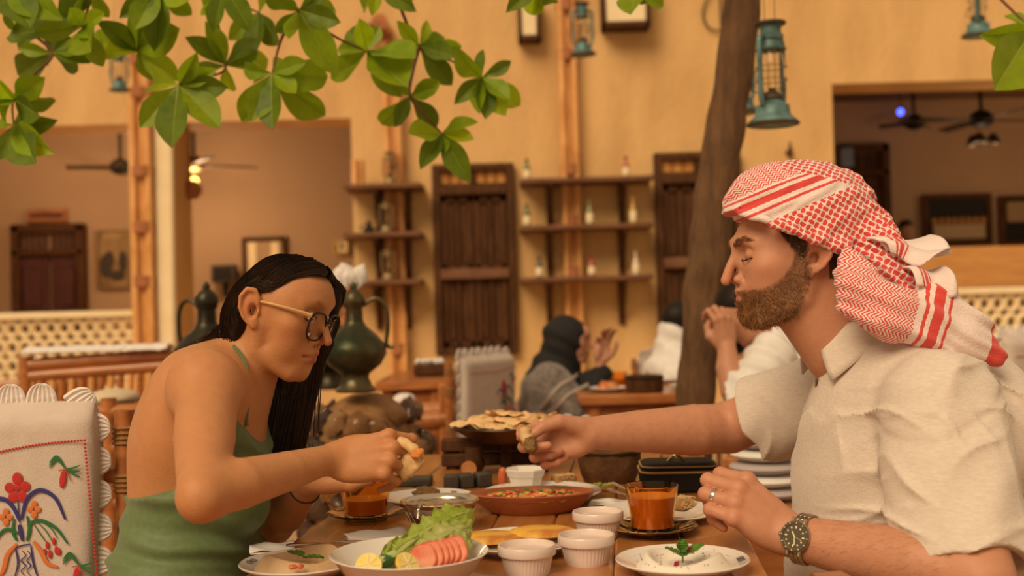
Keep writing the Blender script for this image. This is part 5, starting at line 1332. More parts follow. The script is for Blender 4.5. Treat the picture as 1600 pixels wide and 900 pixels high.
for k, (px, py, dd, ax_) in enumerate(((576, 884, -.055, .1), (637, 882, -.075, .9))):
    p = W(px, py, dsal + dd); t2 = thing('lemon_wedge', ('left' if k == 0 else 'right') + ' lemon piece at the front of the salad bowl', 'lemon', p, ax_); r_ = .0165
    R = Matrix.Rotation(.95, 3, 'X'); m = MB(); m.lathe([(0, -.0125), (r_ * .6, -.010), (r_ * .93, -.004), (r_, 0), (r_ * .97, .001)], 28, R=R); m.build('peel', lemp, t2); m = MB(); m.lathe([(0, .0014), (r_ * .97, .0012), (r_ * .97, .0), (0, 0)], 28, R=R); fl = m.build('flesh', lemf, t2)
    m = MB()
    for q in range(8): aa = q * PI / 4; m.tube([R @ V(.002 * math.cos(aa), .002 * math.sin(aa), .0018), R @ V(r_ * .85 * math.cos(aa), r_ * .85 * math.sin(aa), .0018)], .0005, 4)
    m.build('membranes', mat('pale pith', (.85, .78, .55), .5), fl)
# --- ramekins
ramm = mat('ramekin stoneware', (.72, .60, .54), .3, coat=.3); dipm = mat('creamy dip', (.72, .58, .50), .5, c2=(.66, .52, .44), nscale=30)  # stoneware toned down, shade of the tree painted into its colour
def ramekin(px, py, hw, label):
    loc = at(px, py); R = pw(hw, loc); h = R * 1.02; n = 40; t = thing('ramekin', label, 'ramekin', loc)
    m = MB(); m.lathe([(0, .002), (R * .74, 0), (R * .77, .003), (R * .80, h * .25), (R * .88, h * .62), (R * .90, h * .66)], n * 5, wob=lambda a, z: 1 + (.013 * (abs(math.sin(a * n / 2)) * 2 - 1) if z > .0035 and z < h * .65 else 0)); m.build('fluted_body', ramm, t)
    m = MB(); m.lathe([(R * .90, h * .655), (R * .985, h * .68), (R, h * .72), (R, h * .95), (R * .975, h), (R * .93, h), (R * .91, h * .96), (R * .89, h * .78), (0, h * .77)], 64); m.build('rim', ramm, t)
    m = MB(); m.lathe([(0, h * .80), (R * .5, h * .795), (R * .885, h * .79)], 48); m.build('dip', dipm, t)
ramekin(824, 897, 45.5, 'white fluted ramekin nearest the front of the table'); ramekin(917, 880, 44.5, 'white fluted ramekin in the middle, right of the nearest one'); ramekin(935, 839, 40, 'white fluted ramekin at the back against the clay dish')
# --- cups
amber = mat('amber glass', (.97, .66, .24), .04, trans=1, ior=1.35); tea = mat('milky tea', (.66, .27, .07), .35, c2=(.58, .23, .055), nscale=20); amberp = mat('patterned amber glass', (.40, .20, .05), .12, c2=(.10, .05, .02), nscale=40, contrast=(.48, .52), metal=.3, coat=.6)
def teacup(px, py, sy, hw, hs, label, sl, ph, fill, patt, hang):
    loc = at(px, sy); Rs = pw(hs, loc); ts = thing('saucer', sl, 'saucer', loc)
    m = MB(); m.lathe([(0, 0), (Rs * .5, 0), (Rs * .55, .003), (Rs * .97, .0125), (Rs, .0135), (Rs * .98, .0150), (Rs * .60, .0062), (Rs * .5, .0042), (0, .0040)], 64, wob=(lambda a, z: 1 + (.03 * abs(math.sin(a * 6)) if z > .01 else 0)) if patt else None); m.build('glass_dish', amberp if patt else amber, ts)
    if patt:
        m = MB()
        for q in range(12):
            aa = q * PI / 6
            for s_ in (-.09, 0, .09): m.tube([(Rs * .60 * math.cos(aa + s_), Rs * .60 * math.sin(aa + s_), .0075), (Rs * .92 * math.cos(aa), Rs * .92 * math.sin(aa), .0145)], .0010, 4)
        m.build('leaf_relief', mat('gilded relief', (.45, .28, .10), .2, metal=.7), ts)
    R = pw(hw, loc); h = ph * loc.y / F; t = thing('tea_cup', label, 'cup', loc + V(0, 0, .0048)); rb = R * .80; tk = .0022
    m = MB(); m.lathe([(0, 0), (rb - .003, 0), (rb, .003), (rb * 1.02, h * .35), (R * .94, h * .80), (R, h), (R - tk * .6, h + .001), (R * .94 - tk, h * .80), (rb * 1.02 - tk, h * .35), (rb - tk, .007), (rb * .8, .005), (0, .005)], 64); m.build('glass_body', amber, t)
    hf_ = h * fill
    m = MB(); m.lathe([(0, .0056), (rb * .8, .0056), (rb - tk - .0005, .0078), (rb * 1.02 - tk - .0005, h * .35), (rb * 1.02 - tk - .0005 + (R * .94 - rb * 1.02) * max(0, (fill - .35) / .45), hf_), (0, hf_)], 56); m.build('milk_tea', tea, t)
    c, s_ = math.cos(hang), math.sin(hang); m = MB()
    m.tube(curve([(c * R * .92, s_ * R * .92, h * .80), (c * (R + .014), s_ * (R + .014), h * .80), (c * (R + .020), s_ * (R + .020), h * .52), (c * (R + .008), s_ * (R + .008), h * .22), (c * rb * 1.0, s_ * rb * 1.0, h * .20)], 6), .0028, 8); m.build('handle', amber, t)
teacup(572, 812, 812, 42, 61, 'amber glass tea cup half full, under the hands of the woman', 'amber glass saucer under the left tea cup', 58, .50, False, PI * .98)
teacup(1020, 834, 834, 42, 69, 'amber glass tea cup nearly full, in front of the ringed hand', 'leaf patterned amber saucer under the right tea cup', 71, .76, True, PI * .62)
# --- metal bowl
loc = at(688, 826); R = pw(61, loc); t = thing('metal_bowl', 'etched silvery metal bowl behind the salad bowl', 'bowl', loc); h = .046
etch = mat('etched tin', (.60, .52, .42), .3, metal=.85, c2=(.20, .15, .11), nscale=60, contrast=(.45, .6)); tin = mat('bright tin', (.72, .63, .50), .22, metal=.95)
m = MB(); m.lathe([(0, 0), (R * .50, 0), (R * .55, .004), (R * .75, .014), (R * .88, .030), (R * .90, h - .006)], 72, wob=lambda a, z: 1 + .006 * math.sin(a * 24)); m.build('etched_side', etch, t)
m = MB(); m.lathe([(R * .90, h - .007), (R, h - .001), (R * 1.01, h), (R, h + .0015), (R * .97, h + .001), (R * .88, h - .006), (R * .86, .030), (R * .72, .016), (0, .008)], 72); m.build('rim', tin, t)
m = MB()
for q in range(24):
    a = q * PI / 12; b = a + PI / 12
    m.tube([(R * .79 * math.cos(a), R * .79 * math.sin(a), .015), (R * .895 * math.cos((a + b) / 2), R * .895 * math.sin((a + b) / 2), .032), (R * .79 * math.cos(b), R * .79 * math.sin(b), .015)], .0008, 4)
m.build('diamond_band', tin, t)
m = MB(); m.lathe([(0, .031), (R * .4, .030), (R * .85, .029)], 40, wob=lambda a, z: 1 + .01 * math.sin(9 * a)); m.build('beans', mat('cooked beans', (.34, .22, .10), .5, c2=(.18, .13, .05), nscale=70, bump=.8, bscale=90), t)
m = MB(); m.tube(curve([(-.01, -.01, .032), (-.02, -.04, .045), (-.028, -R * 1.0, .048), (-.030, -R * 1.15, .030)], 6), [.004] * 6 + [.0022] * 13, 6, flat=.5); tag(m.build('spoon', tin), 'metal spoon leaning over the rim of the etched bowl', 'spoon'); bpy.data.objects['spoon'].location = loc
# --- leftover plate
loc = at(668, 776, .015); t = plate('plate', 'white plate with a leftover bread piece, left of the clay dish', 'plate', loc, pw(72, loc), .016, flowers=(.3, .9))
breadm = mat('baked flat bread', (.74, .48, .22), .8, c2=(.36, .15, .045), nscale=30, contrast=(.48, .64), bump=.5, bscale=80)
crustm = mat('brown herb crust', (.32, .15, .05), .7, c2=(.16, .12, .03), nscale=90, bump=.8, bscale=120)
m = MB(); m.ball(T(666, 770, TZ + .018), (.024, .016, .011), 18, wob=.5); tag(m.build('bread_leftover', crustm), 'half eaten herb bread on the leftover plate', 'bread')
# --- clay dish
loc = at(832, 800); t = thing('clay_dish', 'oval terracotta dish of red egg stew in the middle of the table', 'dish', loc)
clay = mat('terracotta', (.36, .105, .035), .4, c2=(.28, .075, .025), nscale=12, coat=.3); stew = mat('tomato egg stew', (.55, .13, .03), .3, c2=(.70, .36, .08), nscale=26, contrast=(.45, .62), bump=.8, bscale=45, coat=.4)
a = pw(101, at(832, 786, .035)); sy_ = .60; h = .034
m = MB(); m.lathe([(0, 0), (a * .62, 0), (a * .72, .006), (a * .90, .022), (a * .985, h - .002), (a, h), (a * .97, h + .002), (a * .93, h - .001), (a * .88, .022), (a * .7, .010), (0, .009)], 72, sy=sy_, wob=lambda a_, z: 1 + .07 * math.cos(a_) ** 10 - .02); m.build('dish', clay, t)
m = MB()
def stw(u, v):
    an = v * 2 * PI; r = u * a * .93; return V(r * math.cos(an), r * math.sin(an) * sy_, h - .008 + .004 * noise.noise(V(r * math.cos(an) * 70, r * math.sin(an) * 70, 3)) + .004 * (1 - u))
m.grid(stw, 20, 60); m.build('stew', stew, t)
for nm, mt, n, r_ in (('egg_curds', mat('egg curd', (.70, .34, .07), .35, coat=.3), 20, .008), ('tomato_chunks', tomm, 34, .006), ('coriander', mint, 22, .0045)):
    m = MB()
    for q in range(n):
        an = rnd.random() * 6.28; rr_ = math.sqrt(rnd.random()) * a * .72; m.ball((rr_ * math.cos(an), rr_ * math.sin(an) * sy_, h - .0035 + (.002 if nm == 'coriander' else 0)), (r_ * rnd.uniform(.7, 1.4), r_ * rnd.uniform(.6, 1), r_ * .4), 8, R=Matrix.Rotation(rnd.random() * 3, 3, 'Z'), wob=.5)
    o = m.build(nm, mt, t); o['kind'] = 'stuff'
# --- pancakes
loc = at(812, 843, .016); t = plate('plate', 'white flower rimmed plate under the two yellow pancakes', 'plate', loc, pw(97, loc), .016, flowers=(1.9, 2.25, 2.6), emblems=(-.9,))
panm = mat('yellow pancake', (.76, .42, .06), .55, c2=(.52, .19, .03), nscale=22, contrast=(.46, .62), bump=.3, bscale=60)
for k, (px, py, hw) in enumerate(((764, 836, 56), (846, 831, 52))):
    p = T(px, py, TZ + .02); p.z = TZ + .014 + .004 * k; r_ = hw * p.y / F; t2 = thing('pancake', ('left' if k == 0 else 'right') + ' of the two thin yellow pancakes', 'pancake', p)
    m = MB(); m.lathe([(0, -.002), (r_ * .9, -.002), (r_, 0), (r_ * .97, .0045), (r_ * .8, .0075), (0, .0068)], 48, sy=.72, wob=lambda a_, z: 1 + .03 * math.sin(3 * a_ + k)); m.build('cake', panm, t2)
    m = MB(); m.lathe([(r_ * .90, .0042), (r_ * .975, .0026), (r_ * .995, .0006)], 48, sy=.72, wob=lambda a_, z: 1 + .03 * math.sin(3 * a_ + k)); m.build('browned_edge', mat('browned pancake edge', (.55, .24, .04), .6), t2)
# --- labneh
loc = at(1066, 873, .018); R = pw(104, loc); t = plate('plate', 'white plate of creamy labneh with mint at front right', 'plate', loc, R, .018, emblems=(-.05,))
cream_f = mat('labneh cream', (.82, .74, .64), .4, c2=(.78, .70, .60), nscale=30); lb = swirl('labneh', cream_f, 'smooth swirl of white labneh on the front right plate', 'labneh', loc + V(0, 0, .005), R * .74, .016, 1.2, .4)
t2 = thing('mint_sprig', 'upright mint sprig with two side leaves on the white labneh', 'mint', loc + V(0, -.005, .018))
for an, tl_, L_ in ((2.9, .2, .026), (.25, .15, .034), (1.2, 1.1, .018), (2.2, 1.1, .018), (4.4, .9, .016)): m = MB(); leafy(m, (0, 0, .010 if tl_ > .5 else .003), L_, L_ * .46, an, tl_ + .25); m.build('mint_leaf', mint, t2)
m = MB(); m.tube([(0, 0, -.004), (0, 0, .018)], .0012, 6); m.build('stem', mint, t2)
radm = mat('radish skin', (.45, .03, .09), .35); 
for k, (dx, dy, dz) in enumerate(((-.012, -.022, .017), (.010, .006, .030))):
    t2 = thing('radish_piece', ('front' if k == 0 else 'back') + ' pink edged radish piece on the labneh', 'radish', loc + V(dx, dy, dz), .5); m = MB(); m.box((0, 0, 0), (.008, .003, .006), bev=.001); m.build('flesh', cream_f, t2); m = MB(); m.box((0, -.002, 0), (.0085, .0014, .0064), bev=.0005); m.build('skin', radm, t2)
m = MB()
for q in range(60):
    an = rnd.random() * 6.28; rr_ = rnd.uniform(.3, .75) * R; m.ball((rr_ * math.cos(an), rr_ * math.sin(an), .0165), .0007, 6)
o = m.build('black_pepper', black, lb); o['kind'] = 'stuff'; o.location = (0, 0, -.002)
# --- back plate with ramekin, sausage and sesame squares
loc = at(846, 767, .016); t = plate('plate', 'white plate with sesame square and square bowl, behind the clay dish', 'plate', loc, pw(94, loc), .016, flowers=(-.4, .2))
p = at(822, 769); p.z += .008; t2 = thing('square_bowl', 'small white eight sided dip bowl on the plate behind the clay dish', 'bowl', p); R = pw(33, p)
for nm, pr in (('lower_body', [(0, 0), (R * .68, 0), (R * .72, .003), (R * .84, .022)]), ('upper_rim', [(R * .84, .022), (R * .90, .024), (R * 1.0, .036), (R * .97, .038), (R * .80, .024), (0, .022)])):
    m = MB(); m.lathe(pr, 8, R=Matrix.Rotation(PI / 8, 3, 'Z')); m.build(nm, porc, t2, smooth=False)
p = at(786, 768); p.z += .010; t2 = thing('sausage', 'reddish sausage piece leaning left of the square dip bowl', 'sausage', p); m = MB(); m.tube(curve([(0, 0, .004), (-.001, .0, .016), (.001, .002, .030), (.003, .004, .036)], 4), [.0085] * 9 + [.0075, .006, .004, .001], 14); m.build('casing', mat('sausage casing', (.58, .13, .045), .35, coat=.4), t2)
m = MB(); m.lathe([(0, .0), (.007, .001), (.0085, .004), (.0085, .006)], 14); m.build('cut_end', mat('sausage meat', (.62, .25, .14), .6), t2)
sesm = mat('toasted sesame', (.62, .42, .20), .6); cakem = mat('nut filling', (.28, .13, .04), .6, c2=(.42, .22, .08), nscale=80, bump=.6, bscale=100)
for k, (px, py, dz, lb_) in enumerate(((881, 764, .007, 'sesame topped nut square on the plate behind the clay dish'), (1066, 802, .007, 'sesame coated nut square on the right plate by the ringed hand'))):
    p = at(px, py); p.z += dz; t2 = thing('sesame_square', lb_, 'pastry', p, .4 + k * .3); m = MB(); m.box((0, 0, .010), (.044 - .012 * k, .032, .019), bev=.003); m.build('filling', cakem, t2); m = MB()
    for q in range(150):
        x, y = rnd.uniform(-.021, .021) * (1 - .25 * k), rnd.uniform(-.015, .015); m.ball((x, y, .0205), (.0016, .001, .0008), 6, R=Matrix.Rotation(rnd.random() * 3, 3, 'Z'))
    for q in range(90 if k else 25): m.ball((rnd.uniform(-.02, .02) * (1 - .25 * k), -.0165, rnd.uniform(.003, .02)), (.0016, .0008, .001), 6)
    o = m.build('sesame_seeds', sesm, t2); o['kind'] = 'stuff'
t2 = thing('lettuce_scraps', 'scraps of green lettuce around the sesame square on the back plate', 'lettuce', at(880, 772) + V(0, 0, .009))
for dx, dy, an in ((-.03, -.012, .3), (.02, -.02, 2.5), (.055, .0, 1.0), (.07, .006, .4), (-.01, -.02, 1.8)): m = MB(); leafy(m, (dx, dy, 0), .035, .010, an, .1); m.build('leaf_piece', lett, t2)
# --- right plate, cutlery, napkins
loc = at(1030, 797, .015); t = plate('plate', 'white plate behind the right tea cup', 'plate', loc, pw(93, loc), .015, flowers=(-.5, -.9, .2))
tin2 = mat('steel cutlery', (.62, .55, .46), .22, metal=1)
def cutlery(name, label, a, b, kind):
    a, b = Vector(a), Vector(b); x = (b - a); L_ = x.length; R = x.to_track_quat('X', 'Z').to_matrix(); t2 = thing(name, label, name, M=Matrix.Translation(a) @ R.to_4x4())
    m = MB(); m.tube([(0, 0, 0), (L_ * .05, 0, 0), (L_ * .3, 0, 0), (L_ * .55, 0, 0)], [.004, .0062, .005, .0028], 10, flat=.35); m.build('handle', tin2, t2); m = MB()
    if kind == 'knife': m.tube([(L_ * .55, 0, 0), (L_ * .62, 0, 0), (L_ * .9, 0, 0), (L_, .003, 0)], [.003, .0075, .0075, .001], 10, flat=.16); m.build('blade', tin2, t2)
    else:
        m.tube([(L_ * .55, 0, 0), (L_ * .72, 0, 0), (L_ * .8, 0, -.001)], [.0028, .009, .010], 10, flat=.2)
        for q in range(4): m.tube([(L_ * .8, (q - 1.5) * .0048, -.001), (L_, (q - 1.5) * .0048, .003)], .0012, 5)
        m.build('tines', tin2, t2)
cutlery('knife', 'silver knife resting on the front left plates', W(447, 852, at(447, 852, .03).y), W(566, 845, at(566, 845, .03).y), 'knife')
a = at(1000, 784); cutlery('fork', 'fork leaning on the back right plate near the lunch bag', W(950, 764, 2.02), W(995, 778, 1.98), 'fork'); cutlery('knife', 'second knife leaning beside the fork near the lunch bag', W(957, 754, 2.08), W(1000, 776, 2.0), 'knife')
papm = mat('paper napkin', (.80, .76, .72), .9, c2=(.74, .70, .66), nscale=20)
def napkin(label, px, py, hw, rz, z=.001, asp=.6):
    loc = at(px, py); loc.z += z; w_ = pw(hw, loc); t2 = thing('napkin', label, 'napkin', loc, rz); m = MB()
    m.grid(lambda u, v: V((u - .5) * 2 * w_, (v - .5) * 2 * w_ * asp, .003 + .003 * math.sin(u * 5 + v * 3) ** 2 + .004 * v), 14, 8); m.build('upper_fold', papm, t2, solid=.0012); m = MB(); m.grid(lambda u, v: V((u - .5) * 1.9 * w_, (v - .55) * 2 * w_ * asp, .0015), 6, 4); m.build('lower_fold', papm, t2, solid=.0012)
napkin('white napkin between the hummus plate and the left saucer', 590, 843, 48, .35); napkin('white napkin left of the right tea cup near the cutlery', 958, 792, 36, -.3); napkin('small white napkin under the left rim of the hummus plate', 425, 862, 34, .2)
# --- dark slate tablet and bricks near the stand
slate = mat('grey slate', (.085, .07, .055), .65, spec=.25, c2=(.05, .04, .03), nscale=12, bump=.2)
loc = at(642, 757); t2 = MB(); t2.box((0, 0, .007), (pw(66, loc), .07, .014), bev=.003); o = tag(t2.build('slate_tablet', slate), 'flat dark grey slate tablet behind the leftover plate', 'tablet'); o.location = loc
# ---------------------------------------------------------------- bread stand
d0 = 2.50; loc = V(W(795, 700, d0).x, d0, TZ); t = thing('log_stand', 'dark wooden log stand carrying the wide pan of bread', 'stand', loc)
dlog = mat('dark log', (.06, .023, .008), .7, spec=.2, c2=(.10, .045, .02), nscale=14, stretch=(3, 3, 1), bump=.4); cutend = mat('cut wood end', (.50, .22, .06), .7, c2=(.38, .15, .04), nscale=60)
zr = W(795, 690, d0).z
def LX(px): return W(px, 700, d0).x - loc.x
for px, w_, y, nm in ((741, .030, -.05, 'post'), (790, .020, .02, 'post'), (846, .022, -.02, 'post'), (705, .026, .06, 'post')):
    m = MB(); m.tube([(LX(px), y, 0), (LX(px), y, zr - TZ - .004)], w_ * .62, 10); m.build(nm, dlog, t)
for z in (.018, .050): m = MB(); m.box((LX(772), .055, z + .004), (.235, .04, .028), bev=.004); m.build('beam', dlog, t)
m = MB(); m.tube([(LX(735), -.105, .022), (LX(745), -.02, .022)], .0185, 16); lg = m.build('cross_log', dlog, t); m = MB(); m.tube([(LX(735) - .0003, -.1068, .022), (LX(735), -.1045, .022)], .0165, 16); m.build('cut_end', cutend, lg)
for k, px in enumerate((700, 722, 748)):
    m = MB(); m.box((0, 0, .014), (.030, .035, .028), R=Matrix.Rotation(.2 * k, 3, 'Z'), bev=.003); o = m.build('slate_block', slate); p = at(px + 6, 764 - k * 2); o.location = p; tag(o, ('leftmost', 'middle', 'rightmost')[k] + ' small grey slate block in front of the log stand', 'block')
pan = thing('bread_pan', 'wide shallow dark metal pan heaped with flat bread on the log stand', 'pan', (loc.x, d0, zr)); R = 92 * d0 / F; panmt = mat('dark copper pan', (.10, .040, .018), .35, metal=.6, c2=(.16, .07, .03), nscale=6)
m = MB(); m.lathe([(0, 0), (R * .45, 0), (R * .60, .006), (R * .85, .024), (R, .034), (R * 1.005, .036), (R * .98, .037), (R * .83, .028), (R * .6, .010), (0, .004)], 56); m.build('pan_body', panmt, pan)
m = MB(); m.lathe([(R * .995, .034), (R * 1.02, .036), (R * 1.0, .040), (R * .98, .037)], 56, closed=True); m.build('rolled_rim', mat('dark iron rim', (.05, .025, .015), .3, metal=.7), pan)
for k, (x, y, z, a, b) in enumerate(((-.07, -.02, .040, .055, 0), (-.03, -.035, .045, .06, .5), (.02, -.02, .048, .06, 1.0), (.07, -.01, .044, .05, 1.5), (-.05, .03, .048, .055, 2), (.0, .03, .056, .06, 2.5), (.05, .035, .050, .055, 3), (-.095, .0, .036, .03, 3.4), (.01, -.065, .038, .05, 4))):
    m = MB(); m.lathe([(0, -.004), (a * .8, -.005), (a, -.001), (a * .93, .003), (a * .6, .0055), (0, .0045)], 36, sy=.75, wob=lambda an, zz: 1 + .08 * math.sin(3 * an + b) + .04 * math.sin(7 * an + b), R=Matrix.Rotation(b, 3, 'Z') @ Matrix.Rotation(.18 * math.sin(b * 3), 3, 'X'))
    m.v = [(p[0], p[1], p[2] + .013 * noise.noise(V(p[0] * 42, p[1] * 42, k))) for p in m.v]
    o = m.build('flat_bread', breadm); o.location = V(loc.x + x, d0 + y, zr + z); tag(o, ['leftmost front flat bread leaning on the pan rim', 'front flat bread left of the pan centre', 'front flat bread at the pan centre', 'flat bread at the right, behind the reaching hand', 'rear left flat bread of the heap', 'topmost flat bread of the heap', 'rear right flat bread of the heap', 'small flat bread at the far left pan rim', 'flat bread lowest at the front rim of the pan'][k], 'bread', 'flat breads heaped in the pan')
# ---------------------------------------------------------------- barrel and lunch bag
loc = at(953, 752); t = thing('wooden_barrel', 'dark mottled wooden barrel pot under the reaching forearm', 'pot', loc); R = pw(49, loc); h = W(953, 700, loc.y).z - TZ
brl = mat('mottled dark wood', (.07, .028, .010), .65, spec=.2, c2=(.14, .07, .03), nscale=22, bump=.6, bscale=30)
m = MB(); m.lathe([(0, 0), (R * .80, 0), (R * .90, h * .2), (R, h * .6), (R * 1.02, h * .97), (R * .98, h), (R * .90, h), (R * .86, h * .8), (0, h * .78)], 40, wob=lambda a, z: 1 + .015 * math.sin(11 * a) + .01 * math.sin(5 * a + z * 60)); m.build('body', brl, t)
m = MB(); m.lathe([(R * 1.0, h * .86), (R * 1.04, h * .87), (R * 1.04, h * .93), (R * 1.0, h * .94)], 40, closed=True); m.build('hoop', black, t)
loc = at(1060, 764); w_ = pw(120, loc); h = W(1060, 719, loc.y).z - TZ; t = thing('lunch_bag', 'black zipped lunch bag with gold piping behind the right plate', 'bag', loc, -.05)
bagm = mat('black nylon', (.014, .011, .008), .6, bump=.2, bscale=200, spec=.2); pipe = mat('tan gold piping', (.45, .29, .13), .5)
def rrect(hx, hy, z, r, n=6): return [V(sx * (hx - r) + r * math.cos(a0 + k * PI / 2 / n), sy * (hy - r) + r * math.sin(a0 + k * PI / 2 / n), z) for sx, sy, a0 in ((1, 1, 0), (-1, 1, PI / 2), (-1, -1, PI), (1, -1, 1.5 * PI)) for k in range(n + 1)]
def loft(m, rings):
    n = len(rings[0]); vs = [p for r_ in rings for p in r_]; fs = [(i * n + k, i * n + (k + 1) % n, (i + 1) * n + (k + 1) % n, (i + 1) * n + k) for i in range(len(rings) - 1) for k in range(n)]
    fs += [tuple(range(n))[::-1], tuple((len(rings) - 1) * n + k for k in range(n))]; m.add(vs, fs)
m = MB(); hx = w_ / 2; loft(m, [rrect(hx * .93, .05, 0, .02), rrect(hx * .97, .055, .005, .02), rrect(hx, .057, h * .55, .022), rrect(hx * .98, .055, h * .72, .022)]); m.build('bag_body', bagm, t)
m = MB(); loft(m, [rrect(hx * .97, .054, h * .74, .022), rrect(hx * .96, .053, h * .90, .022), rrect(hx * .88, .046, h * .99, .02), rrect(hx * .6, .03, h, .018)]); m.build('lid', bagm, t)
m = MB(); q = rrect(hx * 1.0, .058, h * .72, .022); m.tube(q + [q[0], q[1]], .0022, 6); m.build('piping', pipe, t)
m = MB(); q = rrect(hx * .97, .055, h * .90, .022); m.tube(q + [q[0], q[1]], .0015, 6); m.build('piping', pipe, t)
m = MB(); m.tube([(hx * .92, -.03, h * .9), (hx * 1.02, -.045, h * .78), (hx * 1.08, -.05, h * .45)], .0028, 6); m.build('zip_pull', mat('gold zip', (.6, .42, .18), .3, metal=.9), t)
m = MB(); m.tube(curve([(-.02, -.01, h), (-.005, -.015, h + .012), (.012, -.012, h + .002)], 5), .003, 6); m.build('buckle', mat('gold zip', (.6, .42, .18), .3, metal=.9), t)
# ---------------------------------------------------------------- food in the hands
wr = thing('bread_wrap', 'folded flat bread wrap with filling held by the woman', 'bread', hi['fingers'][0][3] + V(.005, .02, .0)); wrm = mat('soft white bread', (.74, .52, .27), .7, c2=(.58, .34, .13), nscale=50, bump=.3)
bA, bB, bC, bD = W(618, 754, 1.66), W(662, 720, 1.635), W(628, 690, 1.645), W(646, 702, 1.635)
bR = Matrix.Rotation(math.radians(-38), 3, 'Y')
def bwrap(P):
    d = ell(P, W(639, 722, 1.65), (.025, .011, .014), bR); d = su(d, chain(P, [bA, W(645, 736, 1.645), bB], [.004, .006, .0025]), .008)
    d = su(d, chain(P, [W(616, 706, 1.655), bC, bD, W(652, 716, 1.635)], [.005, .0075, .008, .004]), .006)
    return d + .0006 * wave(P, (1, .2, .5), .014, 0, .003, .05)
sdf_obj('bread_sheet', [(bwrap, tuple(W(590, 770, 1.56)[i] + (0, 0, 0)[i] for i in range(3)), tuple(W(680, 670, 1.70)), .0016)], wrm, wr)
m = MB(); m.ball(W(650, 710, 1.63), .008, 10, wob=.5); m.ball(W(656, 706, 1.63), .006, 10, wob=.4); m.build('filling', mat('orange filling', (.70, .26, .06), .4), wr, world=True)
tp = hf_['thumb'][3]; ip = hf_['fingers'][0][3]; c = (tp + ip) / 2
dk = thing('food_morsel', 'small roll of herb dipped bread pinched in the outstretched hand', 'bread', c)
a = W(822, 668, c.y - .012); b = W(831, 706, c.y - .018); m = MB(); m.tube(curve([a, a.lerp(b, .3) + V(-.004, 0, 0), a.lerp(b, .65), b], 4), [.005] + [.0105] * 4 + [.0115] * 4 + [.0105] * 3 + [.005], 14); m.build('bread', wrm, dk, world=True)
m = MB(); m.tube(curve([a.lerp(b, .42) + V(0, -.002, 0), a.lerp(b, .75) + V(0, -.003, 0), b + V(0, -.002, -.002)], 4), [.0112] * 5 + [.0112, .0108, .009, .005], 12); m.build('herb_dip', crustm, dk, world=True)
# ================================================================ foreground chair with embroidered cover
cot = mat('white cotton cover', (.62, .52, .45), .9, c2=(.57, .475, .41), nscale=30, bump=.2, bscale=400)  # cover cotton darkened, its colour includes the shade of the tree
redt = mat('red thread', (.50, .025, .02), .7, bump=.3, bscale=500); bluet = mat('blue thread', (.035, .03, .16), .7); greent = mat('green thread', (.02, .14, .035), .7); oranget = mat('orange thread', (.62, .17, .04), .7)
CD = 1.92
cl_, cr_ = W(-230, 628, CD).x, W(152, 628, CD).x; zt_ = W(80, 627, CD).z
ch = thing('covered_chair', 'wooden chair with white embroidered slipcover and scalloped edge at the lower left', 'chair', ((cl_ + cr_) / 2, CD, 0))
cw = cr_ - cl_; cx = (cl_ + cr_) / 2; CH = zt_ - .52
def cc(px, py, off=.040): p = W(px, py, CD - off); return V(p.x - cx, -off, p.z)
m = MB()
def cov(u, v):
    a = v * 2 * PI; hx = cw / 2; sx = abs(math.cos(a)) ** .18 * (1 if math.cos(a) >= 0 else -1); sy = abs(math.sin(a)) ** .5 * (1 if math.sin(a) >= 0 else -1)
    k = min(1, u / .04); r = math.sin(k * PI / 2) if u < .04 else 1
    return V(sx * hx * (.985 + .015 * r) + .004 * math.sin(u * 9) * (u > .04), sy * .036 * r, zt_ - .010 * (1 - math.cos(k * PI / 2)) * 0 - (zt_ - .5) * max(0, u - .0) - (.012 * (1 - r) * -1 if u < .04 else 0) - .012)
m.grid(cov, 40, 72); m.build('slipcover', cot, ch)
# scallops: pleated half round petals
def scallop(hx, L_):
    m = MB(); n = 12
    m.grid(lambda u, v: V((v - .5) * 2 * hx * math.sqrt(max(0, 1 - (u * .985) ** 3.2)), .0022 * math.cos(v * 2 * PI * 6) * (1 - u * .4), u * L_), 10, 36); return m
sc0 = scallop(.0265, .044).build('scallop', white_c, ch, solid=.0012); first = True
def addsc(p, ang, s=1, tilt=0):
    global first
    M = Matrix.Translation(p) @ Matrix.Rotation(ang, 4, 'Y') @ Matrix.Rotation(tilt, 4, 'X') @ Matrix.Scale(s, 4)
    if first: sc0.matrix_local = M; first = False
    else:
        c = sc0.copy(); col.objects.link(c); c.matrix_local = M; WM[c.name] = WM[ch.name]
for k in range(8): addsc(V(cw / 2 - .042 - k * .052, 0, zt_ - .014), .05 + (.9 if k == 0 else 0.0), 1.0, .1 * math.sin(k * 3))
for k in range(9): addsc(V(cw / 2 - .022, 0, zt_ - .045 - k * .0550), PI / 2 + .06, .98); addsc(V(-cw / 2 + .022, 0, zt_ - .045 - k * .0520), -PI / 2 - .06, .98)
EO = .0385
def stitch(name, mt, pts, r, flat=.35, n=6, closed=False):
    pass
m = MB(); pa = []
for a_, b_, n in (((-225, 706), (0, 706), 40), ((0, 706), (132, 688), 26), ((132, 688), (152, 905), 38)):
    for k in range(n): f = k / n; pa.append((a_[0] + (b_[0] - a_[0]) * f, a_[1] + (b_[1] - a_[1]) * f - (0 if a_[0] != 0 else 3 * math.sin(f * PI))))
for p in pa: m.ball(cc(*p, EO), (.0026, .0010, .0022), 6)
o = m.build('beaded_border', redt, ch); o['kind'] = 'stuff'
def petals(m, px, py, lst):
    for (dx, dy, rx, rz, an) in lst: m.ball(cc(px + dx, py + dy, EO), (rx / 940, .0006, rz / 940), 12, R=Matrix.Rotation(an, 3, 'Y'))
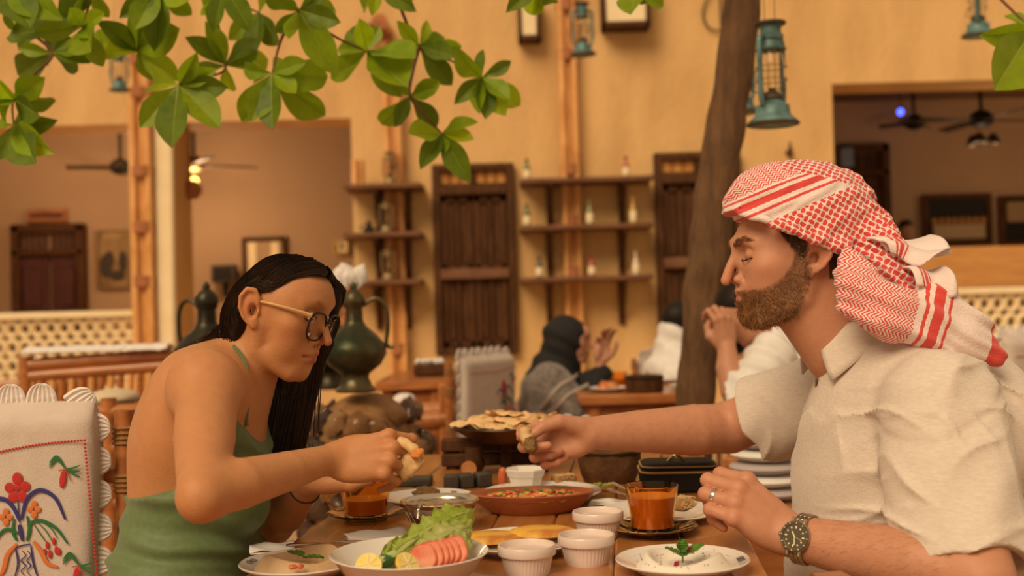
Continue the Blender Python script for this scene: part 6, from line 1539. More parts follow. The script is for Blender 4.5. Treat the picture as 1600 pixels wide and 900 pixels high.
def vine(m, pts, r):
    pp = curve([cc(*p, EO) for p in pts], 6); n = len(pp); pr = [r * (.35 + .65 * math.sin(PI * min(1, (i + 2) / (n + 2)))) for i in range(n)]; o = len(m.v); m.tube(pp, pr, 6)
    for i in range(o, len(m.v)): m.v[i] = (m.v[i][0], -EO + (m.v[i][1] + EO) * .3, m.v[i][2])
def motif(name, mt, fn): m = MB(); fn(m); m.build(name, mt, ch)
motif('red_flower', redt, lambda m: petals(m, 27, 762, [(0, -14, 8, 10, 0), (-12, 0, 8, 8, 0), (12, -2, 8, 8, 0), (-6, 14, 8, 9, .4), (7, 14, 8, 9, -.4), (0, 0, 5, 5, 0)]))
for _px, _py in ((53, 796), (9, 808)): motif('orange_flower', oranget, lambda m: petals(m, _px, _py, [(0, -8, 5, 6, 0), (-6, 0, 5, 5, 0), (6, 0, 5, 5, 0), (0, 8, 5, 6, 0)]))
motif('orange_scroll', oranget, lambda m: (vine(m, [(52, 846), (64, 862), (74, 880), (90, 886)], .0045), vine(m, [(26, 850), (12, 866), (6, 888), (0, 900)], .0045)))
motif('blue_leaves', bluet, lambda m: (vine(m, [(33, 812), (42, 780), (62, 766), (86, 778), (102, 812)], .0040), vine(m, [(30, 814), (20, 792), (6, 780), (-14, 782), (-30, 800)], .0040), vine(m, [(27, 766), (29, 800), (31, 820)], .0012), vine(m, [(30, 820), (35, 845)], .0040)))
motif('blue_vase', bluet, lambda m: (vine(m, [(24, 856), (36, 852), (48, 850)], .0014), vine(m, [(24, 856), (28, 880), (22, 905)], .0018), vine(m, [(48, 852), (52, 880), (60, 905)], .0018), vine(m, [(34, 860), (40, 868), (33, 876), (40, 884), (33, 892), (39, 900)], .0012), vine(m, [(42, 860), (48, 868), (42, 876), (48, 884), (42, 892), (48, 900)], .0012)))
motif('green_leaves', greent, lambda m: (vine(m, [(44, 830), (50, 816), (66, 814), (88, 826), (106, 850)], .0034), vine(m, [(28, 834), (18, 828), (4, 830), (-10, 850)], .0034), vine(m, [(42, 845), (46, 826), (42, 806)], .0032), vine(m, [(26, 845), (20, 830), (22, 810)], .0030), vine(m, [(52, 818), (64, 836), (74, 850)], .0010), vine(m, [(58, 816), (72, 830), (82, 848)], .0010), vine(m, [(64, 814), (80, 826), (90, 842)], .0010)))
motif('red_buds', redt, lambda m: petals(m, 0, 0, [(74, 852, 3, 6, 0), (78, 866, 3, 7, 0), (84, 846, 3, 6, 0), (88, 860, 3, 7, 0), (92, 862, 3, 6, 0), (70, 862, 2.5, 5, 0)]))
def bird(px, py, s):
    motif('green_sprig', greent, lambda m: [vine(m, [(px, py), (px - 14 * s, py - 14 - q * 3), (px - 26, py - 8 - q * 4 + 6)] if q < 3 else [(px, py), (px + 12, py - 2 + (q - 3) * 5), (px + 22, py - 6 + (q - 3) * 9)], .0018) for q in range(6)])
    motif('red_sprig', redt, lambda m: (petals(m, px - 5, py + 16, [(0, 0, 5, 14, .15)]), vine(m, [(px - 12, py + 2), (px, py + 2), (px + 8, py + 20)], .0012)))
bird(103, 733, 1); bird(124, 884, 1)
# frame of the chair: posts, rails, seat, rope
for x in (cw / 2 + .034, -cw / 2 - .034):
    m = MB(); m.tube([(x, .03, 0), (x, .03, zt_ - .02)], .017, 12); po = m.build('post', orangewood, ch)
    for z in (zt_ - .05, zt_ - .13, zt_ - .29, .48):
        m = MB()
        for q in range(4): m.lathe([(.0165, -.004), (.021, 0), (.0165, .004)], 14, c=(x, .03, z - q * .0085), closed=True)
        m.build('rope_binding', mat('straw rope', (.30, .15, .05), .8, bump=.4, bscale=200), po)
for z in (.16, .47, zt_ - .13): m = MB(); m.tube([(-cw / 2 - .03, .03, z), (cw / 2 + .03, .03, z)], .014, 10); m.build('rail', orangewood, ch)
m = MB(); m.box((0, -.24, .45), (cw + .04, .5, .04), bev=.008); m.build('seat', orangewood, ch)
for s_ in (-1, 1): m = MB(); m.tube([(s_ * cw / 2, -.46, 0), (s_ * cw / 2, -.46, .45)], .017, 12); m.build('leg', orangewood, ch)
def chairM(px, py, d, s, rz): p = W(px, py, d); return Matrix.Translation((p.x, p.y, p.z - zt_ * s)) @ Matrix.Rotation(rz, 4, 'Z') @ Matrix.Scale(s, 4)
def coverchair(label, px, py, d, rz, s=None):
    p = W(px, py, d); s = s or p.z / zt_; return dup(ch, None, label=label, M=Matrix.Translation((p.x, p.y, 0)) @ Matrix.Rotation(rz, 4, 'Z') @ Matrix.Scale(s, 4))
coverchair('chair with embroidered white cover behind the background table, left of the woman in black', 758, 553, 4.62, math.radians(60))
coverchair('embroidered white covered chair behind the heaped bread pan', 838, 662, 3.25, math.radians(8))
coverchair('embroidered white covered chair at the right edge behind the scarf tail', 1618, 520, 3.9, math.radians(35))
coverchair('white covered chair in front of the person in the white hood', 1012, 552, 6.2, math.radians(70))

# ================================================================ the two diners' seats
def seat(name, label, loc, rz, w_=.44, dd=.46, z=.45):
    t = thing(name, label, 'chair', loc, rz); m = MB(); m.box((0, 0, z - .02), (w_, dd, .04), bev=.008); m.build('seat', orangewood, t)
    for sx in (-1, 1):
        for sy in (-1, 1): m = MB(); m.tube([(sx * (w_ / 2 - .03), sy * (dd / 2 - .03), 0), (sx * (w_ / 2 - .03), sy * (dd / 2 - .03), z - .03)], .018, 10); m.build('leg', orangewood, t)
    return t
st = seat('dining_chair', 'wooden chair the woman in green sits on', (W(295, 900, 1.8).x + .03, 1.80, 0), 0, .36, .40)
st = seat('dining_chair', 'wooden armchair under the bearded man, its rounded arm end showing at the bottom', (W(1400, 900, 1.8).x + .02, 1.80, 0), 0, .46, .52)
pe = W(1272, 916, 1.40); M_ = WM[st.name].inverted()
m = MB(); a = M_ @ pe; m.tube([a, a + V(.03, .0, .0), a + V(.07, 0, -.02), a + V(.42, .05, -.07)], [.026, .032, .028, .028], 20, flat=.55); m.tube([a + V(.06, .01, 0), V(a.x + .06, -.23, .0)], .018, 10); m.build('arm_rest', orangewood, st)
m = MB()
for y in (-.25, .25): m.tube([(.33, y, 0), (.36, y, .85)], .018, 10)
for z in (.55, .68, .82): m.tube([(.335 + z * .03, -.25, z), (.335 + z * .03, .25, z)], .014, 10)
m.build('backrest', orangewood, st)

# ================================================================ ewers on the stone mound
bronze = mat('green patina bronze', (.045, .06, .032), .34, metal=.75, c2=(.16, .12, .06), nscale=9, bump=.2, bscale=30)
bronzed = mat('dark patina bronze', (.035, .035, .022), .4, metal=.7, c2=(.07, .05, .03), nscale=9)
def ewer(label, px, pyb, pyt, d, mt, rz=0, name='coffee_ewer'):
    b = W(px, pyb, d); h = (W(px, pyt, d).z - b.z); t = thing(name, label, 'ewer', b, rz); k = h / .34
    m = MB(); m.lathe([(0, 0), (.062, 0), (.065, .006), (.052, .020), (.042, .045), (.045, .056), (.052, .062), (.082, .085), (.100, .118), (.098, .145), (.072, .178), (.040, .205), (.028, .225), (.026, .262), (.032, .268), (.033, .275), (.027, .280)], 40); m.v = [tuple(Vector(p) * k) for p in m.v]; m.build('body', mt, t)
    m = MB()
    for z in (.226, .236, .246, .256): m.lathe([(.027, z - .002), (.031, z), (.027, z + .002)], 28, closed=True)
    m.v = [tuple(Vector(p) * k) for p in m.v]; m.build('neck_rings', mt, t)
    m = MB(); m.lathe([(.034, .278), (.036, .283), (.034, .300), (.022, .318), (.010, .326), (.012, .333), (.008, .342), (0, .350)], 28); m.v = [tuple(Vector(p) * k) for p in m.v]; m.build('lid', mt, t)
    m = MB(); pts = curve([(.030, 0, .272), (.060, 0, .292), (.088, 0, .285), (.104, 0, .255), (.106, 0, .200), (.100, 0, .150), (.112, 0, .138), (.124, 0, .142)], 5); m.tube([p * k for p in pts], .0065 * k, 8); m.build('handle', mt, t)
    m = MB(); pts = curve([(-.088, 0, .110), (-.115, 0, .150), (-.118, 0, .200), (-.120, 0, .240), (-.150, 0, .275)], 5); m.tube([p * k for p in pts], [.018 * k] * 5 + [.013 * k] * 10 + [.009 * k] * (len(pts) - 15), 10); m.build('spout', mt, t)
    return t
ED = 3.35
ewer('large green bronze coffee ewer with curved handle on the stone mound', 556, 612, 444, ED, bronze)
ewer('darker bronze ewer behind the large green ewer', 518, 606, 448, ED + .28, bronzed, .4)
ewer('dark bronze ewer behind the back of the woman in green', 326, 620, 444, 3.5, bronzed, PI - .4)
# mound
stm = [mat('stone %d' % k, c, .7, c2=tuple(q * .55 for q in c), nscale=9, bump=.7, bscale=24, coat=.6) for k, c in enumerate(((.36, .16, .05), (.12, .05, .02), (.50, .26, .09), (.07, .035, .018)))]
mort = mat('brown mortar', (.45, .23, .09), .85, c2=(.25, .12, .045), nscale=14, bump=.6, bscale=40)
mx_, mz = W(568, 612, ED + .08).x, W(568, 612, ED).z - .010
mo = thing('stone_mound', 'rounded pedestal of glossy brown stones carrying the bronze ewers', 'pedestal', (mx_, ED + .12, 0)); MRx, MRy = .175, .26
def mr(z): f = min(1, max(0, (mz - z) / .16)); return math.sqrt(max(0, 1 - (1 - f) ** 2)) if f < 1 else 1
m = MB(); m.lathe([(mr(z) * .90 if z < mz - .001 else 0, z) for z in (0, .2, .4, mz - .2, mz - .14, mz - .09, mz - .05, mz - .02, mz - .005)] + [(0, mz - .004)], 32, sx=MRx, sy=MRy); m.v = [tuple(p) for p in m.v]; m.build('mortar_core', mort, mo)
rs2 = random.Random(5); protoS = []
for k in range(8):
    m = MB(); m.ball((0, 0, 0), (1, .55, .8), 12, wob=.55)
    m.v = [tuple(Vector(p) + V(*(noise.noise_vector(Vector(p) * 1.3 + V(k * 7, 0, 0)) * .16))) for p in m.v]; protoS.append(m)
meshes = {}
for row in range(9):
    z = mz - .070 - row * .082
    for j in range(11):
        a = -PI / 2 + (j - 5) * .42 + (row % 2) * .21; 
        r = mr(z); p = V(MRx * r * math.cos(a), MRy * r * math.sin(a), z + rs2.uniform(-.015, .015)); k = rs2.randrange(8); q = rs2.choice((0, 0, 1, 2, 3, 1))
        key = (k, q)
        if key not in meshes:
            o = protoS[k].build('stone', stm[q], mo); meshes[key] = o
        else: o = meshes[key].copy(); col.objects.link(o); WM[o.name] = WM[mo.name]
        nrm = V(math.cos(a), math.sin(a), .5 * (1 - r)); R = nrm.to_track_quat('-Y', 'Z').to_matrix() @ Matrix.Rotation(rs2.uniform(-.9, .9), 3, 'Y'); s = rs2.uniform(.036, .056) * (.8 if row == 0 else 1)
        o.matrix_local = Matrix.Translation(p) @ R.to_4x4() @ Matrix.Diagonal((s * 1.05, s * 1.25, s * .9, 1))
# tissue plume above the ewer
t = thing('tissue_bunch', 'bunch of white tissue sticking up behind the green ewer', 'tissue', W(546, 436, ED + .55)); 
for k in range(5):
    m = MB(); m.ball(((k - 2) * .017, .01 * math.sin(k * 2), .005 + .012 * math.sin(k * 1.7)), (.028, .022, .034), 14, wob=.5); m.build('tissue', white_c, t)
m = MB(); m.tube([(.0, 0, -.02), (.0, 0, -.12)], [.022, .026], 10); m.box((0, 0, -.22), (.06, .05, .2), bev=.01); m.build('holder', orangewood, t)
m = MB(); m.tube([(0, 0, -.3), (0, 0, -W(546, 440, ED).z + mz - .02)], .02, 8); m.build('holder_foot', orangewood, t)
# pillar under the third ewer
b = W(326, 620, 3.5); t = thing('wooden_pillar', 'low wooden pillar hidden behind the woman under the dark ewer', 'pillar', (b.x, 3.5, 0)); m = MB(); m.box((0, 0, b.z / 2), (.2, .2, b.z), bev=.01); m.build('shaft', orangewood, t); m = MB(); m.box((0, 0, b.z - .015), (.26, .26, .028), bev=.008); m.build('top_slab', orangewood, t)

# ================================================================ cane bench at left
BD = 4.6; x0, x1 = W(40, 560, BD).x, W(268, 560, BD).x; zt = W(150, 562, BD).z
t = thing('cane_bench', 'long orange cane bench with slatted back and white cloth at left', 'bench', ((x0 + x1) / 2, BD, 0)); bw = x1 - x0
for z in (zt, zt - .045, .62): m = MB(); m.tube([(-bw / 2, 0, z - .015), (bw / 2, 0, z + .015)], .024 if z > .7 else .02, 12); m.build('back_rail', orangewood, t)
n = 15
for k in range(n): m = MB(); x = -bw / 2 + (k + .5) * bw / n; m.tube([(x - .01, 0, .62), (x + .012, 0, zt - .05)], .0135, 8); m.build('back_slat', orangewood if k % 2 else bamboo, t)
for s_ in (-1, 1): m = MB(); m.tube([(s_ * bw / 2, 0, 0), (s_ * bw / 2, 0, zt + .02)], .028, 12); m.build('post', orangewood, t); m = MB(); m.tube([(s_ * bw / 2, -.55, 0), (s_ * bw / 2, -.55, .45)], .028, 12); m.build('leg', orangewood, t)
m = MB(); m.box((0, -.28, .43), (bw, .56, .05), bev=.01); m.build('seat', orangewood, t)
m = MB(); m.grid(lambda u, v: V((u - .5) * bw * .98, -.055 + .12 * v, zt + .035 + .02 * math.sin(v * PI) + .008 * noise.noise(V(u * 30, v * 5, 1))), 60, 6)
o = m.build('bench_cloth', white_c, solid=.006); o.location = ((x0 + x1) / 2, BD, 0); tag(o, 'rumpled white lace cloth laid along the top of the cane bench', 'cloth')
c = W(178, 622, 3.82); t = thing('seat_cushion', 'beige cushion on the dark box in front of the cane bench', 'cushion', c)
m = MB(); m.ball((0, 0, 0), (.085, .10, .032), 24); m.build('cushion', mat('beige cushion', (.62, .50, .34), .85, bump=.2), t)
m = MB(); m.box((0, 0, -.08), (.20, .22, .10), bev=.012); m.build('box', darkwood, thing('dark_box', 'dark wooden box under the beige cushion', 'box', c)); m = MB(); m.box((0, 0, (-.13 - c.z) / 2 ), (.14, .16, c.z - .13), bev=.01); m.build('support', orangewood, bpy.data.objects['dark_box'])
# low cane armchair between bench and covered chair
a = W(170, 640, 3.3); t = thing('cane_armchair', 'low orange cane armchair half hidden behind the covered chair and the woman', 'chair', (a.x, 3.3, 0), .2)
for z in (.60, .68, .76, .86): m = MB(); m.tube([(-.26, 0, z), (.26, 0, z)], .022, 10); m.build('rail', orangewood, t)
for x in (-.26, .26, 0): m = MB(); m.tube([(x, 0, 0), (x, 0, .90)], .022, 10); m.build('post', orangewood, t)
m = MB(); m.box((0, -.25, .44), (.54, .5, .05), bev=.01); m.build('seat', orangewood, t)
for x in (-.25, .25): m = MB(); m.tube([(x, -.46, 0), (x, -.46, .44)], .02, 10); m.build('leg', orangewood, t)

# ================================================================ background tables and chairs
def table(label, px0, px1, pyt, d, dep=.8, name='cafe_table'):
    a, b = W(px0, pyt, d), W(px1, pyt, d); z = (a.z + b.z) / 2; wd = b.x - a.x; t = thing(name, label, 'table', ((a.x + b.x) / 2, d + dep / 2, 0))
    n = 5
    for k in range(n): m = MB(); m.box((0, -dep / 2 + (k + .5) * dep / n, z - .02), (wd, dep / n - .006, .04), bev=.006); m.build('plank', orangewood, t)
    m = MB()
    for s_ in (-1, 1): m.box((0, s_ * (dep / 2 - .06), z - .085), (wd - .1, .03, .08), bev=.005); m.box((s_ * (wd / 2 - .06), 0, z - .085), (.03, dep - .15, .08), bev=.005)
    m.build('apron', orangewood, t)
    for sx in (-1, 1):
        for sy in (-1, 1): m = MB(); m.tube([(sx * (wd / 2 - .08), sy * (dep / 2 - .08), 0), (sx * (wd / 2 - .06), sy * (dep / 2 - .06), z - .04)], .035, 12); m.build('leg', orangewood, t)
    m = MB(); m.tube([(-wd / 2 + .08, 0, .25), (wd / 2 - .08, 0, .25)], .03, 10)
    for sx in (-1, 1): m.tube([(sx * (wd / 2 - .08), -dep / 2 + .08, .25), (sx * (wd / 2 - .08), dep / 2 - .08, .25)], .025, 10)
    m.build('stretcher', orangewood, t); return t, z
TB1, z1 = table('orange wooden cafe table behind the stone mound', 585, 702, 596, 5.1, .9)
TB2, z2 = table('orange cafe table set with dishes in front of the woman in black', 905, 1115, 616, 4.5, .9)
TB3, z3 = table('orange wooden side table behind the left ear of the bench', -60, 90, 600, 5.8, .8)
def rollchair(label, px, d, rz, zt=.88, w_=.42):
    a = W(px, 600, d); t = thing('log_chair', label, 'chair', (a.x, d, 0), rz)
    for s_ in (-1, 1):
        m = MB(); m.box((s_ * w_ / 2, 0, zt / 2), (.06, .05, zt), bev=.008); m.build('post', orangewood, t); m = MB(); m.tube([(s_ * w_ / 2, .06, zt - .14), (s_ * w_ / 2, -.42, zt - .16)], .04, 14); m.build('arm_roll', orangewood, t)
        m = MB(); m.box((s_ * w_ / 2, -.40, (zt - .16) / 2), (.05, .05, zt - .18), bev=.008); m.build('leg', orangewood, t)
    for z in (.55, .68, zt - .03): m = MB(); m.box((0, 0, z), (w_, .03, .06), bev=.008); m.build('back_rail', orangewood, t)
    m = MB(); m.box((0, -.2, .44), (w_, .44, .05), bev=.01); m.build('seat', orangewood, t)
rollchair('log armed chair side on, in front of the orange table', 700, 4.72, -PI / 2, .84)
rollchair('wooden chair under the woman in the black headscarf', 862, 5.15, -1.4, .80)
rollchair('red brown chair behind the outstretched forearm', 1160, 3.7, 1.2, .66)
# basket on table 1
a = W(672, 580, 5.5); t = thing('condiment_basket', 'dark basket of small white packets on the orange table', 'basket', (a.x, 5.5, z1)); m = MB(); m.box((0, 0, .03), (.15, .12, .06), bev=.012); m.build('basket', darkwood, t)
for k in range(5): m = MB(); m.ball(((k - 2) * .027, 0, .066), (.017, .03, .018), 10, wob=.4); m.build('packet', white_c, t)
m = MB(); m.ball((0, 0, 0), (.05, .05, .03), 16); a = W(632, 625, 4.9); o = m.build('bowl_stool_top', white_c); o.location = a; tag(o, 'round white bowl seen under the edge of the orange table', 'bowl')
m = MB(); m.box((0, 0, -a.z / 2 - .02), (.12, .12, a.z - .04), bev=.01); m.build('stool', orangewood, o)
# dishes on table 2
a = W(1009, 643, 4.6); t = thing('wooden_box', 'dark brown round wooden box among the dishes on the cafe table', 'box', (a.x, 4.62, z2)); m = MB(); m.lathe([(0, 0), (.072, 0), (.076, .01), (.076, .065), (.070, .068), (.066, .03), (0, .028)], 32); m.build('box_body', darkwood, t)
m = MB(); m.lathe([(.074, .052), (.079, .054), (.079, .062), (.074, .064)], 32, closed=True); m.build('hoop', black, t)
for k, (px, dd, r, lb) in enumerate(((985, 5.02, .07, 'white plate of food left of the round box on the cafe table'), (1040, 5.12, .07, 'white plate of food right of the round box on the cafe table'), (950, 4.7, .08, 'small white plate nearest the woman in black'), (1075, 4.75, .08, 'small white plate by the tree trunk on the cafe table'))):
    a = W(px, 600, dd); t = thing('plate', lb, 'plate', (a.x, dd, z2)); m = MB(); m.lathe([(0, 0), (r * .6, 0), (r, .016), (r * .98, .018), (r * .6, .005), (0, .005)], 32); m.build('dish', porc, t)
    m = MB(); m.ball((0, 0, .018), (r * .55, r * .5, .022), 14, wob=.5); m.build('food', [breadm, white_c, stew, breadm][k], t)
for k, (px, dd, c_) in enumerate(((968, 4.85, 'amber'), (1022, 4.85, 'clear'))):
    a = W(px, 600, dd); t = thing('tea_glass', ('amber' if k == 0 else 'clear') + ' tea glass on the cafe table by the woman in black', 'glass', (a.x, dd, z2)); m = MB(); m.lathe([(0, 0), (.03, 0), (.036, .07), (.034, .07), (.028, .006), (0, .006)], 24); m.build('glass_body', amber if k == 0 else glass, t)
    m = MB(); m.lathe([(0, .0065), (.028, .0065), (.031, .04), (0, .04)], 24); m.build('tea', tea, t)

# ================================================================ people behind
blackc = mat('black cloth', (.010, .008, .008), .85); greyc = mat('grey wool shawl', (.22, .18, .15), .95, c2=(.10, .08, .07), nscale=60, bump=.4, bscale=120, sheen=.3); stripec = mat('pale stripe cloth', (.50, .44, .38), .9)
whitec = mat('white tunic cloth', (.74, .70, .66), .85, c2=(.66, .62, .58), nscale=20)
def skincol(base):
    return lambda v: np.tile(np.array(base), (len(v), 1))
# woman in black headscarf
D5 = 5.0; P5 = lambda px, py, o=0: W(px, py, D5 + o)
B1 = thing('person', 'woman in black headscarf and grey striped shawl at the cafe table', 'person', V(P5(875, 700).x, D5, .45))
H5 = Head(P5(888, 534), (.93, -.30, -.12), (.1, 0, 1), .92, False)
Hc = P5(946, 548, -.1)
h5, h5i = hand(None, P5(938, 566, -.1), (.15, 0, 1), (-.3, 1, 0), True, [(30, 30, 20)] * 3 + [(40, 40, 20)], [(.018, .020, -.012), (.042, .042, -.02), (.070, .050, -.03), (.092, .048, -.036)], 1.0)
def s5(P):
    d = H5.sdf(P); d = su(d, cap(P, H5.w(0, -.01, -.03), P5(880, 590), .05, .06), .02)
    d = su(d, cap(P, P5(936, 590, -.1), P5(938, 566, -.1), .028, .022), .01); return su(d, h5(P), .01)
sdf_obj('skin', [(s5, (P5(850, 600).x, D5 - .25, .7), (P5(985, 600).x, D5 + .25, 1.2), .005)], skinmat, B1, lambda v: headcolor(H5.loc(v.astype(np.float32)), np.tile(np.array([.50, .25, .15]), (len(v), 1)), False, np.array([.50, .25, .15])))
def hij(P):
    Q = H5.loc(P); d = ell(Q, (0, -.015, .022), (.102, .114, .102)); d = ss(d, ell(Q, (0, .115, -.02), (.062, .060, .085)), .02)
    d = su(d, cap(P, H5.w(0, -.01, -.05), P5(868, 592), .075, .11), .05); d = ss(d, ell(Q, (0, .115, -.02), (.060, .060, .080)), .015)
    return su(d, chain(P, [P5(852, 565), P5(836, 600), P5(828, 640)], [.05, .05, .035]), .04) + .004 * wave(P, (.6, .2, .8), .07, 0, .01, .3)
sdf_obj('headscarf', [(hij, (P5(800, 600).x, D5 - .3, .55), (P5(960, 600).x, D5 + .3, 1.25), .007)], blackc, B1)
def shawl(P):
    d = ell(P, P5(862, 640), (.15, .21, .22)); d = su(d, ell(P, P5(868, 720), (.19, .22, .16)), .06)
    a = chain(P, [P5(862, 600, -.16), P5(905, 650, -.22), P5(918, 655, -.2)], [.085, .075, .06]); return np.maximum(su(d, a, .04) + .006 * wave(P, (.7, .2, .7), .10, 0, .01, .3), .478 - P[:, 2])
shw, _, _ = sdf_obj('shawl', [(shawl, (P5(800, 600).x, D5 - .42, .42), (P5(960, 600).x, D5 + .35, 1.05), .009)], greyc, B1)
def slv(P): return su(chain(P, [P5(905, 632, -.2), P5(925, 636, -.2), P5(940, 584, -.1)], [.072, .066, .045], .02), cap(P, P5(915, 600, -.1), P5(900, 640, -.1), .05, .06), .04) + .003 * wave(P, (0, .2, 1), .05, 0, .01, .3)
sdf_obj('sleeve', [(slv, (P5(870, 600).x, D5 - .4, .55), (P5(975, 600).x, D5 + .1, 1.0), .008)], blackc, B1)
for k, (a, b, c) in enumerate((((846, 644), (876, 606), (906, 592)), ((862, 650), (890, 620), (922, 606)))):
    def onto(p):
        P_ = np.array([tuple(p)], np.float32)
        for _ in range(12): P_[0, 1] += max(-.05, min(.05, float(min(shawl(P_)[0], slv(P_)[0]) - .004)))
        return V(*P_[0])
    m = MB(); m.tube([onto(q) for q in curve([P5(a[0], a[1], -.34), P5(b[0], b[1], -.34), P5(c[0], c[1], -.34)], 5)], .013, 6, flat=.5); m.build('shawl_stripe', stripec, shw, world=True)
# hooded person
D6 = 5.6; P6 = lambda px, py, o=0: W(px, py, D6 + o)
B2 = thing('person', 'person in a white hooded top half hidden behind the tree trunk', 'person', V(P6(1062, 700).x, D6, .45))
H6 = Head(P6(1070, 512), (.9, .3, -.1), (0, 0, 1), .95, True)
sdf_obj('skin', [(lambda P: su(H6.sdf(P), cap(P, H6.w(0, -.01, -.04), P6(1066, 560), .05, .06), .02), (P6(1040, 600).x, D6 - .2, .8), (P6(1110, 600).x, D6 + .2, 1.25), .007)], skinmat, B2, skincol([.45, .22, .13]))
def hd(P): d = ell(P, P6(1056, 600), (.16, .22, .22)); d = su(d, ell(P, P6(1052, 524), (.085, .10, .075)), .04); return su(d, ell(P, P6(1056, 700), (.2, .22, .2)), .06) + .008 * wave(P, (.8, .2, .5), .09, 0, .01, .3) + 50 * np.clip(.478 - P[:, 2], 0, 1)
sdf_obj('hooded_top', [(hd, (P6(980, 600).x, D6 - .35, .42), (P6(1130, 600).x, D6 + .35, 1.2), .010)], whitec, B2)
def hr6(P): return np.maximum(ell(H6.loc(P), (0, -.02, .05), (.085, .11, .09)), -(H6.loc(P)[:, 2] - .02 + H6.loc(P)[:, 1] * -.5))
sdf_obj('hair', [(hr6, (P6(1030, 600).x, D6 - .2, .95), (P6(1110, 600).x, D6 + .2, 1.3), .006)], hairmat, B2)
# white clad diner behind the man
D4 = 3.55; P4 = lambda px, py, o=0: W(px, py, D4 + o)
B3 = thing('person', 'diner in white tunic raising a bare forearm, behind the bearded man', 'person', V(P4(1215, 700).x, D4, .45))
H4 = Head(P4(1168, 492), (-.95, -.1, -.38), (-.2, 0, 1), .95, True)
h4, _i = hand(None, P4(1136, 545, -.15), (-.10, 0, 1), (.3, -1, 0), True, [(50, 60, 30)] * 4, [(.018, .020, -.012), (.042, .042, -.02), (.070, .040, -.03), (.085, .028, -.036)], 1.0)
def s4(P):
    d = H4.sdf(P); d = su(d, cap(P, H4.w(0, -.01, -.03), P4(1200, 540), .055, .06), .02)
    a = chain(P, [P4(1148, 610, -.2), P4(1138, 575, -.17), P4(1136, 545, -.15)], [.042, .036, .027], .003); return su(su(d, a, .01), h4(P), .01)
sdf_obj('skin', [(s4, (P4(1085, 600).x, D4 - .35, .75), (P4(1240, 600).x, D4 + .2, 1.25), .005)], skinmat, B3, skincol([.50, .24, .14]))
def tn(P):
    d = ell(P, P4(1235, 640), (.17, .22, .22)); d = su(d, ell(P, P4(1240, 760), (.2, .22, .2)), .06); d = su(d, cap(P, P4(1215, 545, 0), P4(1230, 600), .08, .12), .05)
    a = chain(P, [P4(1205, 560, -.15), P4(1165, 618, -.22), P4(1152, 606, -.2)], [.075, .062, .052]); d = np.maximum(d, .478 - P[:, 2]); return su(d, a, .03) + .006 * wave(P, (.7, .2, .7), .06, 0, .01, .2)
sdf_obj('tunic', [(tn, (P4(1110, 600).x, D4 - .42, .42), (P4(1345, 600).x, D4 + .35, 1.15), .009)], whitec, B3)
def hr4(P):
    Q = H4.loc(P); d = ell(Q, (0, -.012, .045), (.082, .105, .084)); d = np.maximum(d, -(Q[:, 2] - .025 - .35 * Q[:, 1])); return su(d, ell(Q, (0, .07, -.07), (.045, .035, .035)), .01)
sdf_obj('hair', [(hr4, (P4(1110, 600).x, D4 - .2, .9), (P4(1240, 600).x, D4 + .2, 1.3), .005)], hairmat, B3)
t = thing('striped_cushion', 'pale cushion with grey stripes behind the lunch bag', 'cushion', V(W(1196, 740, 2.95).x, 2.95, W(1196, 775, 2.95).z))
for k in range(5): m = MB(); m.ball((0, 0, .012 + k * .032), (.10 - .004 * k, .09, .019), 20); m.build('stripe_band', whitec if k % 2 else mat('lilac grey cloth', (.42, .36, .36), .9), t)
m = MB(); hz = W(1196, 775, 2.95).z; m.box((0, 0, -hz / 2 - .003), (.24, .24, hz - .01), bev=.01); o = m.build('stool_block', orangewood, None); o.location = t.location; tag(o, 'wooden stool under the striped cushion', 'stool')
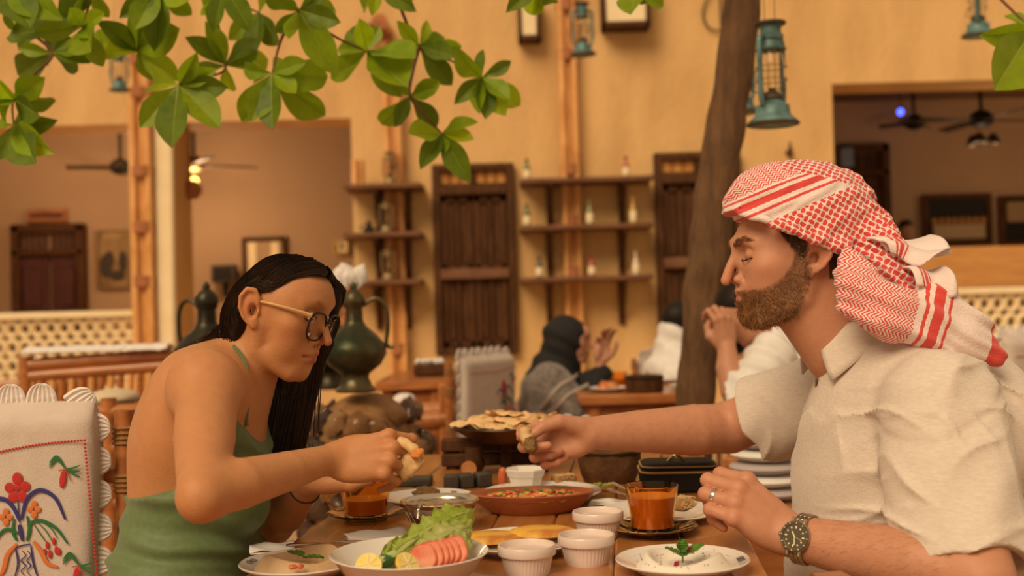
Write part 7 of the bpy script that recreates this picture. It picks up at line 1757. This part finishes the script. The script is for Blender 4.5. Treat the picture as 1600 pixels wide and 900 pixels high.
# distant head behind the orange board
t = thing('person', 'distant dark haired person behind the orange board at right', 'person', V(W(1416, 400, 11.6).x, 11.6, 0)); HH = Head(W(1416, 362, 11.6), (0, -1, 0), (0, 0, 1), .95, True)
def hh(P): d = su(HH.sdf(P), cap(P, HH.w(0, -.01, -.05), HH.w(0, -.03, -.16), .055, .06), .02); return d
sdf_obj('skin', [(hh, tuple(HH.c + V(-.2, -.2, -.25)), tuple(HH.c + V(.2, .2, .2)), .010)], skinmat, t, skincol([.35, .18, .1]))
def hb2(P): d = ell(P, HH.c + V(0, 0, -.42), (.22, .13, .26)); return su(d, cap(P, HH.c + V(0, 0, -.5), V(HH.c.x, HH.c.y, .02), .17, .18), .05)
sdf_obj('clothes', [(hb2, (HH.c.x - .3, HH.c.y - .25, 0.0), (HH.c.x + .3, HH.c.y + .25, HH.c.z), .016)], blackc, t)
def hhr(P): return np.maximum(ell(HH.loc(P), (0, -.012, .045), (.085, .108, .086)), -(HH.loc(P)[:, 2] - .03))
sdf_obj('hair', [(hhr, tuple(HH.c + V(-.2, -.2, -.1)), tuple(HH.c + V(.2, .2, .25)), .010)], hairmat, t)

# ---------------------------------------------------------------- groups of look-alikes
GR = dict(bottle='bottles on the wall shelves', wall_shelf='wooden wall shelves', hurricane_lantern='hanging hurricane lanterns', shelf_lantern='small lanterns on the wall shelves', ceiling_fan='ceiling fans of the gallery',
          bamboo_pole='bamboo poles along the wall', covered_chair='chairs with embroidered covers', ramekin='white ramekins on the table', pancake='yellow pancakes', lemon_wedge='lemon pieces in the salad', lettuce_leaf='lettuce leaves in the salad',
          slate_block='slate blocks by the log stand', coffee_ewer='bronze coffee ewers', napkin='white napkins on the table', tomato_piece='tomato pieces on the hummus', tea_cup='amber tea cups', saucer='amber saucers', sesame_square='sesame squares', balustrade='lattice balustrades')
for o in list(bpy.data.objects):
    k = o.name.split('.')[0]
    if o.parent is None and k in GR and 'category' in o: o['group'] = GR[k]
    if o.parent is None and k == 'plate' and 'category' in o: o['group'] = 'plates on the dining table' if o.location.y < 3 else 'plates on the cafe table'
